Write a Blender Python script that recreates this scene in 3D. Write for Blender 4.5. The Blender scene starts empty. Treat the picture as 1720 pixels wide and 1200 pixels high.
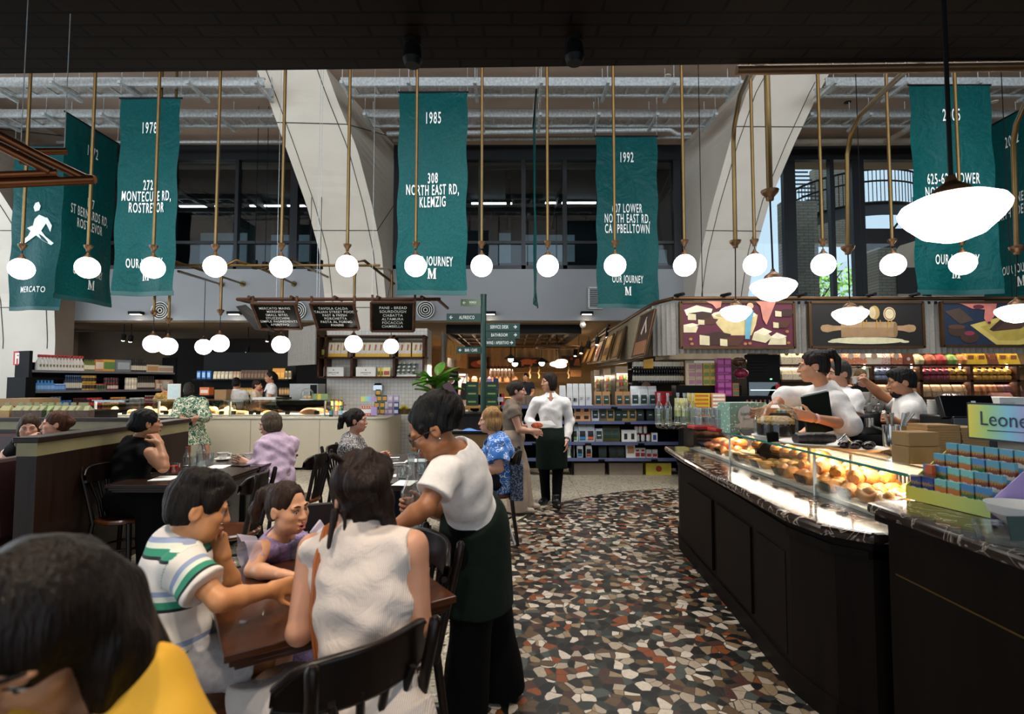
import bpy,math,random
import numpy as np
from mathutils import Vector as V,Matrix,Euler
random.seed(7)
SC=bpy.context.scene
COL=SC.collection
PI=math.pi
PITCH,F,CAMZ=math.radians(2.85),870.0,1.5
cam_d=bpy.data.cameras.new('camera');cam=bpy.data.objects.new('camera',cam_d);COL.objects.link(cam)
cam.location=(0,0,CAMZ);cam.rotation_euler=(PI/2+PITCH,0,0)
cam_d.sensor_width=36.0;cam_d.lens=F/1720*36.0;cam_d.clip_start=0.05;cam_d.clip_end=200;cam_d.dof.use_dof=True;cam_d.dof.focus_distance=4.6;cam_d.dof.aperture_fstop=2.8
SC.camera=cam
SC.view_settings.view_transform='Standard'
try:SC.view_settings.look='None'
except Exception:pass
SC.view_settings.gamma=1.0;SC.view_settings.use_curve_mapping=False
SC.view_settings.exposure=0.3
SC.cycles.use_denoising=True
SC.cycles.max_bounces=7;SC.cycles.diffuse_bounces=3;SC.cycles.glossy_bounces=3
SC.cycles.transparent_max_bounces=14;SC.cycles.transmission_bounces=4
SC.cycles.sample_clamp_indirect=6.0;SC.cycles.caustics_reflective=False;SC.cycles.caustics_refractive=False
world=bpy.data.worlds.new('sky');SC.world=world;world.use_nodes=True
_n=world.node_tree.nodes;_n['Background'].inputs[0].default_value=(0.72,0.86,1.0,1);_n['Background'].inputs[1].default_value=1.1
def area(name,loc,rot,sx,sy,watts,col=(1,1,1),spread=180):
 l=bpy.data.lights.new(name,'AREA');l.shape='RECTANGLE';l.size=sx;l.size_y=sy;l.energy=watts;l.color=col
 l.spread=math.radians(spread)
 o=bpy.data.objects.new(name,l);COL.objects.link(o);o.location=loc;o.rotation_euler=[math.radians(a)for a in rot]
 return o
def spot(name,loc,target,watts,col,ang,blend=.6,r=.05):
 l=bpy.data.lights.new(name,'SPOT');l.energy=watts;l.color=col;l.spot_size=math.radians(ang);l.spot_blend=blend;l.shadow_soft_size=r
 o=bpy.data.objects.new(name,l);COL.objects.link(o);o.location=loc
 o.rotation_euler=(V(target)-V(loc)).to_track_quat('-Z','Y').to_euler()
 return o
DAY=(0.86,0.94,1.0);WARM=(1.0,0.72,0.42);WARM2=(1.0,0.82,0.62);WARM3=(1.0,.85,.68)
area('clerestory_daylight',(0,-2.6,5.3),(93,0,0),22,2.4,900,DAY)
area('side_glazing_daylight',(-12.2,4.5,3.0),(0,-90,0),5.0,9.0,330,DAY)
area('front_fill_light',(2.0,-5.0,1.9),(84,0,0),14,2.6,30,(1,.95,.9))  # weak frontal fill added behind the camera, not a real opening
area('slab_downlights',(-.5,5.3,6.62),(0,0,0),15,1.8,430,(1,.95,.88),120)
spot('soffit_downlight',(-1.2,1.0,3.55),(-.85,1.7,.8),120,WARM3,84,.8,.06)
spot('soffit_downlight',(.35,1.2,3.55),(-.35,1.9,1.0),110,WARM3,80,.8,.06)
spot('soffit_downlight',(-.3,.1,3.55),(-.62,.8,.9),90,WARM3,80,.8,.06)
_c,_s=math.cos(PITCH),math.sin(PITCH)
def ray(px,py):
 u,v=(px-860)/F,(600-py)/F
 return V((u,_c-v*_s,_s+v*_c))
def W(px,py,d):
 r=ray(px,py);return V((0,0,CAMZ))+r*(d/r.y)
def WZ(px,py,z):
 r=ray(px,py);return V((0,0,CAMZ))+r*((z-CAMZ)/r.z)
MATS={}
def newmat(name):
 m=bpy.data.materials.new(name);m.use_nodes=True
 nt=m.node_tree;return m,nt,nt.nodes['Principled BSDF']
def lin(c):
 if isinstance(c,str):
  c=[int(c[i:i+2],16)/255 for i in(0,2,4)]
  c=[x/12.92 if x<=.04045 else((x+.055)/1.055)**2.4 for x in c]
 return tuple(c)
def mat(name,col="",rough=.5,metal=0,var=.12,scale=6,bump=0,bscale=60,spec=.5,stretch=None,emit=0,coat=0):
 if name in MATS:return MATS[name]
 col=lin(col);m,nt,b=newmat(name);L=nt.links;N=nt.nodes
 tc=N.new('ShaderNodeTexCoord');src=tc.outputs['Object']
 if stretch:
  mp=N.new('ShaderNodeMapping');mp.inputs['Scale'].default_value=stretch;L.new(src,mp.inputs[0]);src=mp.outputs[0]
 if var>0:
  nz=N.new('ShaderNodeTexNoise');nz.inputs['Scale'].default_value=scale;nz.inputs['Detail'].default_value=3;L.new(src,nz.inputs['Vector'])
  r=N.new('ShaderNodeValToRGB');r.color_ramp.elements[0].position=.3;r.color_ramp.elements[1].position=.7
  r.color_ramp.elements[0].color=(*[x*(1-var)for x in col],1);r.color_ramp.elements[1].color=(*[min(1,x*(1+var))for x in col],1)
  L.new(nz.outputs['Fac'],r.inputs[0]);L.new(r.outputs[0],b.inputs['Base Color'])
 else:b.inputs['Base Color'].default_value=(*col,1)
 b.inputs['Roughness'].default_value=rough;b.inputs['Metallic'].default_value=metal;b.inputs['Specular IOR Level'].default_value=spec
 if coat:b.inputs['Coat Weight'].default_value=coat
 if emit:
  b.inputs['Emission Color'].default_value=(*col,1);b.inputs['Emission Strength'].default_value=emit
 if bump:
  n2=N.new('ShaderNodeTexNoise');n2 .inputs['Scale'].default_value=bscale;n2 .inputs['Detail'].default_value=4;L.new(src,n2 .inputs['Vector'])
  bp=N.new('ShaderNodeBump');bp.inputs['Strength'].default_value=bump;bp.inputs['Distance'].default_value=.01
  L.new(n2 .outputs['Fac'],bp.inputs['Height']);L.new(bp.outputs[0],b.inputs['Normal'])
 MATS[name]=m;return m
def ramp(nt,stops,src,const=False):
 r=nt.nodes.new('ShaderNodeValToRGB');cr=r.color_ramp
 if const:cr.interpolation='CONSTANT'
 while len(cr.elements)<len(stops):cr.elements.new(.5)
 for e,(p,c)in zip(cr.elements,stops):e.position=p;e.color=(*lin(c),1)
 nt.links.new(src,r.inputs[0]);return r.outputs[0]
def glassmat(name,tint=(1,1,1),refl=.06,rough=.02,op=0.0,opc=(1,1,1)):
 if name in MATS:return MATS[name]
 m=bpy.data.materials.new(name);m.use_nodes=True;nt=m.node_tree;N=nt.nodes;L=nt.links;N.remove(N['Principled BSDF'])
 t=N.new('ShaderNodeBsdfTransparent');t.inputs[0].default_value=(*tint,1)
 g=N.new('ShaderNodeBsdfGlossy');g.inputs['Roughness'].default_value=rough
 lw=N.new('ShaderNodeLayerWeight');lw.inputs['Blend'].default_value=.25
 ma=N.new('ShaderNodeMath');ma.operation='MULTIPLY_ADD';ma.inputs[1].default_value=.4;ma.inputs[2].default_value=refl;L.new(lw.outputs['Fresnel'],ma.inputs[0])
 mx=N.new('ShaderNodeMixShader');L.new(ma.outputs[0],mx.inputs[0]);L.new(t.outputs[0],mx.inputs[1]);L.new(g.outputs[0],mx.inputs[2])
 out=mx.outputs[0]
 if op:
  d=N.new('ShaderNodeBsdfDiffuse');d.inputs[0].default_value=(*opc,1)
  m2=N.new('ShaderNodeMixShader');m2 .inputs[0].default_value=op;L.new(out,m2 .inputs[1]);L.new(d.outputs[0],m2 .inputs[2]);out=m2 .outputs[0]
 L.new(out,N['Material Output'].inputs[0]);MATS[name]=m;return m
def lampmat(name,col=(1,1,1),strength=1):
 if name in MATS:return MATS[name]
 m,nt,b=newmat(name);b.inputs['Base Color'].default_value=(.9,.9,.88,1)
 b.inputs['Emission Color'].default_value=(*col,1);b.inputs['Emission Strength'].default_value=strength;MATS[name]=m;return m
class MB:
 def __init__(s):s.v=[];s.f=[];s.m=[];s.sm=[]
 def add(s,vs,fs,mi=0,smooth=False):
  o=len(s.v);s.v+=[tuple(x)for x in vs]
  for f in fs:s.f.append([o+i for i in f]);s.m.append(mi);s.sm.append(smooth)
  return s
 def box(s,c,d,mi=0,rot=None,taper=1.0):
  x,y,z=d[0]/2,d[1]/2,d[2]/2;t=taper;c=V(c)
  vs=[V(p)for p in((-x,-y,-z),(x,-y,-z),(x,y,-z),(-x,y,-z),(-x*t,-y*t,z),(x*t,-y*t,z),(x*t,y*t,z),(-x*t,y*t,z))]
  if rot is not None:vs=[rot@p for p in vs]
  return s.add([p+c for p in vs],[(3,2,1,0),(4,5,6,7),(0,1,5,4),(1,2,6,5),(2,3,7,6),(3,0,4,7)],mi)
 def cyl(s,a,b,r0,r1=None,n=12,mi=0,cap=True):
  a,b=V(a),V(b);r1=r0 if r1 is None else r1;z=(b-a)
  if z.length<1e-9:return s
  q=z.to_track_quat('Z','Y');vs=[]
  for p,r in((a,r0),(b,r1)):
   for i in range(n):vs.append(p+q@V((r*math.cos(2*PI*i/n),r*math.sin(2*PI*i/n),0)))
  s.add(vs,[(i,(i+1)%n,n+(i+1)%n,n+i)for i in range(n)],mi,True)
  if cap:s.add(vs[:n],[list(range(n))[::-1]],mi);s.add(vs[n:],[list(range(n))],mi)
  return s
 def lathe(s,prof,c=(0,0,0),n=16,mi=0,q=None,smooth=True,ms=None):
  c=V(c);vs=[];k=len(prof)
  for r,z in prof:
   for i in range(n):
    p=V((r*math.cos(2*PI*i/n),r*math.sin(2*PI*i/n),z));vs.append(c+(q@p if q is not None else p))
  for j in range(k-1):
   o=[vs[j*n+i]for i in range(n)]+[vs[(j+1)*n+i]for i in range(n)]
   s.add(o,[(i,(i+1)%n,n+(i+1)%n,n+i)for i in range(n)],ms[j]if ms else mi,smooth)
  return s
 def tube(s,pts,r,n=8,mi=0,cap=True):
  pts=[V(p)for p in pts];k=len(pts);rs=r if isinstance(r,(list,tuple))else[r]*k;vs=[]
  t0=(pts[1]-pts[0]).normalized();up=V((0,0,1))if abs(t0 .z)<.9 else V((1,0,0));nx=t0 .cross(up).normalized()
  for i,p in enumerate(pts):
   t=(pts[min(i+1,k-1)]-pts[max(i-1,0)]).normalized()
   nx=(nx-t*nx.dot(t)).normalized();ny=t.cross(nx)
   for j in range(n):a=2*PI*j/n;vs.append(p+(nx*math.cos(a)+ny*math.sin(a))*rs[i])
  s.add(vs,[(i*n+j,i*n+(j+1)%n,(i+1)*n+(j+1)%n,(i+1)*n+j)for i in range(k-1)for j in range(n)],mi,True)
  if cap:s.add(vs[:n],[list(range(n))[::-1]],mi);s.add(vs[-n:],[list(range(n))],mi)
  return s
 def ball(s,c,r,n=12,mi=0,q=None,m=None):
  r=(r,r,r)if isinstance(r,(int,float))else r;c=V(c);m=m or max(4,n//2);vs=[]
  for j in range(m+1):
   th=PI*j/m
   for i in range(n):
    p=V((r[0]*math.sin(th)*math.cos(2*PI*i/n),r[1]*math.sin(th)*math.sin(2*PI*i/n),-r[2]*math.cos(th)))
    vs.append(c+(q@p if q is not None else p))
  return s.add(vs,[(j*n+i,j*n+(i+1)%n,(j+1)*n+(i+1)%n,(j+1)*n+i)for j in range(m)for i in range(n)],mi,True)
 def prism(s,poly,y0,y1,mi=0,M=None,mi2=None):
  """polygon in local XZ, extruded along local Y"""
  n=len(poly);vs=[V((x,y0,z))for x,z in poly]+[V((x,y1,z))for x,z in poly]
  if M is not None:vs=[M@p for p in vs]
  s.add(vs,[list(range(n)),list(range(2*n-1,n-1,-1))],mi)
  return s.add(vs,[((i+1)%n,i,n+i,n+(i+1)%n)for i in range(n)],mi if mi2 is None else mi2)
 def grid(s,fn,nu,nv,mi=0,smooth=True):
  vs=[fn(i/nu,j/nv)for j in range(nv+1)for i in range(nu+1)];w=nu+1
  return s.add(vs,[(j*w+i,j*w+i+1,(j+1)*w+i+1,(j+1)*w+i)for j in range(nv)for i in range(nu)],mi,smooth)
 def quad(s,a,b,c,d,mi=0):return s.add([a,b,c,d],[(0,1,2,3)],mi)
 def xf(s,M,i0=0):
  s.v[i0:]=[tuple(M@V(p))for p in s.v[i0:]];return s
 def merge(s,o,M=None,mi=None):
  b=len(s.v);s.v+=[tuple(M@V(p))for p in o.v]if M is not None else list(o.v)
  for f,m,sm in zip(o.f,o.m,o.sm):s.f.append([b+i for i in f]);s.m.append(m if mi is None else mi);s.sm.append(sm)
  return s
def clean(vs,fs):return vs,fs
def mesh_of(name,mb,mats):
 me=bpy.data.meshes.new(name);me.from_pydata(mb.v,[],mb.f)
 for m in(mats if isinstance(mats,(list,tuple))else[mats]):me.materials.append(m)
 me.polygons.foreach_set('material_index',mb.m);me.polygons.foreach_set('use_smooth',mb.sm);me.update();return me
def tag(o,label=None,cat=None,group=None,kind=None):
 if label:o['label']=label
 if cat:o['category']=cat
 if group:o['group']=group
 if kind:o['kind']=kind
 return o
def thing(name,label,cat,loc=(0,0,0),rz=0,group=None,rot=None):
 o=bpy.data.objects.new(name,None);COL.objects.link(o);o.location=loc;o.empty_display_size=.05
 o.rotation_euler=rot if rot else(0,0,rz);return tag(o,label,cat,group)
def basis(o):
 return Matrix.LocRotScale(o.location,o.rotation_euler,o.scale)
def P(name,mb,mats,parent=None,world=False,bev=0,label=None,kind=None,sub=0):
 """one mesh = one part; world=True when the builder holds world coordinates"""
 if world and parent is not None:
  root=parent
  while root.parent:root=root.parent
  mb.xf(basis(root).inverted())
 me=mesh_of(name,mb,mats);o=bpy.data.objects.new(name,me);COL.objects.link(o)
 if parent is not None:o.parent=parent
 if bev:
  b=o.modifiers.new('bevel','BEVEL');b.width=bev;b.segments=2;b.limit_method='ANGLE';b.angle_limit=math.radians(40)
 if sub:m=o.modifiers.new('smooth','SUBSURF');m.levels=sub;m.render_levels=sub
 return tag(o,label,None,None,kind)
def one(name,mb,mats,label,cat,loc=None,rz=0,group=None,bev=0,rot=None,sub=0):
 """a thing that is one mesh. loc given: builder is local; else the builder is in world and gets an origin at its base"""
 if loc is None:
  xs=[p[0]for p in mb.v];ys=[p[1]for p in mb.v];zs=[p[2]for p in mb.v]
  loc=V(((min(xs)+max(xs))/2,(min(ys)+max(ys))/2,min(zs)));mb.xf(Matrix.Translation(-loc))
 o=P(name,mb,mats,None,bev=bev,sub=sub);o.location=loc;o.rotation_euler=rot if rot else(0,0,rz);return tag(o,label,cat,group)
def cp(root,loc,rz=None,label=None,rot=None,scale=None,group=None):
 def c1(o,par):
  c=o.copy();COL.objects.link(c)
  if par is not None:c.parent=par
  for ch in o.children:c1(ch,c)
  return c
 r=c1(root,None);r.location=loc
 if rz is not None:r.rotation_euler=(0,0,rz)
 if rot is not None:r.rotation_euler=rot
 if scale is not None:r.scale=scale if isinstance(scale,(tuple,list))else(scale,)*3
 if label:r['label']=label
 if group:r['group']=group
 return r
def S(name,mb,mats,parent=None,bev=0):
 o=P(name,mb,mats,parent,bev=bev)
 if parent is None:o['kind']='structure'
 return o
def text(mb,s,size,M,mi=0,xs=.55,bold=.012,depth=0,align='CENTER',sp=1.0,fn=None):
 """flat lettering, local x right / z up, added to a builder through matrix M"""
 c=bpy.data.curves.new('txt','FONT');c.body=s;c.size=size;c.align_x=align;c.offset=bold*size;c.space_line=.92;c.space_character=sp;c.resolution_u=3
 o=bpy.data.objects.new('txt',c);COL.objects.link(o)
 me=bpy.data.meshes.new_from_object(o.evaluated_get(bpy.context.evaluated_depsgraph_get()))
 vs=[]
 for v in me.vertices:
  p=V((v.co.x*xs,0,v.co.y))
  if fn:p=fn(p)
  vs.append(M@p)
 mb.add(vs,[list(p.vertices)for p in me.polygons],mi)
 bpy.data.objects.remove(o);bpy.data.curves.remove(c);bpy.data.meshes.remove(me);return mb
def T(x,y,z,rz=0,rx=0,ry=0):return Matrix.Translation((x,y,z))@Euler((rx,ry,rz)).to_matrix().to_4x4()
# ==== surface materials
def m_mosaic():
 m,nt,b=newmat('marble_shard_mosaic');N=nt.nodes;L=nt.links
 tc=N.new('ShaderNodeTexCoord')
 nz=N.new('ShaderNodeTexNoise');nz.inputs['Scale'].default_value=9;L.new(tc.outputs['Object'],nz.inputs['Vector'])
 ad=N.new('ShaderNodeVectorMath');ad.operation='MULTIPLY_ADD';ad.inputs[1].default_value=(.03,.03,0);L.new(nz.outputs['Color'],ad.inputs[0]);L.new(tc.outputs['Object'],ad.inputs[2])
 mp=N.new('ShaderNodeMapping');mp.inputs['Scale'].default_value=(1,1,0);L.new(ad.outputs[0],mp.inputs[0])
 v=N.new('ShaderNodeTexVoronoi');v.inputs['Scale'].default_value=17.5;v.inputs['Randomness'].default_value=1;L.new(mp.outputs[0],v.inputs['Vector'])
 e=N.new('ShaderNodeTexVoronoi');e.feature='DISTANCE_TO_EDGE';e.inputs['Scale'].default_value=17.5;L.new(mp.outputs[0],e.inputs['Vector'])
 wn=N.new('ShaderNodeTexWhiteNoise');wn.noise_dimensions='3D';L.new(v.outputs['Position'],wn.inputs['Vector'])
 c=ramp(nt,[(0,'121110'),(.22,'221e1c'),(.32,'3e2620'),(.38,'6e391b'),(.45,'4e3c2a'),(.52,'7a6850'),(.60,'3c423e'),(.66,'8e8273'),(.80,'ada396'),(.93,'262a28')],wn.outputs['Value'],True)
 n2=N.new('ShaderNodeTexNoise');n2 .inputs['Scale'].default_value=55;n2 .inputs['Detail'].default_value=4;L.new(tc.outputs['Object'],n2 .inputs['Vector'])
 mx=N.new('ShaderNodeMix');mx.data_type='RGBA';mx.blend_type='OVERLAY';mx.inputs[0].default_value=.3;L.new(c,mx.inputs[6]);L.new(n2 .outputs['Fac'],mx.inputs[7])
 lt=N.new('ShaderNodeMath');lt.operation='LESS_THAN';lt.inputs[1].default_value=.028;L.new(e.outputs['Distance'],lt.inputs[0])
 m2=N.new('ShaderNodeMix');m2 .data_type='RGBA';L.new(lt.outputs[0],m2 .inputs[0]);L.new(mx.outputs[2],m2 .inputs[6]);m2 .inputs[7].default_value=(.03,.026,.022,1)
 L.new(m2 .outputs[2],b.inputs['Base Color']);b.inputs['Roughness'].default_value=.32
 return m
def m_terrazzo():
 m,nt,b=newmat('grey_terrazzo');N=nt.nodes;L=nt.links;tc=N.new('ShaderNodeTexCoord')
 v=N.new('ShaderNodeTexVoronoi');v.inputs['Scale'].default_value=60;L.new(tc.outputs['Object'],v.inputs['Vector'])
 wn=N.new('ShaderNodeTexWhiteNoise');L.new(v.outputs['Position'],wn.inputs['Vector'])
 c=ramp(nt,[(0,'3c3730'),(.10,'8f8878'),(.5,'a09888'),(.85,'b9b1a1'),(.95,'6a6256')],wn.outputs['Value'],True)
 br=N.new('ShaderNodeTexBrick');br.inputs['Scale'].default_value=1;br.offset=0;br.inputs['Brick Width'].default_value=.9;br.inputs['Row Height'].default_value=.9;br.inputs['Mortar Size'].default_value=.004
 br.inputs['Color1'].default_value=br.inputs['Color2'].default_value=(1,1,1,1);br.inputs['Mortar'].default_value=(.35,.33,.3,1);L.new(tc.outputs['Object'],br.inputs['Vector'])
 mx=N.new('ShaderNodeMix');mx.data_type='RGBA';mx.blend_type='MULTIPLY';mx.inputs[0].default_value=1;L.new(c,mx.inputs[6]);L.new(br.outputs['Color'],mx.inputs[7])
 L.new(mx.outputs[2],b.inputs['Base Color']);b.inputs['Roughness'].default_value=.35;return m
def m_brick(name,c1,c2,mortar,w,h,ms,rough,bump=.6,axes=(0,1,2),offset=.5):
 m,nt,b=newmat(name);N=nt.nodes;L=nt.links;tc=N.new('ShaderNodeTexCoord')
 sp=N.new('ShaderNodeSeparateXYZ');L.new(tc.outputs['Object'],sp.inputs[0]);cb=N.new('ShaderNodeCombineXYZ')
 for i,a in enumerate(axes):L.new(sp.outputs[a],cb.inputs[i])
 br=N.new('ShaderNodeTexBrick');br.offset=offset;br.inputs['Scale'].default_value=1;br.inputs['Brick Width'].default_value=w;br.inputs['Row Height'].default_value=h;br.inputs['Mortar Size'].default_value=ms
 br.inputs['Color1'].default_value=(*lin(c1),1);br.inputs['Color2'].default_value=(*lin(c2),1);br.inputs['Mortar'].default_value=(*lin(mortar),1);L.new(cb.outputs[0],br.inputs['Vector'])
 L.new(br.outputs['Color'],b.inputs['Base Color']);b.inputs['Roughness'].default_value=rough;b.inputs['Specular IOR Level'].default_value=.5 if rough<.5 else.06
 bp=N.new('ShaderNodeBump');bp.invert=True;bp.inputs['Strength'].default_value=bump;bp.inputs['Distance'].default_value=.006;L.new(br.outputs['Fac'],bp.inputs['Height']);L.new(bp.outputs[0],b.inputs['Normal'])
 return m
def m_wood(name,c1,c2,rough=.45,axis=0,sc=14,coat=0):
 if name in MATS:return MATS[name]
 m,nt,b=newmat(name);N=nt.nodes;L=nt.links;tc=N.new('ShaderNodeTexCoord');mp=N.new('ShaderNodeMapping')
 s=[1,1,1];s[axis]=.08;mp.inputs['Scale'].default_value=s;L.new(tc.outputs['Object'],mp.inputs[0])
 nz=N.new('ShaderNodeTexNoise');nz.inputs['Scale'].default_value=sc;nz.inputs['Detail'].default_value=6;nz.inputs['Distortion'].default_value=.6;L.new(mp.outputs[0],nz.inputs['Vector'])
 L.new(ramp(nt,[(.35,c1),(.65,c2)],nz.outputs['Fac']),b.inputs['Base Color']);b.inputs['Roughness'].default_value=rough;b.inputs['Coat Weight'].default_value=coat;b.inputs['Specular IOR Level'].default_value=.1 if rough>.45 else.3;MATS[name]=m;return m
def m_marble(name,c,vein,rough=.12):
 m,nt,b=newmat(name);N=nt.nodes;L=nt.links;tc=N.new('ShaderNodeTexCoord')
 nz=N.new('ShaderNodeTexNoise');nz.inputs['Scale'].default_value=7;nz.inputs['Detail'].default_value=8;nz.inputs['Distortion'].default_value=1.8;L.new(tc.outputs['Object'],nz.inputs['Vector'])
 L.new(ramp(nt,[(.3,c),(.495,c),(.515,vein),(.535,c),(.7,'241a16')],nz.outputs['Fac']),b.inputs['Base Color']);b.inputs['Roughness'].default_value=rough;MATS[name]=m;return m
BLACK=mat('black_steel','080808',.5,spec=.15);CHAR=mat('charcoal_steel','131417',.55,spec=.15);DARKGREY=mat('dark_grey_paint','2b2c2e',.6)
CREAM=mat('cream_column_render','d9d0c3',.75,var=.04,scale=2);BULK=mat('grey_bulkhead_paint','9b9da0',.7,var=.03,scale=1.5)
BEIGE=mat('beige_ceiling_paint','a08b72',.8,var=.04);SLAB=mat('concrete_slab','b39e8e',.85,var=.1,scale=1.2)
GALV=mat('galvanised_steel','c0c6c8',.45,.4,var=.22,scale=24);BRASS=mat('aged_brass','6e5836',.36,.9,var=.12);BRONZE=mat('dark_bronze','5f4630',.42,.8);COPPER=mat('copper_pipe','7a4a2c',.4,.85)
DKWOOD=m_wood('dark_espresso_wood','1c110c','2c1b13',.4,2);WALNUT=m_wood('walnut_wood','3b261c','553a2b',.5,0)
TERRA=m_terrazzo();MOS=m_mosaic()
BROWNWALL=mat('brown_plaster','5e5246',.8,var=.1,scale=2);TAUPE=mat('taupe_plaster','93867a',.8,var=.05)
WGLASS=glassmat('window_glass',(.80,.86,.88),.05)
# ==== floor, ceiling, walls
S('floor',MB().box((.5,8,-.1),(28,30,.2)),TERRA)
_p=[(-.15,-5)]+[(2.7-2.85*math.cos(a),4.6+2.85*math.sin(a))for a in[PI*i/48 for i in range(49)]]+[(5.55,-5)]
fm=MB();k=len(_p);fm.add([(x,y,.003)for x,y in _p],[list(range(k))[::-1]]);S('floor_mosaic',fm,MOS)
bz=MB();rim=[(x,y,.004)for x,y in _p[1:-1]];bz.add(rim+[(2.7+(x-2.7)*1.005,4.6+(y-4.6)*1.005,.004)for x,y,z in rim],[(i,i+1,k-2+i+1,k-2+i)for i in range(k-3)]);S('trim_1',bz,BRASS)
S('ceiling',MB().box((.5,7.3,6.8),(28,8.2,.2)).box((.5,11.6,6.62),(28,.5,.3)),SLAB)
S('ceiling_store',MB().box((.5,16.2,2.88),(28,9.9,.12)),BEIGE)
S('wall_back',MB().box((-4.55,11.25,3.4),(17.9,.3,1.12)).box((9.45,11.25,3.06),(10.1,.3,.44)),BULK)
S('wall_far',MB().box((.5,21.1,1.45),(28,.2,2.9)),mat('warm_plaster','b59a74',.85,var=.06))
wl=MB().box((-13.4,8,1.5),(.2,6,3));wl.box((-11.1,12.2,1.4),(.2,2.0,2.8),1)
S('wall_left',wl,[BROWNWALL,TAUPE])
S('wall_store',MB().box((-10.0,13.2,1.4),(2.4,.2,2.8)),BROWNWALL)
S('wall_right',MB().box((14.4,6,3.3),(.2,30,6.8)),BROWNWALL)
S('wall_partition',MB().box((-7.2,15.2,1.4),(9.4,.15,2.8)),mat('dark_timber_lining','221812',.7,stretch=(12,12,.4)))
BRK=m_brick('dark_glazed_brick','1c120b','140c07','040202',.34,.105,.012,.6,1.0)
so=MB();A,B=W(0,113,3.42),W(1720,85,3.28);zz=3.6
so.box((0,-1.2,zz+.2),(26,1,.4));yl=lambda x:3.42-.0213*(x+3.38)*1
so.v=[(-13,-3.2,zz),(13,-3.2,zz),(13,yl(13),zz),(-13,yl(-13),zz),(-13,-3.2,zz+.35),(13,-3.2,zz+.35),(13,yl(13),zz+.35),(-13,yl(-13),zz+.35)]
S('ceiling_brick',so,BRK)
# ==== arch columns
Ledge=[(425,100,8.2),(452,170,8.5),(485,262,9.0),(515,345,9.6),(537,425,10.2),(545,500,10.6),(550,570,10.65)]
Redge=[(541,97,8.2),(565,165,8.5),(600,250,9.0),(625,345,9.6),(641,425,10.2),(648,500,10.6),(650,570,10.65)]
def zint(pts,z):
 for a,b in zip(pts,pts[1:]):
  if a.z>=z>=b.z:return a.lerp(b,(a.z-z)/(a.z-b.z))
 return(pts[0]if z>pts[0].z else V((pts[-1].x,pts[-1].y,0))).copy()
def column(name,Le,Re,xl,xr,dx=0,label=''):
 Lp=[W(*p)for p in Le];Rp=[W(*p)for p in Re];zs=[6.72-(6.72-2.2)*i/28 for i in range(29)]+[0];mb=MB();rows=[]
 for z in zs:
  a=zint(Lp,z);b=zint(Rp,z);rows.append([V((a.x+dx,a.y,z)),V((b.x+dx,b.y,z)),V((xr+dx,11.1,z)),V((xl+dx,11.1,z))])
 for r,q in zip(rows,rows[1:]):
  for j,mi in((0,0),(1,0),(2,0),(3,0)):
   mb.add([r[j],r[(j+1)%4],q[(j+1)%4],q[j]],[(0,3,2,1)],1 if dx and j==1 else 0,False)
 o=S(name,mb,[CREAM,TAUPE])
 g=MB()
 for f0 in(.13,.87):
  pts=[r[0].lerp(r[1],f0+(.06 if f0<.5 else-.06)*0)+V((0,-.004,0))for r in rows[:-1]];g.tube(pts,.008,4)
 for zq in(5.97,4.45,3.05):
  a=zint(Lp,zq);b=zint(Rp,zq);a.x+=dx;b.x+=dx;g.tube([a+V((0,-.004,0)),b+V((0,-.004,0))],.008,4)
  g.tube([b,V((xr+dx,11.1,zq+.9))]if dx==0 or True else[],.008,4)
 P('joint',g,mat('joint_shadow_gap','3a342e',.8),o)
 return o
column('column',Ledge,Redge,-3.42,-2.58)
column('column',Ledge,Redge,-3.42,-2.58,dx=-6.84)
Lr=[(1290,92,8.2),(1255,152,8.5),(1225,242,9.0),(1196,345,9.6),(1177,425,10.2),(1166,500,10.6),(1165,570,10.65)]
Rr=[(1412,90,8.2),(1378,150,8.5),(1335,240,9.0),(1294,335,9.6),(1268,425,10.2),(1256,500,10.6),(1254,570,10.65)]
column('column',Lr,Rr,3.71,4.5)
# ==== upper windows with the offices and the yard behind
YW=11.15
def window(name,x0,x1,mull,trans,z0=3.96):
 w=thing(name,None,None,((x0+x1)/2,YW,3.96));w['kind']='structure';f=MB();z1=6.7
 f.box(((x0+x1)/2,YW,z0+.04),(x1-x0,.12,.08));f.box(((x0+x1)/2,YW,z1-.16),(x1-x0,.14,.34))
 for x,wd in mull:f.box((x,YW,(z0+z1)/2),(wd,.12,z1-z0))
 for z in trans:f.box(((x0+x1)/2,YW,z),(x1-x0,.08,.06))
 fo=P('window_frame',f,mat('navy_black_aluminium','14181e',.4),w,True)
 P('window_pane',MB().box(((x0+x1)/2,YW+.02,(z0+z1)/2),(x1-x0,.012,z1-z0)),WGLASS,fo,True)
 return w
window('window_1',-9.6,-3.4,[(-9.2,.1),(-7.4,.07),(-6.0,.07),(-4.75,.16),(-3.5,.1)],[4.55])
window('window_2',-2.6,3.72,[(-2.5,.16),(-1.75,.07),(-.7,.07),(.25,.09),(1.15,.09),(2.45,.07),(3.05,.07),(3.6,.16)],[4.55])
window('window_3',4.4,12.5,[(6.05,.26),(6.98,.09),(7.55,.26),(9.0,.1),(10.4,.16)],[],3.28)
OFF=mat('office_dark_paint','1c2026',.7);OFF2=mat('office_ceiling','30343a',.7)
of=MB().box((-3,16.5,5.3),(15,.15,3.2)).box((-3,13.9,4.0),(15,5.2,.1)).box((-3,13.9,6.75),(15,5.2,.1),1).box((4.35,13.8,5.3),(.15,5.4,3.2)).box((-10.4,13.8,5.3),(.15,5.4,3.2))
S('wall_office',of,[OFF,OFF2])
dk=MB()
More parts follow.
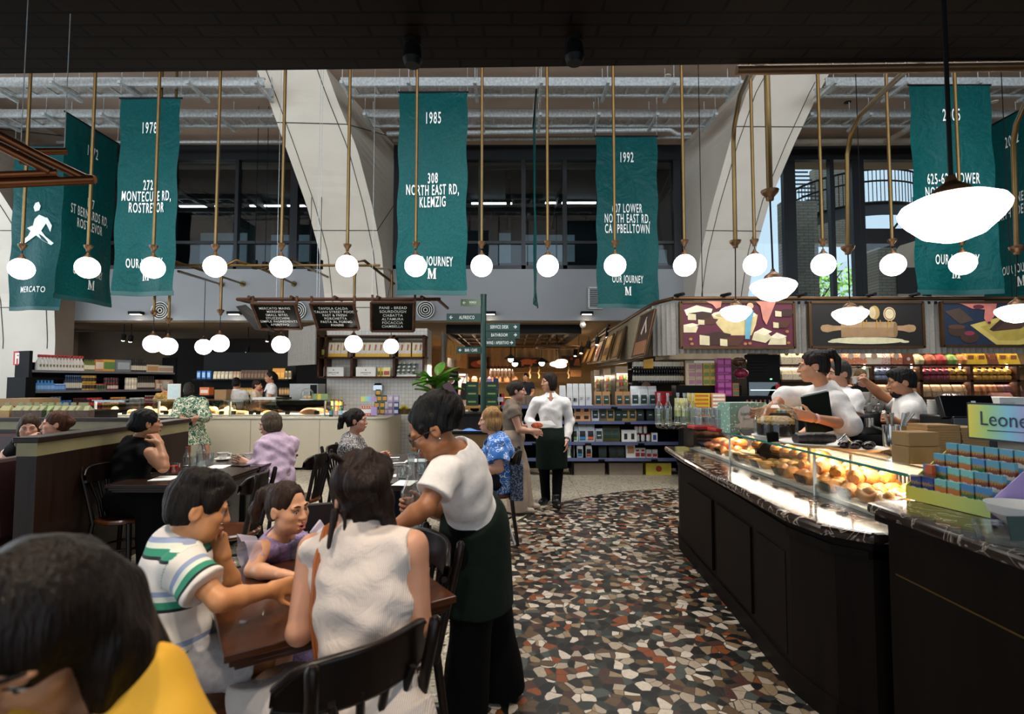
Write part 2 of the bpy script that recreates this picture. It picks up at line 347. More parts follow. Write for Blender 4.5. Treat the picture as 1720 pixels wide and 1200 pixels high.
for i in range(9):
 dk.box((-8.5+1.4*i,14.5,6.55),(.12,4.4,.25));dk.box((-8.5+1.4*i,15.2,6.1),(.05,.05,.6))
S('trim_2',dk,mat('office_beam','0c0e11',.6))
STRIP=lampmat('office_strip_glow',(.95,1,1),5)
for k,(x0,x1,py,d)in enumerate([(188,198,302,13.2),(342,372,298,13.2),(385,476,297,13.2),(302,362,347,14.5),(420,474,346,14.5),(483,526,346,14.5),(786,859,292,13.2),(924,1001,290,13.2),(792,860,342,14.5),(916,1001,341,14.5)]):
 a,b=W(x0,py,d),W(x1,py,d);L_=(b-a).length
 t=thing('strip_light','white office strip light '+['just right of the banner dated 1978','left of the fourth globe pole, upper row','right of the fourth globe pole, upper row','at the fourth globe pole, lower row','right of the fourth globe pole, lower row','against the left arch, lower row','right of the banner dated 1985, upper row','left of the banner dated 1992, upper row','right of the banner dated 1985, lower row','left of the banner dated 1992, lower row'][k],'light',a.lerp(b,.5),0,'office strip lights')
 P('diffuser',MB().box(a.lerp(b,.5),(L_,.07,.035)),STRIP,t,True);P('housing',MB().box(a.lerp(b,.5)+V((0,0,.04)),(L_,.09,.04)),BLACK,t,True)
 rod=MB()
 for q in(.1,.9):rod.cyl(a.lerp(b,q)+V((0,0,.05)),V((a.lerp(b,q).x,d,6.7)),.006,n=5)
 P('hanger',rod,BLACK,t,True)
pn=MB()
for x0,x1,y0,y1 in[(336,415,392,443),(455,520,395,440),(838,858,392,442),(880,965,395,440),(1090,1120,420,442)]:
 a,b=W(x0,y1,14.0),W(x1,y0,14.0);pn.box(((a.x+b.x)/2,14.0,(a.z+b.z)/2),(b.x-a.x,.04,b.z-a.z))
S('trim_3',pn,mat('pale_office_screen','7f8e96',.7,emit=.12))
YB=m_brick('pale_yard_brick','9c9384','8d8577','6c665c',.24,.08,.008,.85,.4,(0,2,1))
S('wall_yard',MB().box((10.9,17.2,7.4),(1.5,.3,2.6)).box((10.0,13.9,4.3),(.5,.5,1.6)).box((7.6,13.6,4.6),(.9,.3,3.4)),YB)
sl=MB()
for i in range(12):sl.box((8.6+.1*i,16.2,8.6-.13*i),(1.3-.08*i,.03,.05))
S('trim_4',sl,mat('blue_black_slats','1d2633',.5))
S('trim_5',MB().prism([(W(px,py,15).x,W(px,py,15).z)for px,py in((1440,384),(1545,384),(1545,402),(1512,412),(1478,452),(1452,474))],15.0,15.4).box((11.2,13.6,4.2),(2.0,.05,.7)),mat('dark_stair_soffit','1a1a1e',.7))
st=thing('spiral_stair','black curved balustrade of an outdoor stair seen through the right upper window','stair',(10.3,15.0,3.4))
bars=MB();rails=MB();cx,cy,R_=10.3,15.6,2.05
def hz_(a):return 6.15+.34*math.sin(a*.9)
aa=[PI*1.02+PI*1.0*i/60 for i in range(61)]
for i,a in enumerate(aa):
 x,y=cx+R_*math.cos(a),cy+1.5*math.sin(a);h=hz_(a-PI);bars.cyl((x,y,h),(x,y,h+.95),.012,n=5)
for dz,r in((.95,.032),(.62,.026),(0,.05)):rails.tube([(cx+R_*math.cos(a),cy+1.5*math.sin(a),hz_(a-PI)+dz)for a in aa],r,6)
for q in((1320,335,1385,362),(1335,400,1385,352),(1500,385,1536,340)):rails.tube([W(q[0],q[1],14.6),W(q[2],q[3],14.6)],.03,6)
P('baluster',bars,BLACK,st,True);P('handrail',rails,BLACK,st,True)
P('stair_string',MB().grid(lambda u,v:V((cx+R_*math.cos(aa[0]+PI*u),cy+1.5*math.sin(aa[0]+PI*u),hz_(PI*u+.06)-.05-.3*v)),40,1),mat('stair_string_paint','202328',.6),st,True)
LEAF=mat('sunlit_leaves','7fae48',.6,var=.5,scale=5,emit=0);TRUNK=mat('tree_bark','4a3a2a',.9)
def tree(x,y,z0,r,label,n=700):
 t=thing('tree',label,'tree',(x,y,0),0,'trees in the yard');lv=MB();rnd=random.Random(int(x*31))
 for i in range(n):
  d=V((rnd.gauss(0,1),rnd.gauss(0,1),rnd.gauss(0,1))).normalized()*r*rnd.uniform(.3,1);c=V((x,y,z0))+d
  q=Euler((rnd.uniform(0,6),rnd.uniform(0,6),0)).to_matrix();s=rnd.uniform(.07,.14)
  lv.add([c+q@V(p)*s for p in((-1,0,0),(0,-.5,.1),(1,0,0),(0,.5,.1))],[(0,1,2,3)])
 P('foliage',lv,LEAF,t,True);tr=MB().cyl((x,y,0),(x,y,z0),.12,.07)
 for i in range(5):a=i*1.3;tr.cyl((x,y,z0-.6),(x+.7*r*math.cos(a),y+.7*r*math.sin(a),z0+.2*i-.2),.05,.02,6)
 P('trunk',tr,TRUNK,t,True)
tree(13.6,22.8,5.7,1.5,'sunlit green tree in the yard, left of the dark mullion');tree(16.6,23.4,6.0,1.5,'sunlit green tree in the yard, right of the dark mullion')
area('yard_daylight',(14.0,20.5,11.5),(0,0,0),8,7,2200,(1,.98,.92))
# ==== cable trays
def tray(label,x0,x1,y0,y1,z):
 t=thing('cable_tray',label,'cable tray',((x0+x1)/2,y0,z),0,'galvanised cable ladders under the slab')
 for yy in(y0,y1):P('side_rail',MB().box(((x0+x1)/2,yy,z+.06),(x1-x0,.012,.13)).box(((x0+x1)/2,yy+.02,z),(x1-x0,.05,.012)).box(((x0+x1)/2,yy+.02,z+.125),(x1-x0,.05,.012)),GALV,t,True)
 n=int((x1-x0)/.33);x=x0+.2
 for i in range(n):P('rung',MB().box((x0+.2+i*(x1-x0-.3)/max(1,n-1),(y0+y1)/2,z+.02),(.04,y1-y0,.025)),GALV,t,True)
 n2=max(2,int((x1-x0)/1.0)+1)
 for i in range(n2):
  xx=x0+.06+i*(x1-x0-.12)/(n2-1);P('bracket',MB().box((xx,(y0+y1)/2-.02,z-.03),(.05,y1-y0+.28,.045)),GALV,t,True)
  r=MB()
  for yy in(y0-.1,y1+.06):r.cyl((xx,yy,z-.06),(xx,yy,6.7),.007,n=5)
  P('hanger_rod',r,GALV,t,True)
zt=6.2;d1,d2,d3,d4=7.97,8.27,8.93,9.28
xat=lambda px,d:(px-860)*d/870
tray('near cable ladder between the two cream arches',xat(564,d1),xat(1256,d1),d1,d2,zt)
tray('far cable ladder between the two cream arches',xat(604,d3),xat(1212,d3),d3,d4,zt)
tray('near cable ladder above the leftmost banners',-10.4,xat(432,d1),d1,d2,zt)
tray('far cable ladder above the leftmost banners',-11.2,xat(462,d3),d3,d4,zt)
tray('near cable ladder above the banner dated 2005',xat(1402,d1),9.6,d1,d2,zt)
tray('far cable ladder behind the banner dated 2005',xat(1362,d3),10.4,d3,d4,zt)
def pipe(label,pts,r,m=GALV):
 mb=MB().tube(pts,r,10);one('ceiling_pipe',mb,m,label,'pipe',group='pipes under the slab')
PVC=mat('grey_pvc_pipe','b0a597',.5)
pipe('thin steel pipe along the top of the left upper window',[W(-40,240,10.6),W(500,238,10.6)],.035)
pipe('steel sprinkler pipe with elbow behind the banner dated 1992',[W(650,225,10.3),W(1125,218,10.3),W(1138,226,10.3),W(1160,226,10.3)],.05)
pipe('thin steel pipe along the top of the middle upper window',[W(660,236,10.7),W(1160,231,10.7)],.03)
pipe('white drain pipe along the top of the right upper window',[W(1330,240,10.6),W(1720,236,10.6)],.07,PVC)
pipe('white drain pipe branch rising behind the banner dated 2005',[W(1490,238,10.5),W(1545,205,9.8)],.06,PVC)
pipe('bright steel pipe high above the leftmost banners',[W(-30,122,7.6),W(424,108,7.6)],.03)
rc=random.Random(3)
for i in range(16):
 x,y=rc.uniform(-8,9),rc.uniform(8.4,10.4)
 if-4.2<x<-2.2 or 3.4<x<5.4:continue
 t=one('ceiling_speaker' if i%3 else 'recessed_downlight',MB().cyl((x,y,6.69),(x,y,6.7),.06,n=12),BLACK if i%3==0 else CREAM,('small black recessed downlight in the grey slab' if i%3==0 else 'small white round sensor on the grey slab'),'ceiling fitting',group='round fittings dotted over the slab'+(' (black)' if i%3==0 else ' (white)'))
 # ==== banners
def m_banner():
 m,nt,b=newmat('teal_satin_banner');N=nt.nodes;L=nt.links;tc=N.new('ShaderNodeTexCoord')
 w=N.new('ShaderNodeTexNoise');w.inputs['Scale'].default_value=40;L.new(tc.outputs['Object'],w.inputs['Vector'])
 L.new(ramp(nt,[(.3,'003f40'),(.7,'034d4d')],w.outputs['Fac']),b.inputs['Base Color'])
 b.inputs['Roughness'].default_value=.42;b.inputs['Specular IOR Level'].default_value=.15
 n2=N.new('ShaderNodeTexNoise');n2 .inputs['Scale'].default_value=3.2;n2 .inputs['Detail'].default_value=5;n2 .inputs['Distortion'].default_value=1.2;L.new(tc.outputs['Object'],n2 .inputs['Vector'])
 bp=N.new('ShaderNodeBump');bp.inputs['Strength'].default_value=.35;bp.inputs['Distance'].default_value=.1;L.new(n2 .outputs['Fac'],bp.inputs['Height']);L.new(bp.outputs[0],b.inputs['Normal'])
 return m
TEAL=m_banner();PRINT=mat('white_print','e9ece8',.6,var=.03)
def serif_m(mb,M,h,fn=None,mi=0):
 w=h*.62
 def q(pts):mb.add([M@(fn(V((x*w,0,z*h)))if fn else V((x*w,0,z*h)))for x,z in pts],[list(range(len(pts)))],mi)
 q([(-.62,0),(-.22,0),(-.22,.06),(-.34,.06),(-.34,.94),(-.62,.94),(-.62,.88),(-.52,.88),(-.52,.06),(-.62,.06)])
 q([(.18,0),(.66,0),(.66,.06),(.56,.06),(.56,.94),(.66,.94),(.66,1),(.3,1),(.3,.06),(.18,.06)])
 q([(-.62,.94),(-.3,1),(.08,.3),(0,0),(-.06,0),(-.4,.8)]);q([(0,.0),(.08,.3),(.3,.94),(.38,.94)])
def banner(name_lbl,loc,rz,w,h,lines,seed=0,logo=False):
 t=thing('banner',name_lbl,'banner',loc,rz,'teal hanging banners')
 rn=random.Random(seed);ph=[rn.uniform(0,6)for _ in range(4)]
 def yf(x,z):
  s=1-z/h;k=x/w
  return.028*math.sin(k*5+ph[0]+z*.7)*(.25+s)+.022*s*math.sin(9*k+ph[1]-z*1.3)+.03*s*s*math.sin(3*z+4*k+ph[2])
 b=MB().grid(lambda u,v:V(((u-.5)*w*(1-.0*v)+(.012*math.sin(7*v*PI+ph[3])if.02<v<.98 else 0),yf((u-.5)*w,v*h),v*h)),26,60)
 cl=P('cloth',b,TEAL,t);P('bottom_hem',MB().grid(lambda u,v:V(((u-.5)*w*1.004,yf((u-.5)*w,v*.06)-.006,v*.07)),26,2).grid(lambda u,v:V(((u-.5)*w*1.004,yf((u-.5)*w,0)+.004,v*.07)),26,2),mat('teal_hem','0a4849',.5),cl)
 P('hanging_rod',MB().cyl((-w/2-.02,0,h),(w/2+.02,0,h),.014,n=8),CHAR,t)
 wr=MB()
 for sx in(-1,1):wr.cyl((sx*w/2,0,h),(sx*w/2,0,h+.9),.003,n=4)
 P('wire',wr,GALV,t)
 pr=MB()
 for s,z,size,xs in lines:
  for side in(1,):
   fn=lambda p,z=z:V((p.x,yf(p.x,z+p.z)-.012,z+p.z))
   if s=='M!':serif_m(pr,Matrix(),size,fn)
   elif s=='LOGO':
    for poly in([(-.02,.42),(.06,.50),(.16,.46),(.2,.34),(.12,.2),(.2,.1),(.34,-.02),(.3,-.06),(.16,.02),(.02,.12),(-.1,.04),(-.26,-.06),(-.3,-.02),(-.14,.12),(-.06,.26)],[(-.02,.56),(.06,.58),(.08,.66),(.04,.74),(-.02,.72),(-.05,.64)],[(-.16,.26),(-.06,.30),(0,.24),(.1,.24),(.08,.18),(-.06,.18)],[(.06,.48),(.22,.44),(.3,.3),(.28,.18),(.22,.3),(.14,.42)]):
     pr.add([fn(V((x,0,q)))for x,q in poly],[list(range(len(poly)))])
   else:text(pr,s,size,Matrix(),xs=xs*.70,bold=.012,sp=1.2,fn=fn)
 P('printed_lettering',pr,PRINT,cl,label='white printed lettering')
 return t
def bn(px0,px1,pyt,pyb,d,lines,lbl,seed):
 a,b=W(px0,pyb,d),W(px1,pyt,d);w=b.x-a.x;h=b.z-a.z
 banner(lbl,((a.x+b.x)/2,d,a.z),0,w,h,lines,seed)
bn(667,785,155,496,7.6,[('1985',2.60,.25,.62),('308',1.69,.22,.6),('NORTH EAST RD,',1.51,.22,.56),('KLEMZIG',1.33,.22,.56),('OUR JOURNEY',.44,.2,.56),('M!',.24,.16,1)],'teal banner dated 1985 with a Klemzig address, right of the left arch',1)
bn(1003,1103,229,518,8.8,[('1992',2.55,.25,.62),('607 LOWER',1.66,.22,.56),('NORTH EAST RD,',1.48,.22,.56),('CAMPBELLTOWN',1.30,.22,.56),('OUR JOURNEY',.44,.18,.56),('M!',.22,.15,1)],'teal banner dated 1992 hanging left of the right arch',2)
bn(190,304,165,497,7.9,[('1978',2.55,.25,.62),('272',1.66,.22,.6),('MONTECUTE RD,',1.48,.22,.56),('ROSTREVOR',1.30,.22,.56),('OUR JOURNEY',.44,.2,.56),('M!',.24,.16,1)],'teal banner dated 1978 hanging left of the left arch',3)
bn(1541,1662,143,495,7.37,[('2005',2.55,.25,.62),('625-627 LOWER',1.62,.22,.58),('NORTH EAST RD,',1.42,.22,.58),('CAMPBELLTOWN',1.22,.22,.58),('OUR JOURNEY',.44,.2,.58),('M!',.24,.16,1)],'teal banner dated 2005 behind the largest white pendant lamp',4)
bn(12,110,245,522,9.3,[('LOGO',1.25,.3,1),('MERCATO',.33,.15,.85)],'teal banner with a white striding figure, leftmost of the banners',5)
banner('dark teal banner dated 1972 hung end-on beside the leftmost banner',(-7.16,8.65,W(91,500,8.1).z),math.radians(90),1.1,3.0,[('1972',2.50,.25,.62),('167',1.62,.22,.6),('ST BERNARDS RD,',1.42,.22,.56),('ROSTREVOR',1.22,.22,.56),('OUR JOURNEY',.44,.2,.56),('M!',.22,.16,1)],6)
banner('teal banner seen edge-on as a thin strip left of the banner dated 1992',(.355,7.9,W(903,510,7.9).z),math.radians(90),1.1,3.05,[('OUR JOURNEY',.44,.2,.56)],7)
banner('dark teal banner hung end-on at the right edge of the hall',(8.05,8.15,W(1665,512,8.7).z),math.radians(-90),1.15,3.0,[('2022',2.5,.25,.62),("68 O'CONNELL ST,",1.55,.22,.56),('NORTH ADELAIDE',1.35,.22,.56),('OUR JOURNEY',.44,.2,.56),('M!',.22,.16,1)],8)
# ==== globe and schoolhouse pendants
GLOW=lampmat('opal_glass_glow',(1.0,.93,.84),7.0)
def cup_mb(x,y,z,r=.055):
 return MB().lathe([(.0,z+.01),(r*.55,z+.01),(r*1.0,z-.0),(r*.9,z-.025),(r*.45,z-.06),(r*.4,z-.085),(0,z-.09)],(x,y,0),12)
def globe_lamp(lbl,px,py,d,dia,polepts=None,cuppx=None,grp='opal globe pendants',top=None):
 """globe centre at a pixel; a brass pole (world points, last one is the cup) and a thin cord down to the globe"""
 c=W(px,py,d);r=dia/2;t=thing('globe_pendant',lbl,'pendant lamp',c-V((0,0,r)),0,grp)
 gs_=P('globe_shade',MB().ball(c,r,24),GLOW,t,True)
 P('cap',MB().lathe([(0,.07),(.014,.07),(.02,.045),(.05,.012),(.062,-.004),(0,-.004)],c+V((0,0,r-.006)),12),BRONZE,gs_,True)
 if polepts:
  e=polepts[-1];po=P('pole',MB().tube(polepts,.021,10),BRASS,t,True);P('cup',cup_mb(e.x,e.y,e.z+.01),BRONZE,po,True)
  top=V((e.x,e.y,e.z-.05))
 else:top=top or c+V((0,0,.9))
 P('cord',MB().tube([top,c+V((0,0,r+.05))],.006,5),BLACK,t,True)
 return t
ordn=['first','second','third','fourth','fifth','sixth','seventh','eighth','ninth','tenth','eleventh','twelfth','thirteenth','fourteenth','fifteenth']
gl=[(36,452,412),(147,450,414),(257,450,414),(361,448,413),(472,449,411),(583,447,412),(698,447,409),(809,447,408),(920,447,407),(1033,446,407),(1150,446,405),(1268,445,404),(1383,445,404),(1500,445,404),(1617,443,403)]
for i,(px,py,cy)in enumerate(gl):
 d=7.0-.4*i/14;c=W(px,py,d);ctop=W(px,cy,d).z
 globe_lamp(f'opal globe on a long brass pole, {ordn[i]} from the left in the upper row',px,py,d,.288,[V((c.x,c.y,6.7)),V((c.x,c.y,ctop))])
rail_z=W(500,446,8.3).z
low=[(257,578,524,260,'left one of the overlapping pair over the deli counter'),(282,582,536,284,'right one of the overlapping pair over the deli counter'),(369,577,522,372,'larger of the pair right of the green dress'),(472,579,521,475,'over the deli counter below the first menu board'),(594,578,523,596,'below the second menu board'),(657,582,548,660,'below the third menu board')]
for k,(px,py,cy,ptx,wh)in enumerate(low):
 d=8.1 if k<5 else 8.6;c=W(px,py,d);e=V((c.x,c.y,W(px,cy,d).z));top=V((c.x,c.y,rail_z))
 pts=[top+V((-.5,.9,.22)),top+V((-.12,.22,.05)),top+V((-.02,.04,-.03)),top+V((0,0,-.15)),e]if k not in(0,1)else[V((e.x,e.y,6.7)),e]
 globe_lamp('low opal globe pendant, '+wh,px,py,d,.272 if k<5 else.25,pts,grp='low opal globe pendants')
globe_lamp('smaller low opal globe on a plain cord beside the larger one',342,583,9.9,.295,None,grp='low opal globe pendants',top=W(345,470,9.9))
fr=thing('brass_pipe_frame','brass pipe frame with wall flanges carrying the low globes left of the left arch','pipe frame',(W(500,446,8.3)))
mb=MB().tube([W(250,446,8.3),W(638,446,8.3)],.022)
P('rail',mb,BRASS,fr,True)
mb=MB()
for a in([W(285,436,8.1),W(305,443,8.3),W(408,477,11.1)],[W(300,456,8.3),W(372,478,11.1)],[W(380,446,8.1),W(396,437,8.1),W(440,452,8.6),W(494,477,11.1)],[W(440,452,8.5),W(490,437,8.1),W(560,470,10.9)],[W(595,470,8.1),W(600,440,8.1),W(612,438,8.2),W(662,477,8.9)]):mb.tube(a,.022)
P('arm',mb,BRASS,fr,True);mb=MB()
for p in(W(408,477,11.08),W(372,478,11.08),W(494,477,11.08)):mb.cyl(p,p+V((0,-.02,0)),.06)
P('wall_flange',mb,BRASS,fr,True)
def schoolhouse(lbl,px,py,d,w,cupp,polepts,tilt=0):
 c=W(px,py,d);r=w/2;t=thing('schoolhouse_pendant',lbl,'pendant lamp',c-V((0,0,r*.5)),0,'white schoolhouse pendants',rot=(0,tilt,0))
 pr=[(0,-.5),(.2,-.5),(.56,-.36),(.86,-.06),(.98,.12),(1.0,.22),(.93,.34),(.7,.46),(.42,.53),(.30,.55),(.30,.58),(0,.58)]
 q=Euler((0,tilt,0)).to_matrix()
 P('glass_shade',MB().lathe([(a*r,b*r)for a,b in pr],c,28,q=q),GLOW,t,True)
 P('cap',MB().lathe([(0,1.0*r),(.07*r,1.0*r),(.12*r,.86*r),(.34*r,.7*r),(.42*r,.56*r),(.42*r,.50*r),(0,.50*r)],c,16,q=q),BRONZE,t,True)
 e=polepts[-1];P('pole',MB().tube(polepts,.024,10),BRASS,t,True);P('cup',cup_mb(e.x,e.y,e.z+.01,.07),BRONZE,t,True)
 P('cord',MB().tube([V((e.x,e.y,e.z-.04)),c+V((0,0,r*.95))],.007,6),BLACK,t,True)
 return t
def pp(*a):return[W(*x)for x in a]
c1=W(1299,488,4.17);e1=W(1293,322,4.17);schoolhouse('mid-sized white schoolhouse pendant on a straight bronze pole left of the right banner',1299,488,4.17,.35,None,[V((e1 .x,e1 .y,6.7)),e1])
schoolhouse('small white schoolhouse pendant on a hooked brass pole in front of the nougat painting',1236,528,6.0,.35,None,pp((1284,88,3.36),(1262,118,4.2),(1243,160,5.2),(1233,215,5.9),(1232,240,6.0),(1235,406,6.0)))
schoolhouse('small white schoolhouse pendant on a hooked brass pole in front of the rolling pin painting',1428,532,5.6,.35,None,pp((1556,86,3.34),(1482,156,4.6),(1446,193,5.2),(1429,225,5.5),(1423,260,5.6),(1424,416,5.6)))
schoolhouse('white schoolhouse pendant on a hooked brass pole at the right edge of the frame',1708,528,5.4,.36,None,pp((1790,86,3.33),(1726,165,4.8),(1707,208,5.26),(1702,240,5.4),(1708,416,5.4)))
big=W(1600,368,1.96);t=thing('schoolhouse_pendant','largest white schoolhouse pendant, on a black cord close to the camera','pendant lamp',big-V((0,0,.09)),0,'white schoolhouse pendants')
pr=[(0,-.5),(.2,-.5),(.56,-.36),(.86,-.06),(.98,.12),(1.0,.22),(.93,.34),(.7,.46),(.42,.53),(.30,.55),(0,.58)];r=.172
P('glass_shade',MB().lathe([(a*r,b*r)for a,b in pr],big,32),GLOW,t,True);P('cap',MB().lathe([(0,.98*r),(.08*r,.98*r),(.12*r,.84*r),(.34*r,.68*r),(.42*r,.56*r),(.42*r,.50*r),(0,.50*r)],big,20),BRONZE,t,True)
ceil_pt=V((W(1588,52,2.0).x,2.0,3.6));P('cord',MB().tube([ceil_pt-V((0,0,.05)),big+V((0,0,r*.95))],.008,8),BLACK,t,True)
P('ceiling_rose',MB().lathe([(0,.0),(.06,0),(.055,-.03),(.02,-.07),(.012,-.1),(0,-.1)],ceil_pt,16),BLACK,t,True)
one('bronze_rail',MB().tube([V((1.5,3.36,3.585)),V((5.6,3.27,3.585))],.03,10),BRONZE,'horizontal bronze tube along the lower edge of the dark brick bulkhead','rail')
for k,(px,py,wh)in enumerate([(693,68,'left'),(965,64,'right')]):
 p=WZ(px,py,3.6);t=thing('ceiling_spotlight',f'black ceiling spotlight under the dark brick bulkhead, {wh} one of two','spotlight',p,0,'black spotlights under the bricks')
 P('mount',MB().cyl(p,p-V((0,0,.03)),.05),BLACK,t,True);P('lamp_head',MB().lathe([(0,0),(.05,-.01),(.06,-.09),(.045,-.13),(0,-.13)],p-V((0,0,.03)),14),BLACK,t,True)
fr=thing('copper_pipe_frame','dark copper pipe frame hanging close to the camera at the left edge','pipe frame',W(40,260,2.6))
mb=MB().tube(pp((-120,210,2.5),(0,228,2.6),(70,265,2.7),(142,299,2.8),(158,302,2.8)),.024).tube(pp((158,302,2.8),(0,309,2.62),(-200,313,2.5)),.024)
P('outer_pipe',mb,COPPER,fr,True)
mb=MB().tube(pp((-160,172,2.5),(0,246,2.6),(85,289,2.7)),.022).tube(pp((96,291,2.72),(0,295,2.62),(-200,298,2.5)),.022).tube(pp((35,270,2.66),(60,276,2.68)),.02)
P('inner_pipe',mb,COPPER,fr,True);P('cross_pipe',MB().tube(pp((30,255,2.72),(112,254,2.85)),.02),COPPER,fr,True)
mb=MB()
for px,py,d in((35,248,2.65),(108,254,2.85)):mb.cyl(W(px,py,d),V((W(px,py,d).x,d,3.6)),.003,n=4)
P('wire',mb,GALV,fr,True)
# ==== product helpers
def row(name,mb,mats,label,cat,group,pts,rz=0,jit=0,sc=None):
 o=None
 for i,p in enumerate(pts):
  r=rz+random.uniform(-jit,jit)
  if o is None:o=one(name,mb,mats,label,cat,p,r,group);q=o
  else:q=cp(o,p,r)
  if sc:q.scale=(1,1,random.uniform(*sc))
 return o
def lp(a,b,n):a,b=V(a),V(b);return[a.lerp(b,(i/(n-1))if n>1 else.5)for i in range(n)]
def bag_mb(w,d,h,lab=(.15,.6),lw=.8):
 m=MB();y=d/2
 vs=[(-w/2,-y,0),(w/2,-y,0),(w/2,y,0),(-w/2,y,0),(-w/2*1.03,-y*.95,h*.45),(w/2*1.03,-y*.95,h*.45),(w/2*1.03,y*.95,h*.45),(-w/2*1.03,y*.95,h*.45),(-w/2,-y*.4,h*.86),(w/2,-y*.4,h*.86),(w/2,y*.4,h*.86),(-w/2,y*.4,h*.86),(-w/2,-.004,h),(w/2,-.004,h),(w/2,.004,h),(-w/2,.004,h)]
 fs=[(3,2,1,0),(12,13,14,15)]
 for k in range(3):
  for i in range(4):fs.append((k*4+i,k*4+(i+1)%4,k*4+4+(i+1)%4,k*4+4+i))
 m.add(vs,fs,0)
 if lab:
  l0,l1=lab;a=w/2*lw;yy=lambda t:-(y+(y*.95-y)*min(1,t/.45)if t<.45 else y*.95+(y*.4-y*.95)*(t-.45)/.41)-.003
  ts=[l0,.45,l1]if l0<.45<l1 else[l0,l1]
  for t0,t1 in zip(ts,ts[1:]):m.add([(-a,yy(t0),t0*h),(a,yy(t0),t0*h),(a,yy(t1),t1*h),(-a,yy(t1),t1*h)],[(0,1,2,3)],1)
 return m
def bottle_mb(r,h,neck=.35,nr=.35,lab=(.15,.5),n=10,cap=.08):
 b=h*(1-neck);q=h*(1-cap)
 return MB().lathe([(0,0),(r*.92,0),(r,.01*h),(r,lab[0]*h),(r*1.02,lab[0]*h),(r*1.02,lab[1]*h),(r,lab[1]*h),(r,b*.9),(r*.8,b),(r*nr,b+(q-b)*.45),(r*nr,q),(r*nr*1.2,q),(r*nr*1.2,h),(0,h)],n=n,ms=[0,0,0,1,1,1,0,0,0,0,2,2,2])
def box_mb(w,d,h,panel=(.1,.9,.2,.8)):
 m=MB().box((0,0,h/2),(w,d,h));a,b,c,e=panel
 return m.add([(-w/2+a*w,-d/2-.002,c*h),(-w/2+b*w,-d/2-.002,c*h),(-w/2+b*w,-d/2-.002,e*h),(-w/2+a*w,-d/2-.002,e*h)],[(0,1,2,3)],1)
def jar_mb(r,h,lab=(.2,.7),n=10):
 return MB().lathe([(0,0),(r*.9,0),(r,.05*h),(r,lab[0]*h),(r*1.02,lab[0]*h),(r*1.02,lab[1]*h),(r,lab[1]*h),(r,.78*h),(r*.85,.84*h),(r*.9,.84*h),(r*.9,h),(0,h)],n=n,ms=[0,0,0,0,1,0,0,0,2,2,2])
def pm(c,rough=.45,**k):return mat('pack_'+c,c,rough,var=.08,scale=30,**k)
FOIL=mat('silver_foil','c9ccd0',.28,.7,var=.1,scale=14,bump=.5,bscale=18);GOLDF=mat('gold_foil','b08a4a',.3,.7,bump=.4,bscale=18)
KRAFT=mat('kraft_paper','a07850',.75,var=.08);GREENLAB=mat('dark_green_label','17352f',.5);WHITE=mat('white_card','e6e4de',.6,var=.04)
GLASSC=glassmat('clear_glass',(.95,.97,.96),.05);BGLASS=glassmat('bottle_clear_glass',(.88,.91,.91),.12,.02,.05,(.75,.8,.8));GLASSG=glassmat('green_bottle_glass',(.25,.55,.35),.08)
CARDB=mat('brown_cardboard','9a7a55',.8,var=.08);CARDB2=mat('kraft_box_card','b08d64',.8,var=.06)
# ==== bulkhead fittings
for k,(px,wh)in enumerate([(232,'behind the banner dated 1978'),(396,'beside the first menu board'),(823,'behind the green signpost'),(985,'left of the banner dated 1992')]):
 p=W(px,529,11.05);t=thing('wall_light','black downward wall light on the grey bulkhead '+wh,'wall light',p,0,'bulkhead wall lights')
 P('housing',MB().box(p+V((0,-.06,.03)),(.26,.14,.06)),BLACK,t,True);P('lens',MB().box(p+V((0,-.07,-.004)),(.2,.08,.008)),lampmat('warm_lens',(1,.85,.65),6),t,True)
 spot('wall_light_beam',p+V((0,-.1,-.03)),p+V((0,.05,-1)),5,WARM2,120,.5,.03)
for px,py,wh in((270,522,'below the banner dated 1978'),(500,522,'between the first two menu boards'),(715,521,'right of the third menu board')):
 p=W(px,py,11.06);t=thing('round_vent','white round ring vent on the grey bulkhead '+wh,'vent',p,0,'round ring vents');q=Euler((PI/2,0,0)).to_matrix()
 P('backing',MB().cyl(p+V((0,-.005,0)),p+V((0,-.015,0)),.19,n=24),BLACK,t,True)
 for r in(.05,.1,.145,.19):P('ring',MB().lathe([(r-.017,.02),(r,.02),(r,.035),(r-.017,.035),(r-.017,.02)],p,28,q=q),WHITE,t,True)
p=W(1000,501,11.05);t=thing('vent_grille','white rectangular vent grille half hidden by the banner dated 1992','vent',p)
fr_=MB().box(p+V((0,-.01,.22)),(.3,.03,.03)).box(p+V((0,-.01,-.22)),(.3,.03,.03)).box(p+V((-.14,-.01,0)),(.03,.03,.44)).box(p+V((.14,-.01,0)),(.03,.03,.44));P('frame',fr_,WHITE,t,True)
sl_=MB()
for i in range(9):sl_.box(p+V((0,-.005,-.18+.045*i)),(.26,.02,.02))
P('slats',sl_,mat('grille_grey','9a9da0',.5),t,True)
for px,py,d,c,wh in((76,548,10.9,WHITE,'white dome camera at the left wall'),(93,545,10.9,BLACK,'black dome camera beside the white one at the left wall'),(979,544,11.2,WHITE,'white dome camera under the grey bulkhead edge')):
 p=W(px,py,d);one('dome_camera',MB().ball(p-V((0,0,.03)),(.07,.07,.07),12).cyl(p,p+V((0,0,.07)),.055),c,wh,'camera')
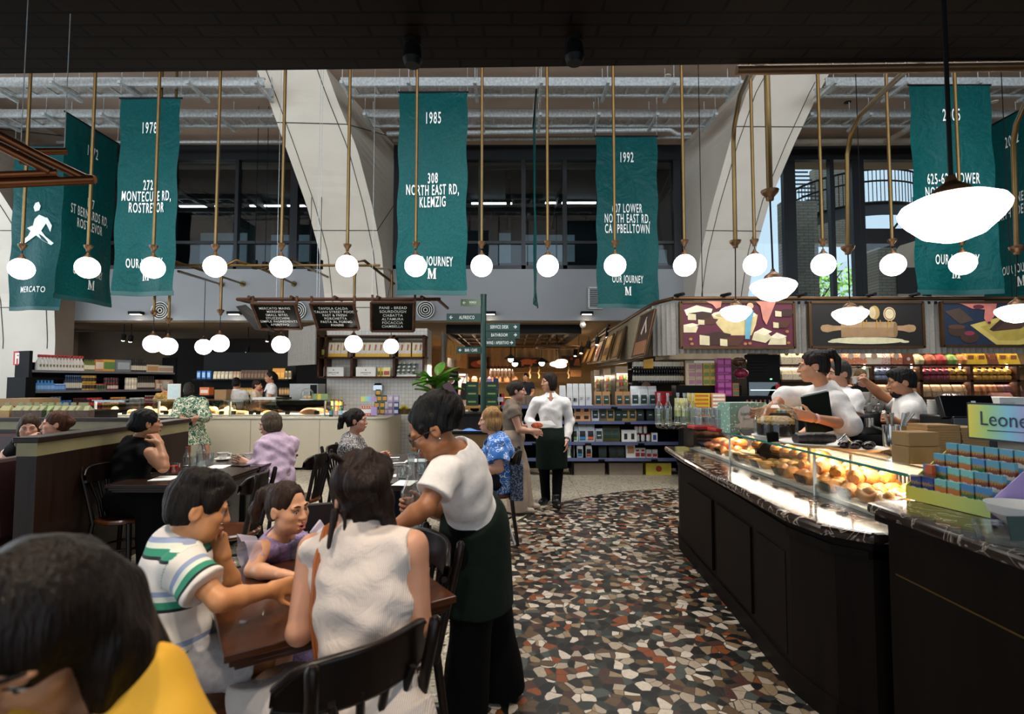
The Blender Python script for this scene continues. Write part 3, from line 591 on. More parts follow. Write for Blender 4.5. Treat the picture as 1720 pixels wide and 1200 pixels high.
def fire_sign(px,py,d,w,h,wh):
 p=W(px,py,d);t=thing('fire_sign','red fire extinguisher sign with white symbol '+wh,'sign',p)
 P('board',MB().box(p,(w,.012,h)),mat('sign_red','c0202c',.5),t,True)
 P('symbol',MB().box(p+V((0,-.009,-.02*h)),(w*.55,.004,h*.8)),WHITE,t,True);P('pictogram',MB().box(p+V((0,-.013,-.06)),(w*.16,.004,h*.4)).box(p+V((w*.06,-.013,h*.2)),(w*.2,.004,h*.08)),mat('sign_red','',.5),t,True)
fire_sign(30,602,9.8,.16,.26,'on the leftmost arch column');fire_sign(1226,612,9.2,.13,.2,'above the stacked purple boxes')
# ==== left wall shelving with groceries
a0,b0=W(46,700,9.7),W(292,700,12.3);dirv=V((b0 .x-a0 .x,b0 .y-a0 .y,0));Ls=dirv.length;rzs=math.atan2(dirv.y,dirv.x);org=V((a0 .x,a0 .y,0))
sh=thing('grocery_shelving','black wall shelving of cleaning products and sauces at the left','shelving',org,rzs)
P('back_panel',MB().box((Ls/2,.42,.95),(Ls,.03,1.9)),BLACK,sh)
for x in(0,Ls):P('upright',MB().box((x,.2,1.05),(.05,.46,2.1)),CHAR,sh)
shz=[1.72,1.33,.93,.55]
for z in shz:P('shelf',MB().box((Ls/2,.2,z),(Ls,.42,.04)),CHAR,sh);P('price_strip',MB().box((Ls/2,-.015,z),(Ls,.012,.045)),mat('price_strip_grey','6d6a72',.4),sh)
Ms=T(*org,rzs)
def on_shelf(u0,u1,z,n,y=.06):return[Ms@V((Ls*(u0+(u1-u0)*(i+.5)/n),y,z+.02))for i in range(n)]
SPRAY=MB().lathe([(0,0),(.055,0),(.06,.03),(.055,.14),(.03,.2),(.018,.22),(.018,.25),(0,.25)],n=10).box((0,-.01,.275),(.03,.07,.05),1).box((0,-.05,.285),(.02,.03,.02),1).box((0,-.06,.09),(.03,.004,.05),2)
row('spray_bottle',SPRAY,[WHITE,pm('c23b33'),pm('8a7a60')],'white spray bottle with a red trigger head on the top left shelf','bottle','red-topped spray bottles',on_shelf(.05,.32,shz[0],14),rzs)
def prods(spec):
 for name,mb,mats,lab,cat,u0,u1,zi,n,dz in spec:
  row(name,mb,mats,lab,cat,lab.split(' on ')[0]+' row',[p+V((0,0,dz))for p in on_shelf(u0,u1,shz[zi],n)],rzs)
sm=lambda c,l,cap,h=.24,r=.035:(bottle_mb(r,h),[pm(c),pm(l),pm(cap)])
jr=lambda c,l,cap,h=.13,r=.042:(jar_mb(r,h),[pm(c),pm(l),pm(cap)])
prods([('wine_bottle',*sm('6f7a3a','e0d8c0','2f4a2a'),'small pale bottle with a cream label on the top left shelf','bottle',.33,.40,0,6,0),('juice_carton',*[box_mb(.09,.09,.24),[pm('d98a58'),pm('efe2d0')]],'peach carton on the top left shelf','carton',.405,.455,0,4,0),('tea_box',*[box_mb(.13,.1,.25),[pm('d9a441'),pm('5f8a4a')]],'yellow box with a green panel on the top left shelf','box',.46,.53,0,3,0),('storage_box',*[box_mb(.3,.2,.25),[pm('6f7a86'),pm('a8b0b8')]],'grey box on the top left shelf','box',.56,.60,0,1,0),('wine_bottle',*sm('23201e','d9cfc0','15110f',.28),'dark bottle with a pale label on the top left shelf','bottle',.62,.77,0,10,0),('paper_pack',*[box_mb(.12,.1,.17),[pm('d8c9b0'),pm('c99a70')]],'cream packet on the top left shelf','packet',.78,.85,0,4,0),('tin_can',*jr('d9d2c6','b89a86','c8c4bc',.16,.036),'pale tin on the top left shelf','tin',.86,.99,0,10,0),('detergent_bottle',*sm('4f8fd0','86b6e6','3f77b6',.2,.05),'blue plastic bottle on the second left shelf','bottle',.05,.15,1,5,0),('detergent_tub',*jr('3f7fcf','7aa6e0','9fc4ee',.13,.055),'short blue tub on the second left shelf','tub',.155,.21,1,3,0),('oil_bottle',*sm('2b3a55','c9c4b0','5a86c0',.3,.033),'dark bottle with a blue cap on the second left shelf','bottle',.215,.32,1,8,0),('coffee_tin',*jr('c79a2e','2a2620','a87f28',.15,.06),'yellow tin with a black label on the second left shelf','tin',.325,.40,1,4,0),('coffee_tin',*jr('c79a2e','2a2620','a87f28',.15,.06),'yellow tin with a black label on top of another on the second left shelf','tin',.325,.40,1,4,.15),('sauce_jar',*jr('5c7a4a','2b3a2a','b0302c'),'green jar with a red lid on the second left shelf','jar',.41,.48,1,4,0),('sauce_jar',*jr('8c2f2c','d0c4b4','3a2a2a'),'red jar with a pale label on the second left shelf','jar',.49,.56,1,4,0),('sauce_jar',*jr('8c2f2c','2c2430','3a2a2a'),'red jar with a dark label stacked on the second left shelf','jar',.47,.56,1,5,.13),('cream_jar',*jr('d9cdb6','efe6d6','d8c8b0'),'cream jar on the second left shelf','jar',.62,.70,1,4,0),('cream_jar',*jr('d9cdb6','efe6d6','d8c8b0'),'cream jar stacked on another on the second left shelf','jar',.62,.70,1,4,.13),('oil_bottle',*sm('2a211c','c0b4a8','1c1614',.3,.033),'dark brown bottle with a pale label on the second left shelf','bottle',.71,.84,1,9,0),('flour_bag',*[bag_mb(.13,.09,.22),[pm('c9a48c'),pm('e8d9c8')]],'pale pink flour bag on the second left shelf','bag',.86,.99,1,6,0),('detergent_bottle',*sm('2f78b8','8fbce0','2f68b0',.28,.06),'tall blue bottle on the third left shelf','bottle',.13,.20,2,3,0),('detergent_bottle',*sm('3f6fc0','a9c6ec','4f7fd0',.2,.06),'blue flask with a pale label on the third left shelf','bottle',.205,.26,2,3,0),('sauce_bottle',*sm('3a1c1c','a03030','7a2020',.24),'dark red bottle on the third left shelf','bottle',.27,.36,2,8,0),('tomato_can',*jr('c23030','2c2020','d0483c',.12,.045),'red can on the third left shelf','can',.33,.45,2,7,0),('tomato_can',*jr('c23030','2c2020','d0483c',.12,.045),'red can stacked on another on the third left shelf','can',.36,.45,2,5,.12),('mustard_jar',*jr('d08a2c','3a2c1c','e0a83a',.12,.04),'orange jar with a dark label on the third left shelf','jar',.46,.62,2,10,0),('mustard_jar',*jr('d07a2c','3a2c1c','e0a83a',.12,.04),'orange jar stacked on another on the third left shelf','jar',.52,.62,2,6,.12),('white_jar',*jr('d8d4cc','7a6a60','e6e2da',.11,.045),'white jar on the third left shelf','jar',.63,.76,2,7,0),('white_jar',*jr('d8d4cc','7a6a60','e6e2da',.11,.045),'white jar stacked on another on the third left shelf','jar',.66,.76,2,5,.11),('passata_bottle',*sm('8f2a22','a83a30','c8c0b0',.26,.04),'red passata bottle on the third left shelf','bottle',.77,.99,2,14,0),('passata_bottle',*sm('b8a89c','d9d0c4','6a3a30',.24,.04),'pale bottle on the lowest left shelf','bottle',.55,.70,3,8,0),('oil_bottle',*sm('2a2a1c','a0a040','1c1c14',.28,.034),'dark green bottle on the lowest left shelf','bottle',.36,.54,3,12,0),])
# ==== deli counter (left)
zc=.91;xA,xB=-7.3,-2.17
pts=[(xA,9.0)]+[(xB-.28+.28*math.sin(a),9.28-.28*math.cos(a))for a in[PI/2*i/10 for i in range(11)]]+[(xB-.05,10.4)]
CREAMC=mat('cream_counter_panel','cfc3ad',.5,var=.03,scale=1.5)
def ring_wall(pts,z0,z1,off=0):
 m=MB()
 for(x0,y0),(x1,y1)in zip(pts,pts[1:]):
  m.add([(x0,y0,z0),(x1,y1,z0),(x1,y1,z1),(x0,y0,z1)],[(0,1,2,3)],0,True)
 return m
dc=thing('deli_counter','long cream deli counter with a rounded right corner','counter',((xA+xB)/2,9.0,0))
poly=pts+[(xB-.55,10.4),(xB-.75,9.95),(xA,9.95)]
body=MB().add([(x,y,z)for z in(.04,zc-.03)for x,y in poly],[list(range(len(poly)))[::-1],[len(poly)+i for i in range(len(poly))]]);n_=len(poly)
body.add([(x,y,z)for z in(.04,zc-.03)for x,y in poly],[(i,(i+1)%n_,n_+(i+1)%n_,n_+i)for i in range(n_)])
P('body',body,CREAMC,dc,True)
top=MB();po=[(x+(.02 if x>-3 else 0),y-.02 if y<9.6 else y)for x,y in poly]
top.add([(x,y,z)for z in(zc-.03,zc)for x,y in po],[list(range(n_))[::-1],[n_+i for i in range(n_)]]+[(i,(i+1)%n_,n_+(i+1)%n_,n_+i)for i in range(n_)])
P('worktop',top,mat('pale_stone_top','d8d0c0',.25),dc,True);P('kickboard',MB().box(((xA+xB)/2-.2,9.5,.02),(xB-xA-.5,.9,.04)),BLACK,dc,True)
for px in(420,536,252):P('panel_joint',MB().box((W(px,750,8.998).x,8.998,.46),(.006,.004,.84)),mat('joint_line','8a7f6c',.6),dc,True)
xg0,xg1=W(158,690,9.05).x,W(560,690,9.05).x
gc=thing('deli_glass_case','long low glass food case on the cream deli counter','display case',((xg0+xg1)/2,9.1,zc))
P('glass_front',MB().box(((xg0+xg1)/2,9.06,zc+.14),(xg1-xg0,.01,.28)),GLASSC,gc,True);P('glass_top',MB().box(((xg0+xg1)/2,9.33,zc+.285),(xg1-xg0+.05,.6,.014)),glassmat('green_edge_glass',(.85,.95,.92),.1),gc,True)
for px in(158,265,385,545,560):P('glass_divider',MB().box((W(px,690,9.05).x,9.08,zc+.14),(.02,.04,.28)),mat('steel_post','b9bcb8',.35,.5),gc,True)
P('tray_floor',MB().box(((xg0+xg1)/2,9.35,zc+.02),(xg1-xg0,.5,.03)),mat('lit_food_tray','e0d6c4',.5),gc,True)
P('back_panel',MB().box(((xg0+xg1)/2,9.62,zc+.13),(xg1-xg0,.012,.22)),glassmat('dim_back_glass',(.6,.6,.58),.08),gc,True)
area('deli_case_strip',((xg0+xg1)/2,9.3,zc+.265),(0,0,0),xg1-xg0,.05,60,WARM2)
BREAD=mat('baked_crust','b8773a',.6,var=.35,scale=18,bump=.4,bscale=40);BREAD2=mat('pale_crust','d6a868',.6,var=.25,scale=14,bump=.3,bscale=40);BROWNB=mat('brown_loaf','8a5a34',.7,var=.25,scale=20,bump=.4)
GRN=mat('salad_green','5f7a34',.6,var=.4,scale=30)
def loaf_mb(l,w,h):return MB().grid(lambda u,v:V((l*(u-.5),w/2*math.sin(PI*min(1,max(0,u)))**.5*math.cos(PI*(1-v)),h*math.sin(PI*u)**.4*math.sin(PI*v))),12,8)
rr=random.Random(5);first={}
for i in range(46):
 px=rr.uniform(185,540);kind=0 if px<400 else(1 if px<480 else 2)
 if 415<px<520 and rr.random()<.6:continue
 y=rr.uniform(9.18,9.5);x=W(px,690,y).x;z=zc+.04+(rr.choice([0,.05])if px<390 else 0)
 mk=[('filled_roll',loaf_mb(.2,.1,.075),BREAD2,'filled bread roll piled in the deli glass case'),('flat_focaccia',loaf_mb(.26,.14,.05),BREAD,'flat golden bread in the deli glass case'),('long_loaf',loaf_mb(.42,.13,.1),BROWNB,'long brown loaf at the right end of the deli case')][kind]
 if kind in first:cp(first[kind],(x,y,z),rr.uniform(-.5,.5))
 else:first[kind]=one(mk[0],mk[1],mk[2],mk[3],'bread',(x,y,z),rr.uniform(-.5,.5),mk[3].split(' in ')[0]+'s')
tagmb=MB().box((0,0,.03),(.085,.006,.06),0,Euler((-.35,0,0)).to_matrix())
row('price_tag',tagmb,BLACK,'small black price tag along the front of the deli case','price tag','deli price tags',[V((W(px,694,9.12).x,9.12,zc+.035))for px in(190,209,279,372,392,422,434,463,483,532)])
def P3(px,py,d):return W(px,py,d)
def bx_(name,lbl,cat,px0,px1,py0,py1,d,depth,m,panel=None,grp=None,rz=0):
 a,b=W(px0,py1,d),W(px1,py0,d);w=b.x-a.x;h=b.z-a.z;mb=box_mb(w,depth,h,panel)if panel else MB().box((0,0,h/2),(w,depth,h))
 return one(name,mb,m,lbl,cat,((a.x+b.x)/2,d+depth/2,a.z),rz,grp)
bx_('menu_stand','white menu card stand on the deli case beside the green dress','menu stand',281,303,645,671,9.2,.02,[WHITE,pm('cfe0e0')],(.1,.9,.1,.9))
bx_('white_tray','white food tray on the deli glass top','tray',424,462,668,672,9.2,.3,WHITE)
bx_('tablet_stand','black card payment tablet on the deli glass top','tablet',460,480,668,671,9.25,.25,BLACK)
t=bx_('carton','brown cardboard carton behind the deli case','carton',360,380,655,672,10.1,.3,CARDB)
t=bx_('orange_box','orange and white packets stacked behind the green dress','packet',335,351,651,665,11.62,.2,[pm('d8743a'),pm('e0d0c0')],(.1,.9,.3,.7))
ov=thing('counter_oven','stainless steel oven on the back bench of the deli','oven',(W(510,672,10.0).x,10.0,zc));a,b=W(486,672,10.0),W(534,645,10.0)
P('housing',MB().box(((a.x+b.x)/2,10.2,(a.z+b.z)/2),(b.x-a.x,.4,b.z-a.z)),mat('brushed_steel','a9a8a4',.32,.85,stretch=(1,1,30)),ov,True);P('control_panel',MB().box((b.x-.08,9.99,(a.z+b.z)/2),(.12,.02,b.z-a.z-.04)),BLACK,ov,True)
for nm,lbl,px,py,d,r in(('cake_dome','glass cake dome on the deli case beside the steel oven',516,670,9.2,.11),):
 p=W(px,py+2,d);t=thing(nm,lbl,'cake dome',p);P('dome',MB().lathe([(r,.0),(r,.09),(r*.9,.15),(r*.6,.19),(.02,.205),(.02,.225),(0,.23)],p,18),GLASSC,t,True);P('plate',MB().cyl(p,p+V((0,0,.012)),r*1.1,n=20),WHITE,t,True)
 P('cakes',MB().ball(p+V((-.03,0,.045)),(.04,.04,.03),8).ball(p+V((.04,.01,.045)),(.04,.04,.03),8),BREAD2,t,True)
bx_('gift_box','patterned green and yellow gift box beside the glass dome','gift box',524,551,662,672,9.2,.16,[pm('8a9a6a'),pm('d9c04a')],(.35,.55,0,1))
for i,(px,c,l,cp_,lb)in enumerate([(555,GLASSG,pm('9ac0d0'),pm('c8ccd0'),'green water bottle with a blue label at the end of the deli counter'),(563,GLASSC,pm('e0b0b8'),pm('d0d0d0'),'clear bottle with a pink label at the end of the deli counter'),(571,GLASSG,pm('b0d0e0'),pm('c8ccd0'),'second green water bottle right of the clear one'),(578,GLASSC,pm('e6e6e6'),pm('b02020'),'clear bottle with a white label right of the green ones')]):
 p=W(px,694,9.06);one('water_bottle',bottle_mb(.038,.21),[c,l,cp_],lb,'bottle',(p.x,9.1,zc))
for i,(px,c,lb)in enumerate([(559,'3a2a50','dark purple'),(566,'a82a30','dark red'),(573,'2a3a70','navy')]):
 p=W(px,682,9.4)
 one('soft_drink_can',jar_mb(.033,.15),[pm(c),pm('d0a030'),pm('c8a040')],f'{lb} drink can behind the green water bottles','can',(p.x,9.4,zc))
 one('soft_drink_can',jar_mb(.033,.15),[pm(c),pm('d0a030'),pm('c8a040')],f'{lb} drink can stacked on top behind the green water bottles','can',(p.x,9.4,zc+.15))
cd=thing('candy_display','colourful candy box display with a rainbow header on the deli counter','display box',(W(614,697,9.15).x,9.15,zc));a,b=W(602,697,9.15),W(627,667,9.15);cx_=(a.x+b.x)/2
def m_rainbow():
 m,nt,bb=newmat('rainbow_card');tc=nt.nodes.new('ShaderNodeTexCoord');sp=nt.nodes.new('ShaderNodeSeparateXYZ');nt.links.new(tc.outputs['Generated'],sp.inputs[0])
 nt.links.new(ramp(nt,[(0,'e6d44a'),(.25,'a8cf86'),(.5,'86c6dc'),(.75,'a99ad0'),(1,'d68fc0')],sp.outputs[0]),bb.inputs['Base Color']);bb.inputs['Roughness'].default_value=.5;return m
RAINB=m_rainbow()
P('header_card',MB().box((cx_,9.3,b.z-.04),(b.x-a.x,.01,.09)),RAINB,cd,True);P('tier',MB().box((cx_,9.22,zc+.06),(b.x-a.x,.16,.12),0).box((cx_,9.28,zc+.15),(b.x-a.x,.08,.06)),WHITE,cd,True)
tn=row('candy_tin',MB().box((0,0,.022),(.036,.02,.044)).box((0,-.011,.022),(.026,.002,.02),1),[pm('b8442c'),pm('e8d0b0')],'small orange candy tin in the rainbow display on the deli counter','candy tin','candy tins on the deli counter',[V((a.x+.025+.043*i,9.13+.05*j,zc+.01+.062*j))for j in range(3)for i in range(6)])
for j,(px,py)in enumerate([(632,692),(641,692),(632,681),(641,681),(636,670),(645,670),(634,660)]):
 p=W(px,py+5,9.2);one('biscuit_box',box_mb(.085,.07,.11),[pm('1f4438'),pm('c8963a')],'dark green biscuit box stacked at the rounded counter corner','box',(p.x,9.25,p.z),.2,'green biscuit boxes')
for j,(px,k,c)in enumerate([(655,0,'a88abf'),(655,1,'a88abf'),(655,2,'c6b0d8'),(665,0,'2a4a80'),(665,1,'2a4a80'),(665,2,'b0a0d0'),(647,2,'d8d8dc'),(647,1,'d8d8dc'),(647,0,'a88abf')]):
 one('chocolate_box',box_mb(.085,.1,.118,(.1,.9,.3,.8)),[pm(c),pm('e0d8e0')],{'a88abf':'lilac','c6b0d8':'pale lilac','2a4a80':'navy','b0a0d0':'violet','d8d8dc':'silver grey'}[c]+' chocolate box stacked behind the green biscuit boxes','box',(W(px,680,9.5).x,9.55,zc+.12*k),.1,'lilac and navy chocolate boxes')
one('lemon_basket',MB().lathe([(0,0),(.1,0),(.14,.1),(.13,.1),(.09,.01),(0,.01)],n=16).ball((-.04,0,.11),(.045,.035,.035),8,1).ball((.04,.02,.11),(.045,.035,.035),8,1).ball((0,-.03,.14),(.045,.035,.035),8,1),[mat('wire_wicker','6a5636',.7),mat('lemon_peel','d8c030',.5)],'basket of yellow lemons at the rounded end of the deli counter','basket',(W(679,680,9.8).x,9.8,zc))
bx_('perfume_box','small lilac carton standing at the counter edge by the candy display','box',623,633,684,698,9.05,.05,pm('b098cc'))
dryr=thing('hand_dryer','rounded chrome dispenser on the white tiled pier','dispenser',W(636,665,10.55));a=W(636,654,10.51)
P('cover',MB().lathe([(0,-.12),(.08,-.12),(.125,-.02),(.12,.08),(.08,.12),(0,.125)],a,4,q=Euler((0,0,PI/4)).to_matrix(),smooth=False),mat('chrome','d0d2d4',.12,1,var=0),dryr,True);P('spout',MB().box(a+V((0,-.03,-.13)),(.08,.05,.03)),CHAR,dryr,True)
TILE=m_brick('white_square_tile','d9d6cf','d2cec6','b8b3a8',.075,.075,.004,.25,.3,(0,2,1),0)
S('wall_tiled',MB().box(((W(540,600,10.60).x+W(718,600,10.60).x)/2+.08,10.85,1.3),(W(718,600,10.60).x-W(540,600,10.60).x-.16,.6,2.62)),TILE)
ws=thing('wall_shelf','dark walnut wall shelf with open cubes on the tiled pier','shelf',W(625,636,10.25));d=10.25
for py in(565,601,634):
 a,b=W(532,py,d),W(715,py,d);P('board',MB().box(((a.x+b.x)/2,d+.16,a.z),(b.x-a.x,.32,.035)),WALNUT,ws,True)
for px in(534,546,590,661,711):
 a,b=W(px,635,d),W(px,563,d);P('divider',MB().box((a.x,d+.16,(a.z+b.z)/2),(.045 if px>540 else.03,.32,b.z-a.z)),WALNUT,ws,True)
PAN=pm('e0b030');zs1,zs0=W(600,601,10.25).z+.018,W(600,634,10.25).z+.018
pb=MB();w_,h_=.125,.335
pb.merge(bag_mb(w_,.1,h_,(.2,.85),.92));pb.box((0,-.052,.03),(w_*1.02,.004,.055),0);pb.box((0,-.045,.15),(.03,.014,.2),2,Euler((.06,.12,0)).to_matrix());pb.box((0,-.01,h_*.94),(w_,.03,.04),3)
row('breadstick_pack',pb,[PAN,pm('d8d2c8'),pm('a8692c'),pm('3a2c14')],'tall yellow and white breadstick pack on the upper walnut shelf','packet','breadstick packs',[V((W(px,600,10.40).x,10.40,zs1))for px in(557,568,579,603,612,621,631,640,649,675,685,698,706)],.08)
for px,py,w2,lb in((560,634,34,'left'),(614,634,34,'right')):
 a,b=W(px-17,634,10.27),W(px+17,617,10.27);t=thing('care_box',f'white handle-with-care cake box on the lower walnut shelf, {lb} of two','box',((a.x+b.x)/2,10.33,zs0),0,'white cake boxes')
 P('carton',MB().box((0,0,.09),(.39,.1,.19)),WHITE,t);m=MB();text(m,'HANDLE WITH CARE',.036,T(0,-.053,.06),xs=.6);m.box((0,-.052,.125),(.02,.002,.02));m.box((0,-.052,.035),(.08,.002,.006));P('printed_lettering',m,CHAR,t)
for px,c,l,lb in((637,'e0c83a','6a5a20','yellow packet'),(643,'e0c83a','6a5a20','yellow packet')):one('sweet_packet',bag_mb(.06,.05,.17),[pm(c),pm(l)],'slim yellow packet beside the right cake box','packet',(W(px,630,10.35).x,10.35,zs0),0,'slim yellow packets')
one('biscuit_packet',bag_mb(.14,.06,.18),[pm('e6d89a'),pm('b05040')],'cream packet with a red picture on the lower walnut shelf','packet',(W(650,630,10.35).x,10.35,zs0))
row('candy_jar',jar_mb(.03,.075),[pm('d9d6d0'),pm('3f5a48'),pm('e6e2da')],'small white jar with a green label in the tiered tray on the walnut shelf','jar','jars in the tiered tray',[V((W(670+8.5*i,630,10.37).x,10.31+.06*j,zs0+.05+.075*j))for j in range(3)for i in range(4)])
bx_('display_tray','white tiered tray of small jars on the walnut shelf','tray',666,699,629.5,633,10.29,.22,WHITE)
row('oil_bottle',bottle_mb(.035,.3),[pm('2a2a18'),pm('c8b860'),pm('15150e')],'dark oil bottle in the narrow side cube of the walnut shelf','bottle','oil bottles by the walnut shelf',[V((W(px,600,10.35).x,10.41,zs1))for px in(537,542)])
bs=thing('back_shelf','dark back shelf of packets behind the deli staff','shelving',(W(425,650,11.6).x,11.6,0));xa,xb=W(326,650,11.6).x,W(486,650,11.6).x
P('back_panel',MB().box(((xa+xb)/2,11.95,1.1),(xb-xa,.03,2.2)),BLACK,bs,True)
for py in(638,665):P('shelf',MB().box(((xa+xb)/2,11.75,W(400,py,11.6).z),(xb-xa,.4,.03)),CHAR,bs,True)
z1,z2=W(400,638,11.6).z+.015,W(400,665,11.6).z+.015
for px0,px1,n,z,nm,mb,mats,lb in((333,350,3,z1,'pasta_box',box_mb(.075,.07,.18),[pm('2a6ab8'),pm('9ac0e0')],'blue box on the dark back shelf'),(360,386,5,z1,'pasta_bag',bag_mb(.07,.06,.17),[pm('b8b09a'),pm('d6cfae')],'pale packet on the dark back shelf'),(388,404,4,z1,'pasta_bag',bag_mb(.06,.05,.17),[pm('b09070'),pm('cbb490')],'tan packet on the dark back shelf'),(406,446,8,z1,'grain_bag',bag_mb(.07,.06,.2),[pm('4a3424'),pm('7a5a3a')],'brown bag on the dark back shelf'),(460,474,3,z1,'chip_bag',bag_mb(.09,.08,.24),[pm('c88a30'),pm('e0a84a')],'orange bag lit at the right of the dark back shelf'),(480,486,2,z1,'pasta_box',box_mb(.05,.06,.18),[pm('c8b890'),pm('6a5a48')],'cream box at the right end of the dark back shelf'),(404,424,6,z2,'biscuit_pack',jar_mb(.03,.16),[pm('c8a060'),pm('e0c890'),pm('b08040')],'golden pack on the lower back shelf'),(428,440,4,z2,'biscuit_pack',jar_mb(.03,.14),[pm('7a3a3a'),pm('b07060'),pm('5a2a2a')],'dark red pack on the lower back shelf'),(470,484,4,z2,'biscuit_pack',jar_mb(.03,.16),[pm('b0885a'),pm('d0b080'),pm('806040')],'tan pack on the lower back shelf right of the apron')):
 row(nm,mb,mats,lb,'packet',lb+' row',lp((W(px0,640,11.62).x,11.66,z),(W(px1,640,11.62).x,11.66,z),n))
spot('deli_spot',W(440,585,10.2),W(430,640,11.5),40,WARM2,80);spot('deli_spot',W(330,575,10.0),W(250,640,11.5),45,WARM2,90)
for px,py,d,nm in((207,572,11.6,'left of the first overlapping globes'),(219,574,11.6,'right of its twin near the overlapping globes'),(415,592,12.2,'above the deli staff'),(449,573,11.6,'under the first menu board')):
 p=W(px,py,d);t=thing('track_spot','black ceiling spot lamp '+nm,'spotlight',p,0,'deli spot lamps');P('lamp_head',MB().cyl(p,p+V((.03,-.02,.13)),.045),BLACK,t,True);P('lens',MB().ball(p+V((-.004,0,-.005)),(.035,.035,.02),8),lampmat('warm_lens',(1,.85,.65),6),t,True);P('stem',MB().cyl(p+V((.03,-.02,.12)),V((p.x+.03,p.y-.02,2.82)),.01,n=6),BLACK,t,True)
CURT=mat('grey_linen_curtain','938f89',.85,var=.08,scale=30);CURT2=mat('warm_linen_curtain','a8977c',.85,var=.08,scale=30)
def curtain(lbl,a,b,z0,z1,m=CURT,pleat=.075,amp=.022,z0b=None,z1b=None):
 a,b=V((a[0],a[1],0)),V((b[0],b[1],0));L_=(b-a).length;n=max(8,int(L_/pleat)*6);dv=(b-a).normalized();nv=V((dv.y,-dv.x,0));z0b=z0 if z0b is None else z0b;z1b=z1 if z1b is None else z1b
 def fn(u,v):
  w=amp*math.sin(2*PI*u*L_/pleat+.6*math.sin(3.1*u*L_))*(1-.25*v)
  p=a.lerp(b,u)+nv*w;return V((p.x,p.y,(z0+(z0b-z0)*u)*(1-v)+(z1+(z1b-z1)*u)*v))
 return one('pleated_curtain',MB().grid(fn,n,6),m,lbl,'curtain',group='pleated shop curtains')
curtain('grey pleated curtain hanging over the deli behind the second globe',(W(470,600,10.2).x,10.6),(W(541,600,9.9).x,9.6),W(470,614,10.2).z,W(470,551,10.2).z)
# ==== menu boards on a walnut rail
mr=thing('menu_rail','brown rail of menu boards with short cross arms over the deli counter','rail',W(560,503,7.9))
P('long_rail',MB().tube([W(399,503,7.9),W(740,503,7.9)],.027,10),WALNUT,mr,True)
for px in(418,489,562,634,708):P('cross_arm',MB().tube([W(px,499,7.7),W(px+12,505,8.5)],.025,8),WALNUT,mr,True)
P('end_arm',MB().tube([W(399,503,7.9),W(420,508,8.6)],.027,8).tube([W(735,503,7.9),W(752,518,8.8)],.025,8),WALNUT,mr,True)
wr_=MB()
for px in(464,532,536,625):p=W(px,500,7.9);wr_.cyl(p,V((p.x,p.y,6.7)),.003,n=4)
P('suspension_wire',wr_,GALV,mr,True)
MENUB=mat('glossy_black_board','050404',.3,spec=.12)
def menu(lbl,quad,d0,d1,lines):
 tl,tr,br,bl=[W(x,y,d)for(x,y),d in zip(quad,(d0,d0,d1,d1))]
 t=thing('menu_board',lbl,'menu board',(bl+br)/2,0,'hanging menu boards');n=(tr-tl).cross(bl-tl).normalized()
 if n.y>0:n=-n
 pn_=P('panel',MB().add([tl,tr,br,bl,tl-n*.03,tr-n*.03,br-n*.03,bl-n*.03],[(0,1,2,3),(7,6,5,4),(0,4,5,1),(1,5,6,2),(2,6,7,3),(3,7,4,0)]),MENUB,t,True)
 f=MB()
 for a,b in((tl,tr),(tr,br),(br,bl),(bl,tl)):f.tube([a+n*.004,b+n*.004],.024,4)
 P('frame',f,WALNUT,t,True)
 ux=(tr-tl).normalized();uz=(tl-bl).normalized();w=(tr-tl).length;h=(tl-bl).length;M=Matrix(((ux.x,-n.x,uz.x,0),(ux.y,-n.y,uz.y,0),(ux.z,-n.z,uz.z,0),(0,0,0,1)));c=(tl+tr+br+bl)/4+n*.008
 m=MB()
 for i,s in enumerate(lines):text(m,s,h*.125,Matrix.Translation(c+uz*(h*.28-h*.13*i))@M,xs=.85,bold=.004,sp=1.1)
 P('printed_lettering',m,PRINT,pn_,True,label='white capital lettering');
 st_=MB()
 for q in(tl,tr):st_.box(q+V((0,.05,.04)),(.03,.03,.16))
 P('strap',st_,WALNUT,t,True)
 sd=MB()
menu('first hanging menu board, headed mercato, over the deli',[(422,510),(496,510),(507,552),(438,552)],7.7,8.1,['MERCATO MAINS','MERENDA','SMALL BITES','STUZZICHINI','SIMPLE INGREDIENTS','APERITIVO'])
menu('second hanging menu board, headed tavola calda, over the deli',[(521,510),(594,510),(603,553),(534,553)],7.7,8.1,['TAVOLA CALDA','ITALIAN STREET FOOD','FAST & FRESH','PORCHETTA','PASTA AL FORNO','PANINI'])
menu('third hanging menu board, headed pane bread, right of the left arch foot',[(624,508),(696,508),(695,556),(624,556)],7.7,8.1,['PANE - BREAD','SOURDOUGH','CIABATTA','ALTAMURA','FOCACCIA','CIAMBELLA'])
for px,lb in((407,'left of the first'),):
 a=W(398,517,8.1);b=W(445,555,8.1);one('tilted_board',MB().add([W(396,515,8.4),W(412,512,8.0),W(462,558,8.0),W(428,554,8.5)]+[v+V((0,.03,0))for v in(W(396,515,8.4),W(412,512,8.0),W(462,558,8.0),W(428,554,8.5))],[(0,1,2,3),(7,6,5,4),(0,4,5,1),(1,5,6,2),(2,6,7,3),(3,7,4,0)]),CHAR,'dark tilted end board left of the first menu board','board')
for px0 in(430,447,523,540):
 p=W(px0-2,452+(3 if px0%2 else 0),9.5)
 t=thing('twin_spot','small black cylinder downlight under the brass frame','spotlight',p,0,'small cylinder downlights');P('lamp_head',MB().cyl(p,p+V((0,0,.16)),.05),BLACK,t,True);P('stem',MB().cyl(p+V((0,0,.16)),V((p.x,p.y,6.7)),.006,n=5),BLACK,t,True)
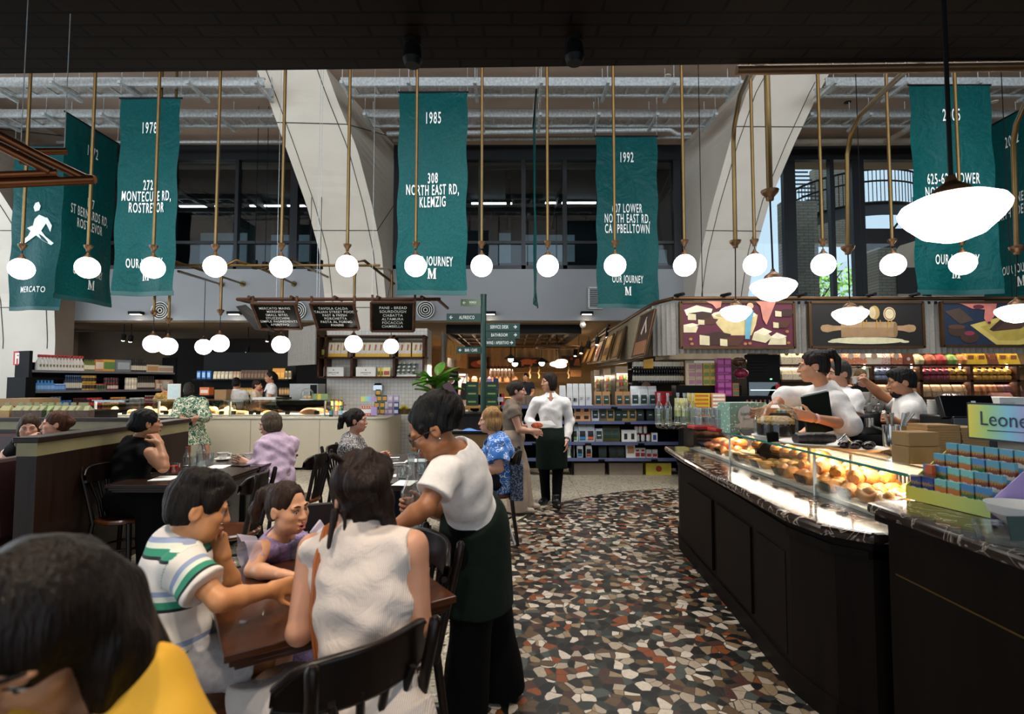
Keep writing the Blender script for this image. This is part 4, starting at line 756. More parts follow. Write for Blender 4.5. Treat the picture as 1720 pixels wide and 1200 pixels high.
 # ==== coffee gondola in the aisle
gd=8.45;gx0,gx1=W(842,700,gd).x,W(1150,700,gd).x
SHELFB=mat('blue_black_shelf','1d2030',.4,.3);STRIPB=mat('blue_grey_price_rail','555d80',.35)
go=thing('gondola_shelving','low black gondola of coffee bags in the aisle behind the standing waitress','shelving',((gx0+gx1)/2,gd+.25,0))
gz=[W(1000,y,gd).z for y in(682,708,743,770)]
P('back_panel',MB().box(((gx0+gx1)/2,gd+.44,.58),(gx1-gx0,.03,1.06)),BLACK,go,True)
for x in(gx0,W(962,700,gd).x,gx1):P('upright',MB().box((x,gd+.24,.56),(.04,.42,1.1)),BLACK,go,True)
for z in gz:P('shelf',MB().box(((gx0+gx1)/2,gd+.22,z-.015),(gx1-gx0,.46,.03)),SHELFB,go,True);P('price_rail',MB().box(((gx0+gx1)/2,gd-.02,z-.02),(gx1-gx0,.015,.05)),STRIPB,go,True)
dsp=MB()
for i in range(14):dsp.box((gx0+.12+i*(gx1-gx0-.2)/13,gd-.03,gz[i%4]-.03),(.1,.012,.03))
P('label_holder',dsp,BLACK,go,True)
def gp(px,k):return V((W(px,700,gd).x,gd+.1,gz[k]))
def grow(nm,mb,mats,lb,cat,pxs,k,grp=None,dz=0,rz=0):return row(nm,mb,mats,lb,cat,grp or lb.split(' on ')[0]+' group',[gp(p,k)+V((0,0,dz))for p in pxs],rz,.06)
BLKPRINT=mat('black_print','1a1a1c',.6)
wb=bag_mb(.088,.08,.36,None);wb.box((-.02,-.052,.1),(.03,.004,.05),1).box((.01,-.052,.1),(.012,.004,.05),1)
grow('coffee_bag',wb,[mat('matte_white_bag','c9cbcd',.5,var=.05),BLKPRINT],'tall white coffee bag with a black letter on the top gondola shelf','bag',(958,968),0)
wb2=bag_mb(.095,.08,.36,None);wb2 .box((-.01,-.052,.13),(.05,.004,.008),1).box((-.015,-.052,.11),(.04,.004,.006),1)
grow('coffee_bag',wb2,[MATS['matte_white_bag'],pm('6a7a70')],'tall white coffee bag with small grey text on the top gondola shelf','bag',(979,990),0)
grow('coffee_bag',bag_mb(.1,.08,.33,None),[MATS['matte_white_bag']],'plain white coffee bag beside the standing waitress','bag',(946,),0)
kb=bag_mb(.12,.09,.23,(.12,.72),.72)
kb.box((0,-.05,.1),(.05,.004,.012),2)
grow('coffee_bag',kb,[KRAFT,GREENLAB,WHITE],'kraft coffee bag with a dark green label on the top gondola shelf','bag',(1006,1020,1042,1055),0)
fb=bag_mb(.14,.1,.32,(.1,.55),.7);fb.box((0,-.054,.1),(.05,.004,.014),2)
grow('coffee_bag',fb,[FOIL,GREENLAB,WHITE],'large silver foil coffee bag with a dark green label on the top gondola shelf','bag',(1069,1083,1098),0)
rb=box_mb(.16,.1,.23,(.3,.7,.3,.7));grow('gift_box',rb,[mat('red_gift_box','b3202a',.45),pm('d04048')],'red gift box at the end of the top gondola shelf','box',(1111,1127),0)
ob=box_mb(.135,.09,.12,(.2,.75,.25,.7));obm=[pm('d99a66'),BLKPRINT]
grow('coffee_box',ob,obm,'orange coffee box on the second gondola shelf','box',(972,986),1);grow('coffee_box',ob,obm,'orange coffee box stacked on another on the second gondola shelf','box',(972,986),1,None,.121)
grow('coffee_box',box_mb(.12,.09,.12,(.5,.95,.2,.9)),[WHITE,mat('red_gift_box','')],'white and red box beside the orange boxes','box',(960,),1)
fb2=bag_mb(.12,.08,.215,(.2,.8),.75);fb2 .box((0,-.044,.1),(.05,.004,.014),2)
grow('coffee_bag',fb2,[FOIL,GREENLAB,WHITE],'silver foil bag with a dark label on the second gondola shelf','bag',(1001,),1)
grow('coffee_bag',fb2,[mat('brown_bag','6a5640',.6),GREENLAB,WHITE],'brown bag with a dark label on the second gondola shelf','bag',(1014,),1)
grow('coffee_bag',fb2,[GOLDF,GREENLAB,WHITE],'gold foil bag with a dark label on the second gondola shelf','bag',(1027,1051,1064),1)
grow('coffee_bag',fb2,[mat('black_bag','17191a',.45),GREENLAB,WHITE],'black coffee bag on the second gondola shelf','bag',(1040,1077,1094,1108),1)
for px,c,n in((965,'5a9a3a','green'),(979,'2f7fb8','blue'),(993,'d05a2a','orange')):
 m=bag_mb(.13,.1,.28,(.1,.62),.7);m.box((0,-.056,.06),(.09,.004,.04),2);grow('coffee_bag',m,[FOIL,mat('black_bag',''),pm(c)],f'silver bag with a black label and {n} band on the third gondola shelf','bag',(px,),2)
 m=bag_mb(.1,.08,.22,(.1,.62),.7);m.box((0,-.046,.05),(.07,.004,.035),2);grow('coffee_bag',m,[FOIL,mat('black_bag',''),pm(c)],f'small silver bag with a black label and {n} band on the lowest gondola shelf','bag',(px-5+(px-965)*.05,),3)
grow('coffee_bag',fb2,[FOIL,GREENLAB,WHITE],'silver bag with a green label on the third gondola shelf','bag',(1007,),2)
grow('coffee_bag',bag_mb(.14,.1,.25,(.25,.8),.8),[mat('olive_foil','4a4a26',.35,.4),GREENLAB],'olive gold pouch with a dark label on the third gondola shelf','bag',(1021,1035),2)
grow('coffee_tin',box_mb(.13,.09,.19,(.3,.7,.2,.7)),[WHITE,BLKPRINT],'white coffee carton on the third gondola shelf','box',(1052,1064),2)
cn=jar_mb(.032,.13,(.1,.85));grow('coffee_can',cn,[FOIL,pm('d8d4d0'),pm('a02424')],'slim silver can on the third gondola shelf','can',(1073,1082,1091),2);grow('coffee_can',cn,[FOIL,pm('d8d4d0'),pm('a02424')],'slim silver can stacked on another on the third gondola shelf','can',(1071,1078,1086),2,None,.131)
grow('coffee_carton',box_mb(.09,.08,.14,(.2,.8,.2,.8)),[WHITE,pm('2f4a90')],'white carton with a blue mark on the third gondola shelf','box',(1101,),2)
grow('coffee_bag',bag_mb(.125,.09,.2,(.2,.8),.7),[mat('dark_cello_bag','2c241e',.3),GREENLAB],'dark see-through coffee pouch on the lowest gondola shelf','bag',(1013,1030,1043),3)
grow('flour_bag',bag_mb(.15,.1,.23,(.3,.8),.7),[WHITE,pm('c88a5a')],'white bag with a biscuit picture on the lowest gondola shelf','bag',(1060,),3)
ch=box_mb(.085,.07,.155,(.1,.9,.1,.5));ch.box((0,-.037,.115),(.05,.004,.03),1);grow('cherry_box',ch,[WHITE,pm('a83038')],'small white box with a red picture on the lowest gondola shelf','box',(1072,1081),3);grow('cherry_box',box_mb(.085,.07,.13,(.1,.9,.1,.5)),[WHITE,pm('a83038')],'lower white box with a red picture at the end of the lowest gondola shelf','box',(1091,1101),3)
grow('sugar_box',box_mb(.12,.1,.17,(.2,.8,.2,.8)),[pm('3a8a5a'),WHITE],'green box on the lowest gondola shelf behind the waitress','box',(924,),3);grow('sugar_box',box_mb(.12,.1,.17,(.2,.8,.2,.8)),[WHITE,pm('b0b0b0')],'white box on the lowest gondola shelf behind the waitress','box',(952,),3)
def carton(lbl,px0,px1,m,d=8.5):
 a,b=W(px0,793,d),W(px1,773,d);mb=MB().box((0,0,.095),(b.x-a.x,.4,.19));return one('storage_carton',mb,m,lbl,'carton',((a.x+b.x)/2,d+.22,0))
GREYC=mat('grey_brown_carton','8a7c6c',.7);carton('grey brown carton under the gondola, right of the waitress',960,1016,GREYC);carton('grey brown carton under the gondola, next to the yellow carton',1024,1080,GREYC);carton('small tan carton under the gondola behind the waitress',935,946,CARDB)
yc=carton('yellow carton with a red crest under the gondola',1086,1128,mat('yellow_carton','d8c848',.6));c_=MB().lathe([(0,0),(.05,0)],(0,-.203,.1),14,q=Euler((PI/2,0,0)).to_matrix());P('crest',c_,pm('b0402c'),yc)
# ==== right marble counter
MARB=m_marble('dark_emperador_marble','2a1c17','b5a79a');PANELW=m_wood('black_brown_panelling','0e0907','150e0a',.55,2)
def face(x,y):return(x,y)
FL=[(1.50,5.15),(1.42,4.3),(1.36,3.3),(1.32,2.55),(1.36,2.32),(1.50,2.18)]
base=[(1.62,5.10),(1.52,4.75),(1.43,3.27),(1.37,2.6),(1.42,2.32),(1.52,2.22)]
pc=thing('pastry_counter','long dark panelled counter with a marble top and glass pastry case at the right','counter',(1.9,3.6,0))
def slab(mb,poly,z0,z1,mi=0):
 n=len(poly);o=[(x,y,z0)for x,y in poly]+[(x,y,z1)for x,y in poly]
 ar=sum(poly[i][0]*poly[(i+1)%n][1]-poly[(i+1)%n][0]*poly[i][1]for i in range(n))
 fs=[list(range(n))[::-1],[n+i for i in range(n)]]+[(i,(i+1)%n,n+(i+1)%n,n+i)for i in range(n)]
 if ar<0:fs=[f[::-1]for f in fs]
 return mb.add(o,fs,mi)
P('panelled_body',slab(MB(),base+[(2.2,2.22),(2.2,5.10)],.0,.82),PANELW,pc,True)
P('marble_top',slab(MB(),FL+[(2.24,2.18),(2.24,5.15)],.825,.875),MARB,pc,True,bev=.018)
of_=lambda q:[(x-q,y)for x,y in base]
P('moulding',slab(slab(MB(),of_(.018)+[(2.2,2.22),(2.2,5.1)],.755,.79),of_(.012)+[(2.2,2.22),(2.2,5.1)],0,.11),PANELW,pc,True)
for(x0,y0),(x1,y1)in(((1.50,4.45),(1.46,3.8)),((1.455,3.7),(1.42,3.1)),((1.415,3.0),(1.385,2.65))):
 P('raised_panel',MB().box(((x0+x1)/2-.008,(y0+y1)/2,.4),(.02,abs(y1-y0),.5),0,Matrix.Rotation(-.06,3,'Z')),PANELW,pc,True)
rc_=thing('till_counter','raised dark marble topped till counter nearest the camera at the right edge','counter',(2.2,1.4,0))
P('panelled_body',slab(MB(),[(1.53,2.14),(1.53,-.3),(2.9,-.3),(2.9,2.14)],0,.94),PANELW,rc_,True)
P('marble_top',slab(MB(),[(1.485,2.20),(1.475,1.5),(1.47,-.35),(2.95,-.35),(2.95,2.24),(1.55,2.24)],.955,1.0),MARB,rc_,True,bev=.014)
P('under_moulding',slab(MB(),[(1.505,2.18),(1.50,-.32),(2.92,-.32),(2.92,2.2)],.93,.955),PANELW,rc_,True)
P('brass_inlay',MB().box((1.527,.9,.74),(.004,2.4,.006)),BRASS,rc_,True)
gx,gy0,gy1,gzb,gzt=1.68,2.26,4.92,.876,1.105
gcase=thing('pastry_case','glass pastry case with a green glass shelf top on the marble counter','display case',(2.0,3.6,gzb))
GEDGE=mat('green_glass_edge','2f7f74',.15,spec=.8);STEELB=mat('brushed_case_steel','b8b2a8',.35,.6)
P('glass_front',MB().box((gx,(gy0+gy1)/2,(gzb+gzt)/2),(.008,gy1-gy0,gzt-gzb)),GLASSC,gcase,True)
P('glass_end',MB().box((gx+.26,gy1,(gzb+gzt)/2),(.52,.008,gzt-gzb)),GLASSC,gcase,True)
P('glass_top',MB().box((gx+.26,(gy0+gy1)/2-.02,gzt+.008),(.56,gy1-gy0+.1,.01)),glassmat('shelf_glass',(.88,.95,.93),.12),gcase,True)
P('glass_top_edge',MB().box((gx-.025,(gy0+gy1)/2-.02,gzt+.008),(.006,gy1-gy0+.1,.012)),GEDGE,gcase,True)
for y in(4.9,4.02,2.9):P('glass_joint',MB().box((gx-.002,y,(gzb+gzt)/2),(.012,.012,gzt-gzb)),mat('pale_glass_joint','cfd8d4',.2),gcase,True)
P('inner_shelf',MB().box((gx+.3,3.75,.99),(.26,.9,.006)),glassmat('shelf_glass',()),gcase,True)
P('steel_post',MB().cyl((gx+.2,3.3,gzb),(gx+.2,3.3,gzt),.012,n=8).cyl((gx+.2,2.9,gzb),(gx+.2,2.9,gzt),.008,n=8),STEELB,gcase,True)
P('tray_floor',MB().box((gx+.26,(gy0+gy1)/2,gzb+.012),(.5,gy1-gy0-.04,.02)),mat('white_case_tray','e8e2d6',.4),gcase,True)
P('back_rail',MB().box((gx+.5,(gy0+gy1)/2,gzb+.16),(.05,gy1-gy0,.07)),mat('white_case_tray',''),gcase,True)
gr=MB()
for i in range(90):gr.box((gx+.49,gy0+.03+i*(gy1-gy0-.06)/89,gzb+.075),(.006,.012,.09))
P('air_grille',gr,STEELB,gcase,True)
area('pastry_case_strip',(gx+.30,3.5,gzt-.012),(0,0,0),.05,2.5,34,(1,.86,.68))
P('light_strip',MB().box((gx+.24,3.5,gzt-.003),(.03,2.5,.005)),WHITE,gcase,True)
def croiss_mb(l=.15,w=.06):
 m=MB();n=15;pts=[];rs=[]
 for i in range(n):
  t=i/(n-1)*2-1;pts.append(V((t*l/2,.22*l*t*t,w*.42)));rs.append(w*.5*(1-abs(t)**2.2)**.6*(1+.12*math.cos(t*26))+.006)
 return m.tube(pts,rs,10)
def sfog_mb(l=.13,w=.075):
 m=MB();n=12
 for k in range(1):
  m.tube([V((0,(i/(n-1)-.5)*l,.028))for i in range(n)],[.012+(w*.5-.008)*math.sin(PI*min(.98,.12+.86*i/(n-1)))*(1+.06*(-1)**i)for i in range(n)],10)
 return m
def bun_mb(r=.05):return MB().lathe([(0,0),(r*.8,0),(r,r*.35),(r*.92,r*.7),(r*.6,r*.98),(0,r*1.08)],n=14)
def knot_mb():
 m=MB();m.tube([V((.05*math.cos(a),.035*math.sin(a),.028+.01*math.sin(2*a)))for a in[2*PI*i/14 for i in range(15)]],.024,8);return m.tube([V((-.06,-.02,.03)),V((0,.0,.05)),V((.06,.03,.03))],[.016,.026,.014],8)
CRO=mat('croissant_crust','b9692c',.45,var=.4,scale=22,bump=.5,bscale=60);SFO=mat('flaky_pastry','d98f3c',.5,var=.3,scale=30,bump=.6,bscale=90);BUN=mat('glazed_bun','c8813a',.35,var=.3,scale=8);DONUT=mat('sugared_bun','d69a52',.5,var=.3,scale=10)
prs=random.Random(11);zt_=gzb+.024
def scatter(nm,mb,m,lb,grp,x0,x1,y0,y1,nx,ny,z,rz=0,jr=.5,lay=0):
 o=None
 for j in range(ny):
  for i in range(nx):
   p=(x0+(x1-x0)*(i+.5)/nx+prs.uniform(-.012,.012),y0+(y1-y0)*(j+.5)/ny+prs.uniform(-.012,.012),z+lay*(i%2));r=rz+prs.uniform(-jr,jr)
   o2=cp(o,p,r)if o else one(nm,mb,m,lb,'pastry',p,r,grp);o=o or o2
scatter('croissant',croiss_mb(),CRO,'dark baked croissant at the far end of the pastry case','far croissants',gx+.06,gx+.45,4.4,4.85,3,3,zt_,1.0)
scatter('croissant',croiss_mb(),CRO,'dark baked croissant on top of the pile at the far end of the pastry case','far croissants on top',gx+.12,gx+.38,4.45,4.75,2,2,zt_+.05,.5)
scatter('round_bun',bun_mb(.048),DONUT,'pale round bun in the middle of the pastry case','pale round buns',gx+.06,gx+.45,3.62,4.35,4,6,zt_)
scatter('round_bun',bun_mb(.055),BUN,'golden round roll on the inner glass shelf of the pastry case','golden rolls on the inner shelf',gx+.2,gx+.42,3.35,4.15,2,6,.994)
scatter('cream_cornet',sfog_mb(),SFO,'flaky shell pastry in the lit front half of the pastry case','flaky shell pastries',gx+.07,gx+.46,2.72,3.5,5,7,zt_,-.9,.3)
scatter('cream_cornet',sfog_mb(),SFO,'flaky shell pastry lying on top of others in the pastry case','upper flaky shell pastries',gx+.16,gx+.42,2.8,3.4,3,4,zt_+.055,-.9,.3)
scatter('pastry_knot',knot_mb(),BUN,'golden knotted pastry nearest the camera in the pastry case','knotted pastries',gx+.07,gx+.45,2.35,2.7,3,3,zt_,.6,1.2)
row('price_tag',MB().box((0,0,.028),(.006,.075,.055),0,Euler((0,-.45,0)).to_matrix()),BLACK,'small black price tag along the front of the pastry case','price tag','pastry price tags',[V((gx+.035,y,zt_))for y in(4.7,4.35,4.0,3.7,3.4,3.12,2.88,2.72)],.1,.1)
bt=one('price_tag',MB().box((0,0,.03),(.09,.006,.06),0,Euler((-.2,0,.3)).to_matrix()),BLACK,'black price card standing on the glass top in front of the cake dome','price tag',(W(1298,738,3.35).x,3.35,gzt+.014))
es=thing('bottle_ledge','round ended marble ledge carrying water bottles at the far end of the pastry counter','ledge',(1.6,4.95,.876));ez=1.115
P('ledge_top',slab(MB(),[(1.36+.12*(1-math.sin(a)),4.9-.16*math.cos(a))for a in[PI*i/10 for i in range(11)]]+[(1.99,5.06),(1.99,4.74)],ez-.04,ez),MARB,es,True,bev=.01)
P('post',MB().box((1.66,4.9,.985),(.06,.1,.17)),DKWOOD,es,True)
wbm=bottle_mb(.04,.29,.42,.34,(.3,.31));wbm.lathe([(0,.012),(.034,.012),(.034,.12),(0,.12)],n=10,mi=3)
for i,(px,dd,lb)in enumerate([(1107,4.86,'first from the left'),(1122,4.84,'second from the left'),(1139,4.95,'third from the left'),(1150,4.82,'fourth from the left'),(1157,4.98,'at the back of the cluster'),(1164,4.84,'rightmost of the cluster')]):
 if i==0:wb0=one('water_bottle',wbm,[BGLASS,BGLASS,BGLASS,glassmat('lime_water',(.86,.92,.74),.04)],'clear swing-top water bottle on the marble ledge, '+lb,'bottle',(W(px,700,dd).x,dd,ez),0,'water bottles on the marble ledge')
 else:cp(wb0,(W(px,700,dd).x,dd,ez),0,'clear swing-top water bottle on the marble ledge, '+lb)
zg=gzt+.014
tumb=MB().lathe([(0,.004),(.03,.004),(.036,.07),(.034,.07),(.028,.012),(0,.012)],n=12)
gi=0;tb0=None;bay=[]
for cxp,cd in((1186,4.35),(1222,4.12)):
 tr_=one('red_tray',MB().box((0,0,.012),(.26,.18,.024)),mat('red_plastic_tray','a81c20',.35),'red tray of upturned glasses on the pastry case, '+('farther' if cxp==1186 else 'nearer')+' one','tray',(W(cxp,720,cd).x,cd,zg),0,'red glass trays',bev=.006)
 for k in range(2):
  for j in range(2):
   for i in range(3):
    p=(W(cxp,720,cd).x-.08+.08*i,cd-.045+.09*j,zg+.026+.075*k)
    if tb0 is None:tb0=one('glass_tumbler',tumb,BGLASS,'clear tumbler stacked on a red tray','glass',p,0,'tumblers on the red trays')
    else:cp(tb0,p,0)
gb=thing('mint_gift_box','mint green gift box with white dots and a round white label on the pastry case','gift box',(W(1256,715,3.95).x,3.95,zg),.18)
def m_dots():
 m,nt,b=newmat('mint_dotted_card');tc=nt.nodes.new('ShaderNodeTexCoord');v=nt.nodes.new('ShaderNodeTexVoronoi');v.inputs['Scale'].default_value=38;nt.links.new(tc.outputs['Object'],v.inputs['Vector'])
 nt.links.new(ramp(nt,[(0,'e8eee8'),(.22,'7fa493')],v.outputs['Distance'],True),b.inputs['Base Color']);b.inputs['Roughness'].default_value=.5;return m
a,b=W(1226,719,3.95),W(1290,668,3.95);gw,gh=b.x-a.x,b.z-a.z
P('carton',MB().box((0,.08,gh/2),(gw,.16,gh)),m_dots(),gb)
lb_=MB().lathe([(0,0),(.075,0)],(-.01,-.004,gh*.58),22,q=Euler((PI/2,0,0)).to_matrix());lb_.add([(-gw*.45,-.003,gh*.2),(gw*.5,-.003,gh*.14),(gw*.3,-.003,gh*.34),(-gw*.2,-.003,gh*.36)],[(0,1,2,3)]);P('round_label',lb_,pm('c9cbc8'),gb)
tx=MB();text(tx,'bianco',.045,T(-.01,-.007,gh*.58),xs=.9,bold=0);text(tx,'fiocco',.026,T(-.01,-.007,gh*.44),xs=.9,bold=0);P('printed_lettering',tx,pm('5a6a64'),gb)
one('price_tag',MB().box((0,0,.025),(.1,.06,.006),0,Euler((.6,0,.2)).to_matrix()),BLACK,'black price card lying before the mint gift box','price tag',(W(1256,722,3.75).x,3.75,zg))
dx_,dd_=W(1303,722,3.5).x,3.5;cdm=thing('cake_dome','glass cake dome over a dark iced cake on the pastry case','cake dome',(dx_,dd_,zg));R=.135
P('dome',MB().lathe([(R,.03),(R,.12),(R*.94,.17),(R*.75,.215),(R*.4,.235),(.02,.24),(.02,.262),(0,.265)],n=28),GLASSC,cdm)
P('cake_stand',MB().lathe([(0,0),(R*.9,0),(R*1.05,.02),(R*1.12,.03),(0,.03)],n=28),WHITE,cdm)
P('cake',MB().lathe([(0,.032),(R*.85,.032),(R*.87,.11),(R*.8,.115)],n=24),mat('dark_glaze','1c0f0c',.2),cdm);P('crumb_topping',MB().lathe([(R*.87,.105),(R*.86,.13),(R*.6,.155),(0,.16)],n=20),mat('crumb_topping','a8854f',.8,var=.4,scale=60,bump=.8),cdm)
sl2=thing('cake_platter','long white platter with a dark chocolate log cake on the pastry case','platter',(W(1370,735,3.15).x,3.15,zg),.1)
P('platter',MB().lathe([(0,0),(.13,0),(.2,.022),(.2,.028),(.12,.01),(0,.01)],n=28),WHITE,sl2);P('chocolate_log',MB().tube([V((-.13,0,.045)),V((-.05,.01,.047)),V((.05,0,.047)),V((.12,.01,.045))],[.03,.036,.036,.028],10),mat('dark_chocolate','1a0d0a',.4,bump=.5),sl2)
P('serving_tongs',MB().tube([V((.1,-.06,.035)),V((.17,-.03,.07)),V((.21,-.02,.03))],.006,6),mat('chrome',''),sl2)
pl2=thing('cake_platter','white platter of black glazed cakes reflected in the glass behind the log cake','platter',(W(1440,755,2.95).x,2.95,zg));P('platter',MB().lathe([(0,0),(.1,0),(.15,.02),(.09,.008),(0,.008)],n=24),WHITE,pl2)
q_=MB()
for i in range(6):q_.ball((.07*math.cos(i),.06*math.sin(i),.03),(.035,.03,.022),8)
P('glazed_cakes',q_,mat('dark_glaze',''),pl2)
def stackbox(lbl,px,py,d,w,dep,n,h,m,grp,rz=0):
 p=W(px,py,d);o=None
 for i in range(n):
  q=(p.x+random.uniform(-.004,.004),d+dep/2,1.125+h*i)
  if o is None:o=one('flat_cake_box',MB().box((0,0,h*.47),(w,dep,h*.94)),m,lbl,'box',q,rz,grp)
  else:cp(o,q,rz+random.uniform(-.03,.03))
KRB=mat('flat_kraft_board','8f7148',.8,var=.1)
bx3=one('kraft_bag_stack',MB().box((0,0,.04),(.16,.1,.08)).box((0,0,.115),(.155,.1,.066),0),KRB,'folded kraft boxes standing on the end of the pastry case','box',(W(1538,770,2.5).x,2.5,zg),.1,bev=.003)
stackbox('flat kraft cake box in the wide stack beside the till counter',1588,770,2.7,.17,.14,12,.013,KRB,'wide kraft box stack');stackbox('flat kraft cake box in the stack behind the rainbow sign',1640,770,2.7,.14,.14,11,.013,KRB,'kraft box stack behind the sign')
cc=thing('cutlery_canister','steel canister of knives and forks beside the kraft boxes','canister',(W(1507,750,2.95).x,2.95,zg));P('canister',MB().lathe([(0,0),(.065,0),(.068,.14),(.064,.14),(.06,.01),(0,.01)],n=20),mat('chrome',''),cc)
for i,(dx,dy,lx)in enumerate([(-.03,0,-.04),(-.01,.02,.0),(.01,-.01,.03),(.03,.02,.06),(.02,.0,.075)]):P('knife_handle',MB().tube([V((dx,dy,.02)),V((dx+lx*.5,dy,.16)),V((dx+lx,dy,.21))],[.004,.006,.012],6),mat('brushed_steel','a9a8a4',.32,.85),cc)
bench=thing('work_bench','dark back bench behind the pastry counter staff','bench',(3.4,4.6,0));P('cabinet',MB().box((3.75,4.75,.45),(2.7,.6,.9)),CHAR,bench,True);P('bench_top',MB().box((3.75,4.75,.92),(2.74,.64,.04)),mat('steel_bench','6a6866',.35,.7),bench,True)
bz_=.94
cm=thing('espresso_machine','chrome espresso machine with stacked cups on top between the two baristas','coffee machine',(W(1475,720,4.6).x,4.6,bz_));CH=mat('chrome','')
P('body',MB().box((0,.12,.2),(.62,.4,.2)).box((0,.0,.05),(.62,.5,.09)),mat('dark_chrome','55585a',.18,.9,var=.2,scale=5),cm,bev=.02);P('cup_rail',MB().tube([V((-.3,-.1,.36)),V((.3,-.1,.36)),V((.3,.3,.36)),V((-.3,.3,.36)),V((-.3,-.1,.36))],.006,6),CH,cm)
for x in(-.16,.1):P('group_head',MB().cyl((x,-.12,.26),(x,-.12,.18),.04).tube([V((x,-.12,.19)),V((x,-.3,.17))],.014,8),CH,cm)
P('drip_tray',MB().box((0,-.14,.1),(.6,.2,.02)),CH,cm)
cupm=MB().lathe([(0,0),(.022,0),(.035,.03),(.042,.06),(.039,.06),(.03,.02),(0,.012)],n=14).tube([V((.038,0,.048)),V((.058,0,.046)),V((.056,0,.022)),V((.03,0,.018))],.005,6)
cu=None
CUPW=mat('white_porcelain','e4e2dc',.2,var=.02)
for k in range(3):
 for i in range(6-k):
  for j in range(2):
   p=(W(1475,720,4.6).x-.24+.088*i+.044*k,4.62+.12*j,bz_+.305+.055*k)
   if cu is None:cu=one('coffee_cup',cupm,CUPW,'white coffee cup stacked on the espresso machine','cup',p,0,'cups on the espresso machine')
   else:cp(cu,p,random.uniform(0,6))
pcx=W(1570,722,3.9);pcup=MB().lathe([(0,0),(.028,0),(.04,.1),(.042,.1),(.042,.106),(0,.106)],n=14);pc0=None
for i in range(13):
 p=(pcx.x,3.9,1.15+.018*i-.1)
 if i==0:pc0=one('paper_cup',pcup,CUPW,'white paper cup in the tall stack right of the bearded barista','cup',p,0,'stacked paper cups')
 else:cp(pc0,p,0)
cp(pc0,(W(1580,722,3.8).x,3.8,1.05),0,'single white paper cup beside the tall cup stack',group='single cups')
shelf2=thing('side_bench','dark side bench carrying the cups and till behind the kraft boxes','bench',(3.6,3.75,0));P('cabinet',MB().box((3.75,3.75,.5),(1.3,.5,1.0)),CHAR,shelf2,True);P('bench_top',MB().box((3.75,3.75,1.03),(1.34,.54,.04)),BLACK,shelf2,True)
tl=thing('till_terminal','black till terminal and printer behind the kraft boxes','till',(W(1628,720,3.6).x,3.6,1.05));P('base',MB().box((0,.1,.11),(.3,.3,.22)),mat('glossy_black_plastic','0c0c0d',.2),tl,bev=.01);P('screen',MB().box((0,.02,.28),(.36,.05,.16),0,Euler((-.3,0,0)).to_matrix()),mat('glossy_black_plastic',''),tl,bev=.006);P('receipt_slot',MB().box((-.02,-.055,.12),(.1,.01,.03)),CHAR,tl);P('sticker',MB().box((.03,-.012,.3),(.03,.004,.05),0,Euler((-.3,0,0)).to_matrix()),WHITE,tl)
hp=thing('wrapped_hamper','cellophane wrapped gift hamper behind the black till','hamper',(W(1600,690,4.7).x,4.7,bz_));CELLO=glassmat('cellophane',(.9,.88,.84),.22,.1)
P('basket',MB().lathe([(0,0),(.2,0),(.24,.14),(.2,.14),(.18,.02),(0,.02)],n=18),mat('wicker_basket','7a5636',.8,bump=.8,bscale=30),hp);P('contents',MB().ball((0,0,.18),(.2,.16,.1),10).ball((.08,.02,.24),(.08,.07,.06),8),mat('hamper_goods','8a6a4a',.5,var=.5,scale=12),hp)
P('cellophane',MB().grid(lambda u,v:V(((.26*(1-v)**.6+.02+.05*(v>.8)*(v-.8)*5)*math.cos(2*PI*u)*(1+.08*math.sin(11*2*PI*u)),(.24*(1-v)**.6+.02)*math.sin(2*PI*u)*(1+.08*math.sin(11*2*PI*u)),.12+.34*v)),66,8),CELLO,hp)
for i,(px,py,lb)in enumerate([(1672,665,'lower left'),(1690,665,'lower middle'),(1706,668,'lower right'),(1686,640,'top')]):
 p=W(px,py,5.2);m=bag_mb(.2,.16,.22,None);m.lathe([(0,0),(.045,0)],(0,-.083,.1),14,1,q=Euler((PI/2-.1,0,0)).to_matrix())
 one('wrapped_panettone',m,[mat('berry_wrap','8a5a4c',.35,var=.4,scale=12),pm('c8dcd8')],f'berry coloured wrapped cake in the pyramid at the right, {lb} one','cake',(p.x,5.25,bz_+.02+(.22 if lb=='top' else 0)),0,'wrapped cakes in a pyramid')
bx_('white_carton','white carton at the right edge behind the rainbow sign','box',1680,1730,668,695,4.2,.25,[WHITE,pm('c0ccd0')],(.1,.5,.3,.7));
zr=1.0
dsy=thing('tin_display','rainbow card display of small sweet tins with a header sign on the raised counter','display box',(1.75,2.1,zr));A_,B_=V((1.70,2.26,0)),V((1.76,1.93,0));ux=(B_-A_).normalized();un=V((-ux.y,ux.x,0));un=un if un.x>0 else-un
Md=Matrix(((ux.x,un.x,0,A_.x),(ux.y,un.y,0,A_.y),(0,0,1,zr+.002),(0,0,0,1)))
Lf=(B_-A_).length
YELL=mat('lime_yellow_card','c8c64a',.5);BLUEC=mat('sky_blue_card','6aa6d0',.5);LILAC=mat('lilac_card','b49ad0',.5)
tr2=MB().box((Lf/2,.13,.022),(Lf,.26,.004),0)
tr2 .box((Lf/2,.0,.028),(Lf,.004,.056),0).prism([(0,0),(.26,0),(.26,.23),(0,.06)],0,.004,1,Matrix(((0,1,0,0),(1,0,0,0),(0,0,1,0),(0,0,0,1)))).prism([(0,0),(.26,0),(.26,.23),(0,.06)],Lf-.004,Lf,2,Matrix(((0,1,0,0),(1,0,0,0),(0,0,1,0),(0,0,0,1))))
for k in range(4):tr2 .box((Lf/2,.035+.062*k,.02+.022*k),(Lf-.01,.06,.03+.044*k),3)
P('stepped_tray',tr2 .xf(Md),[RAINB,YELL,LILAC,BLUEC],dsy,True)
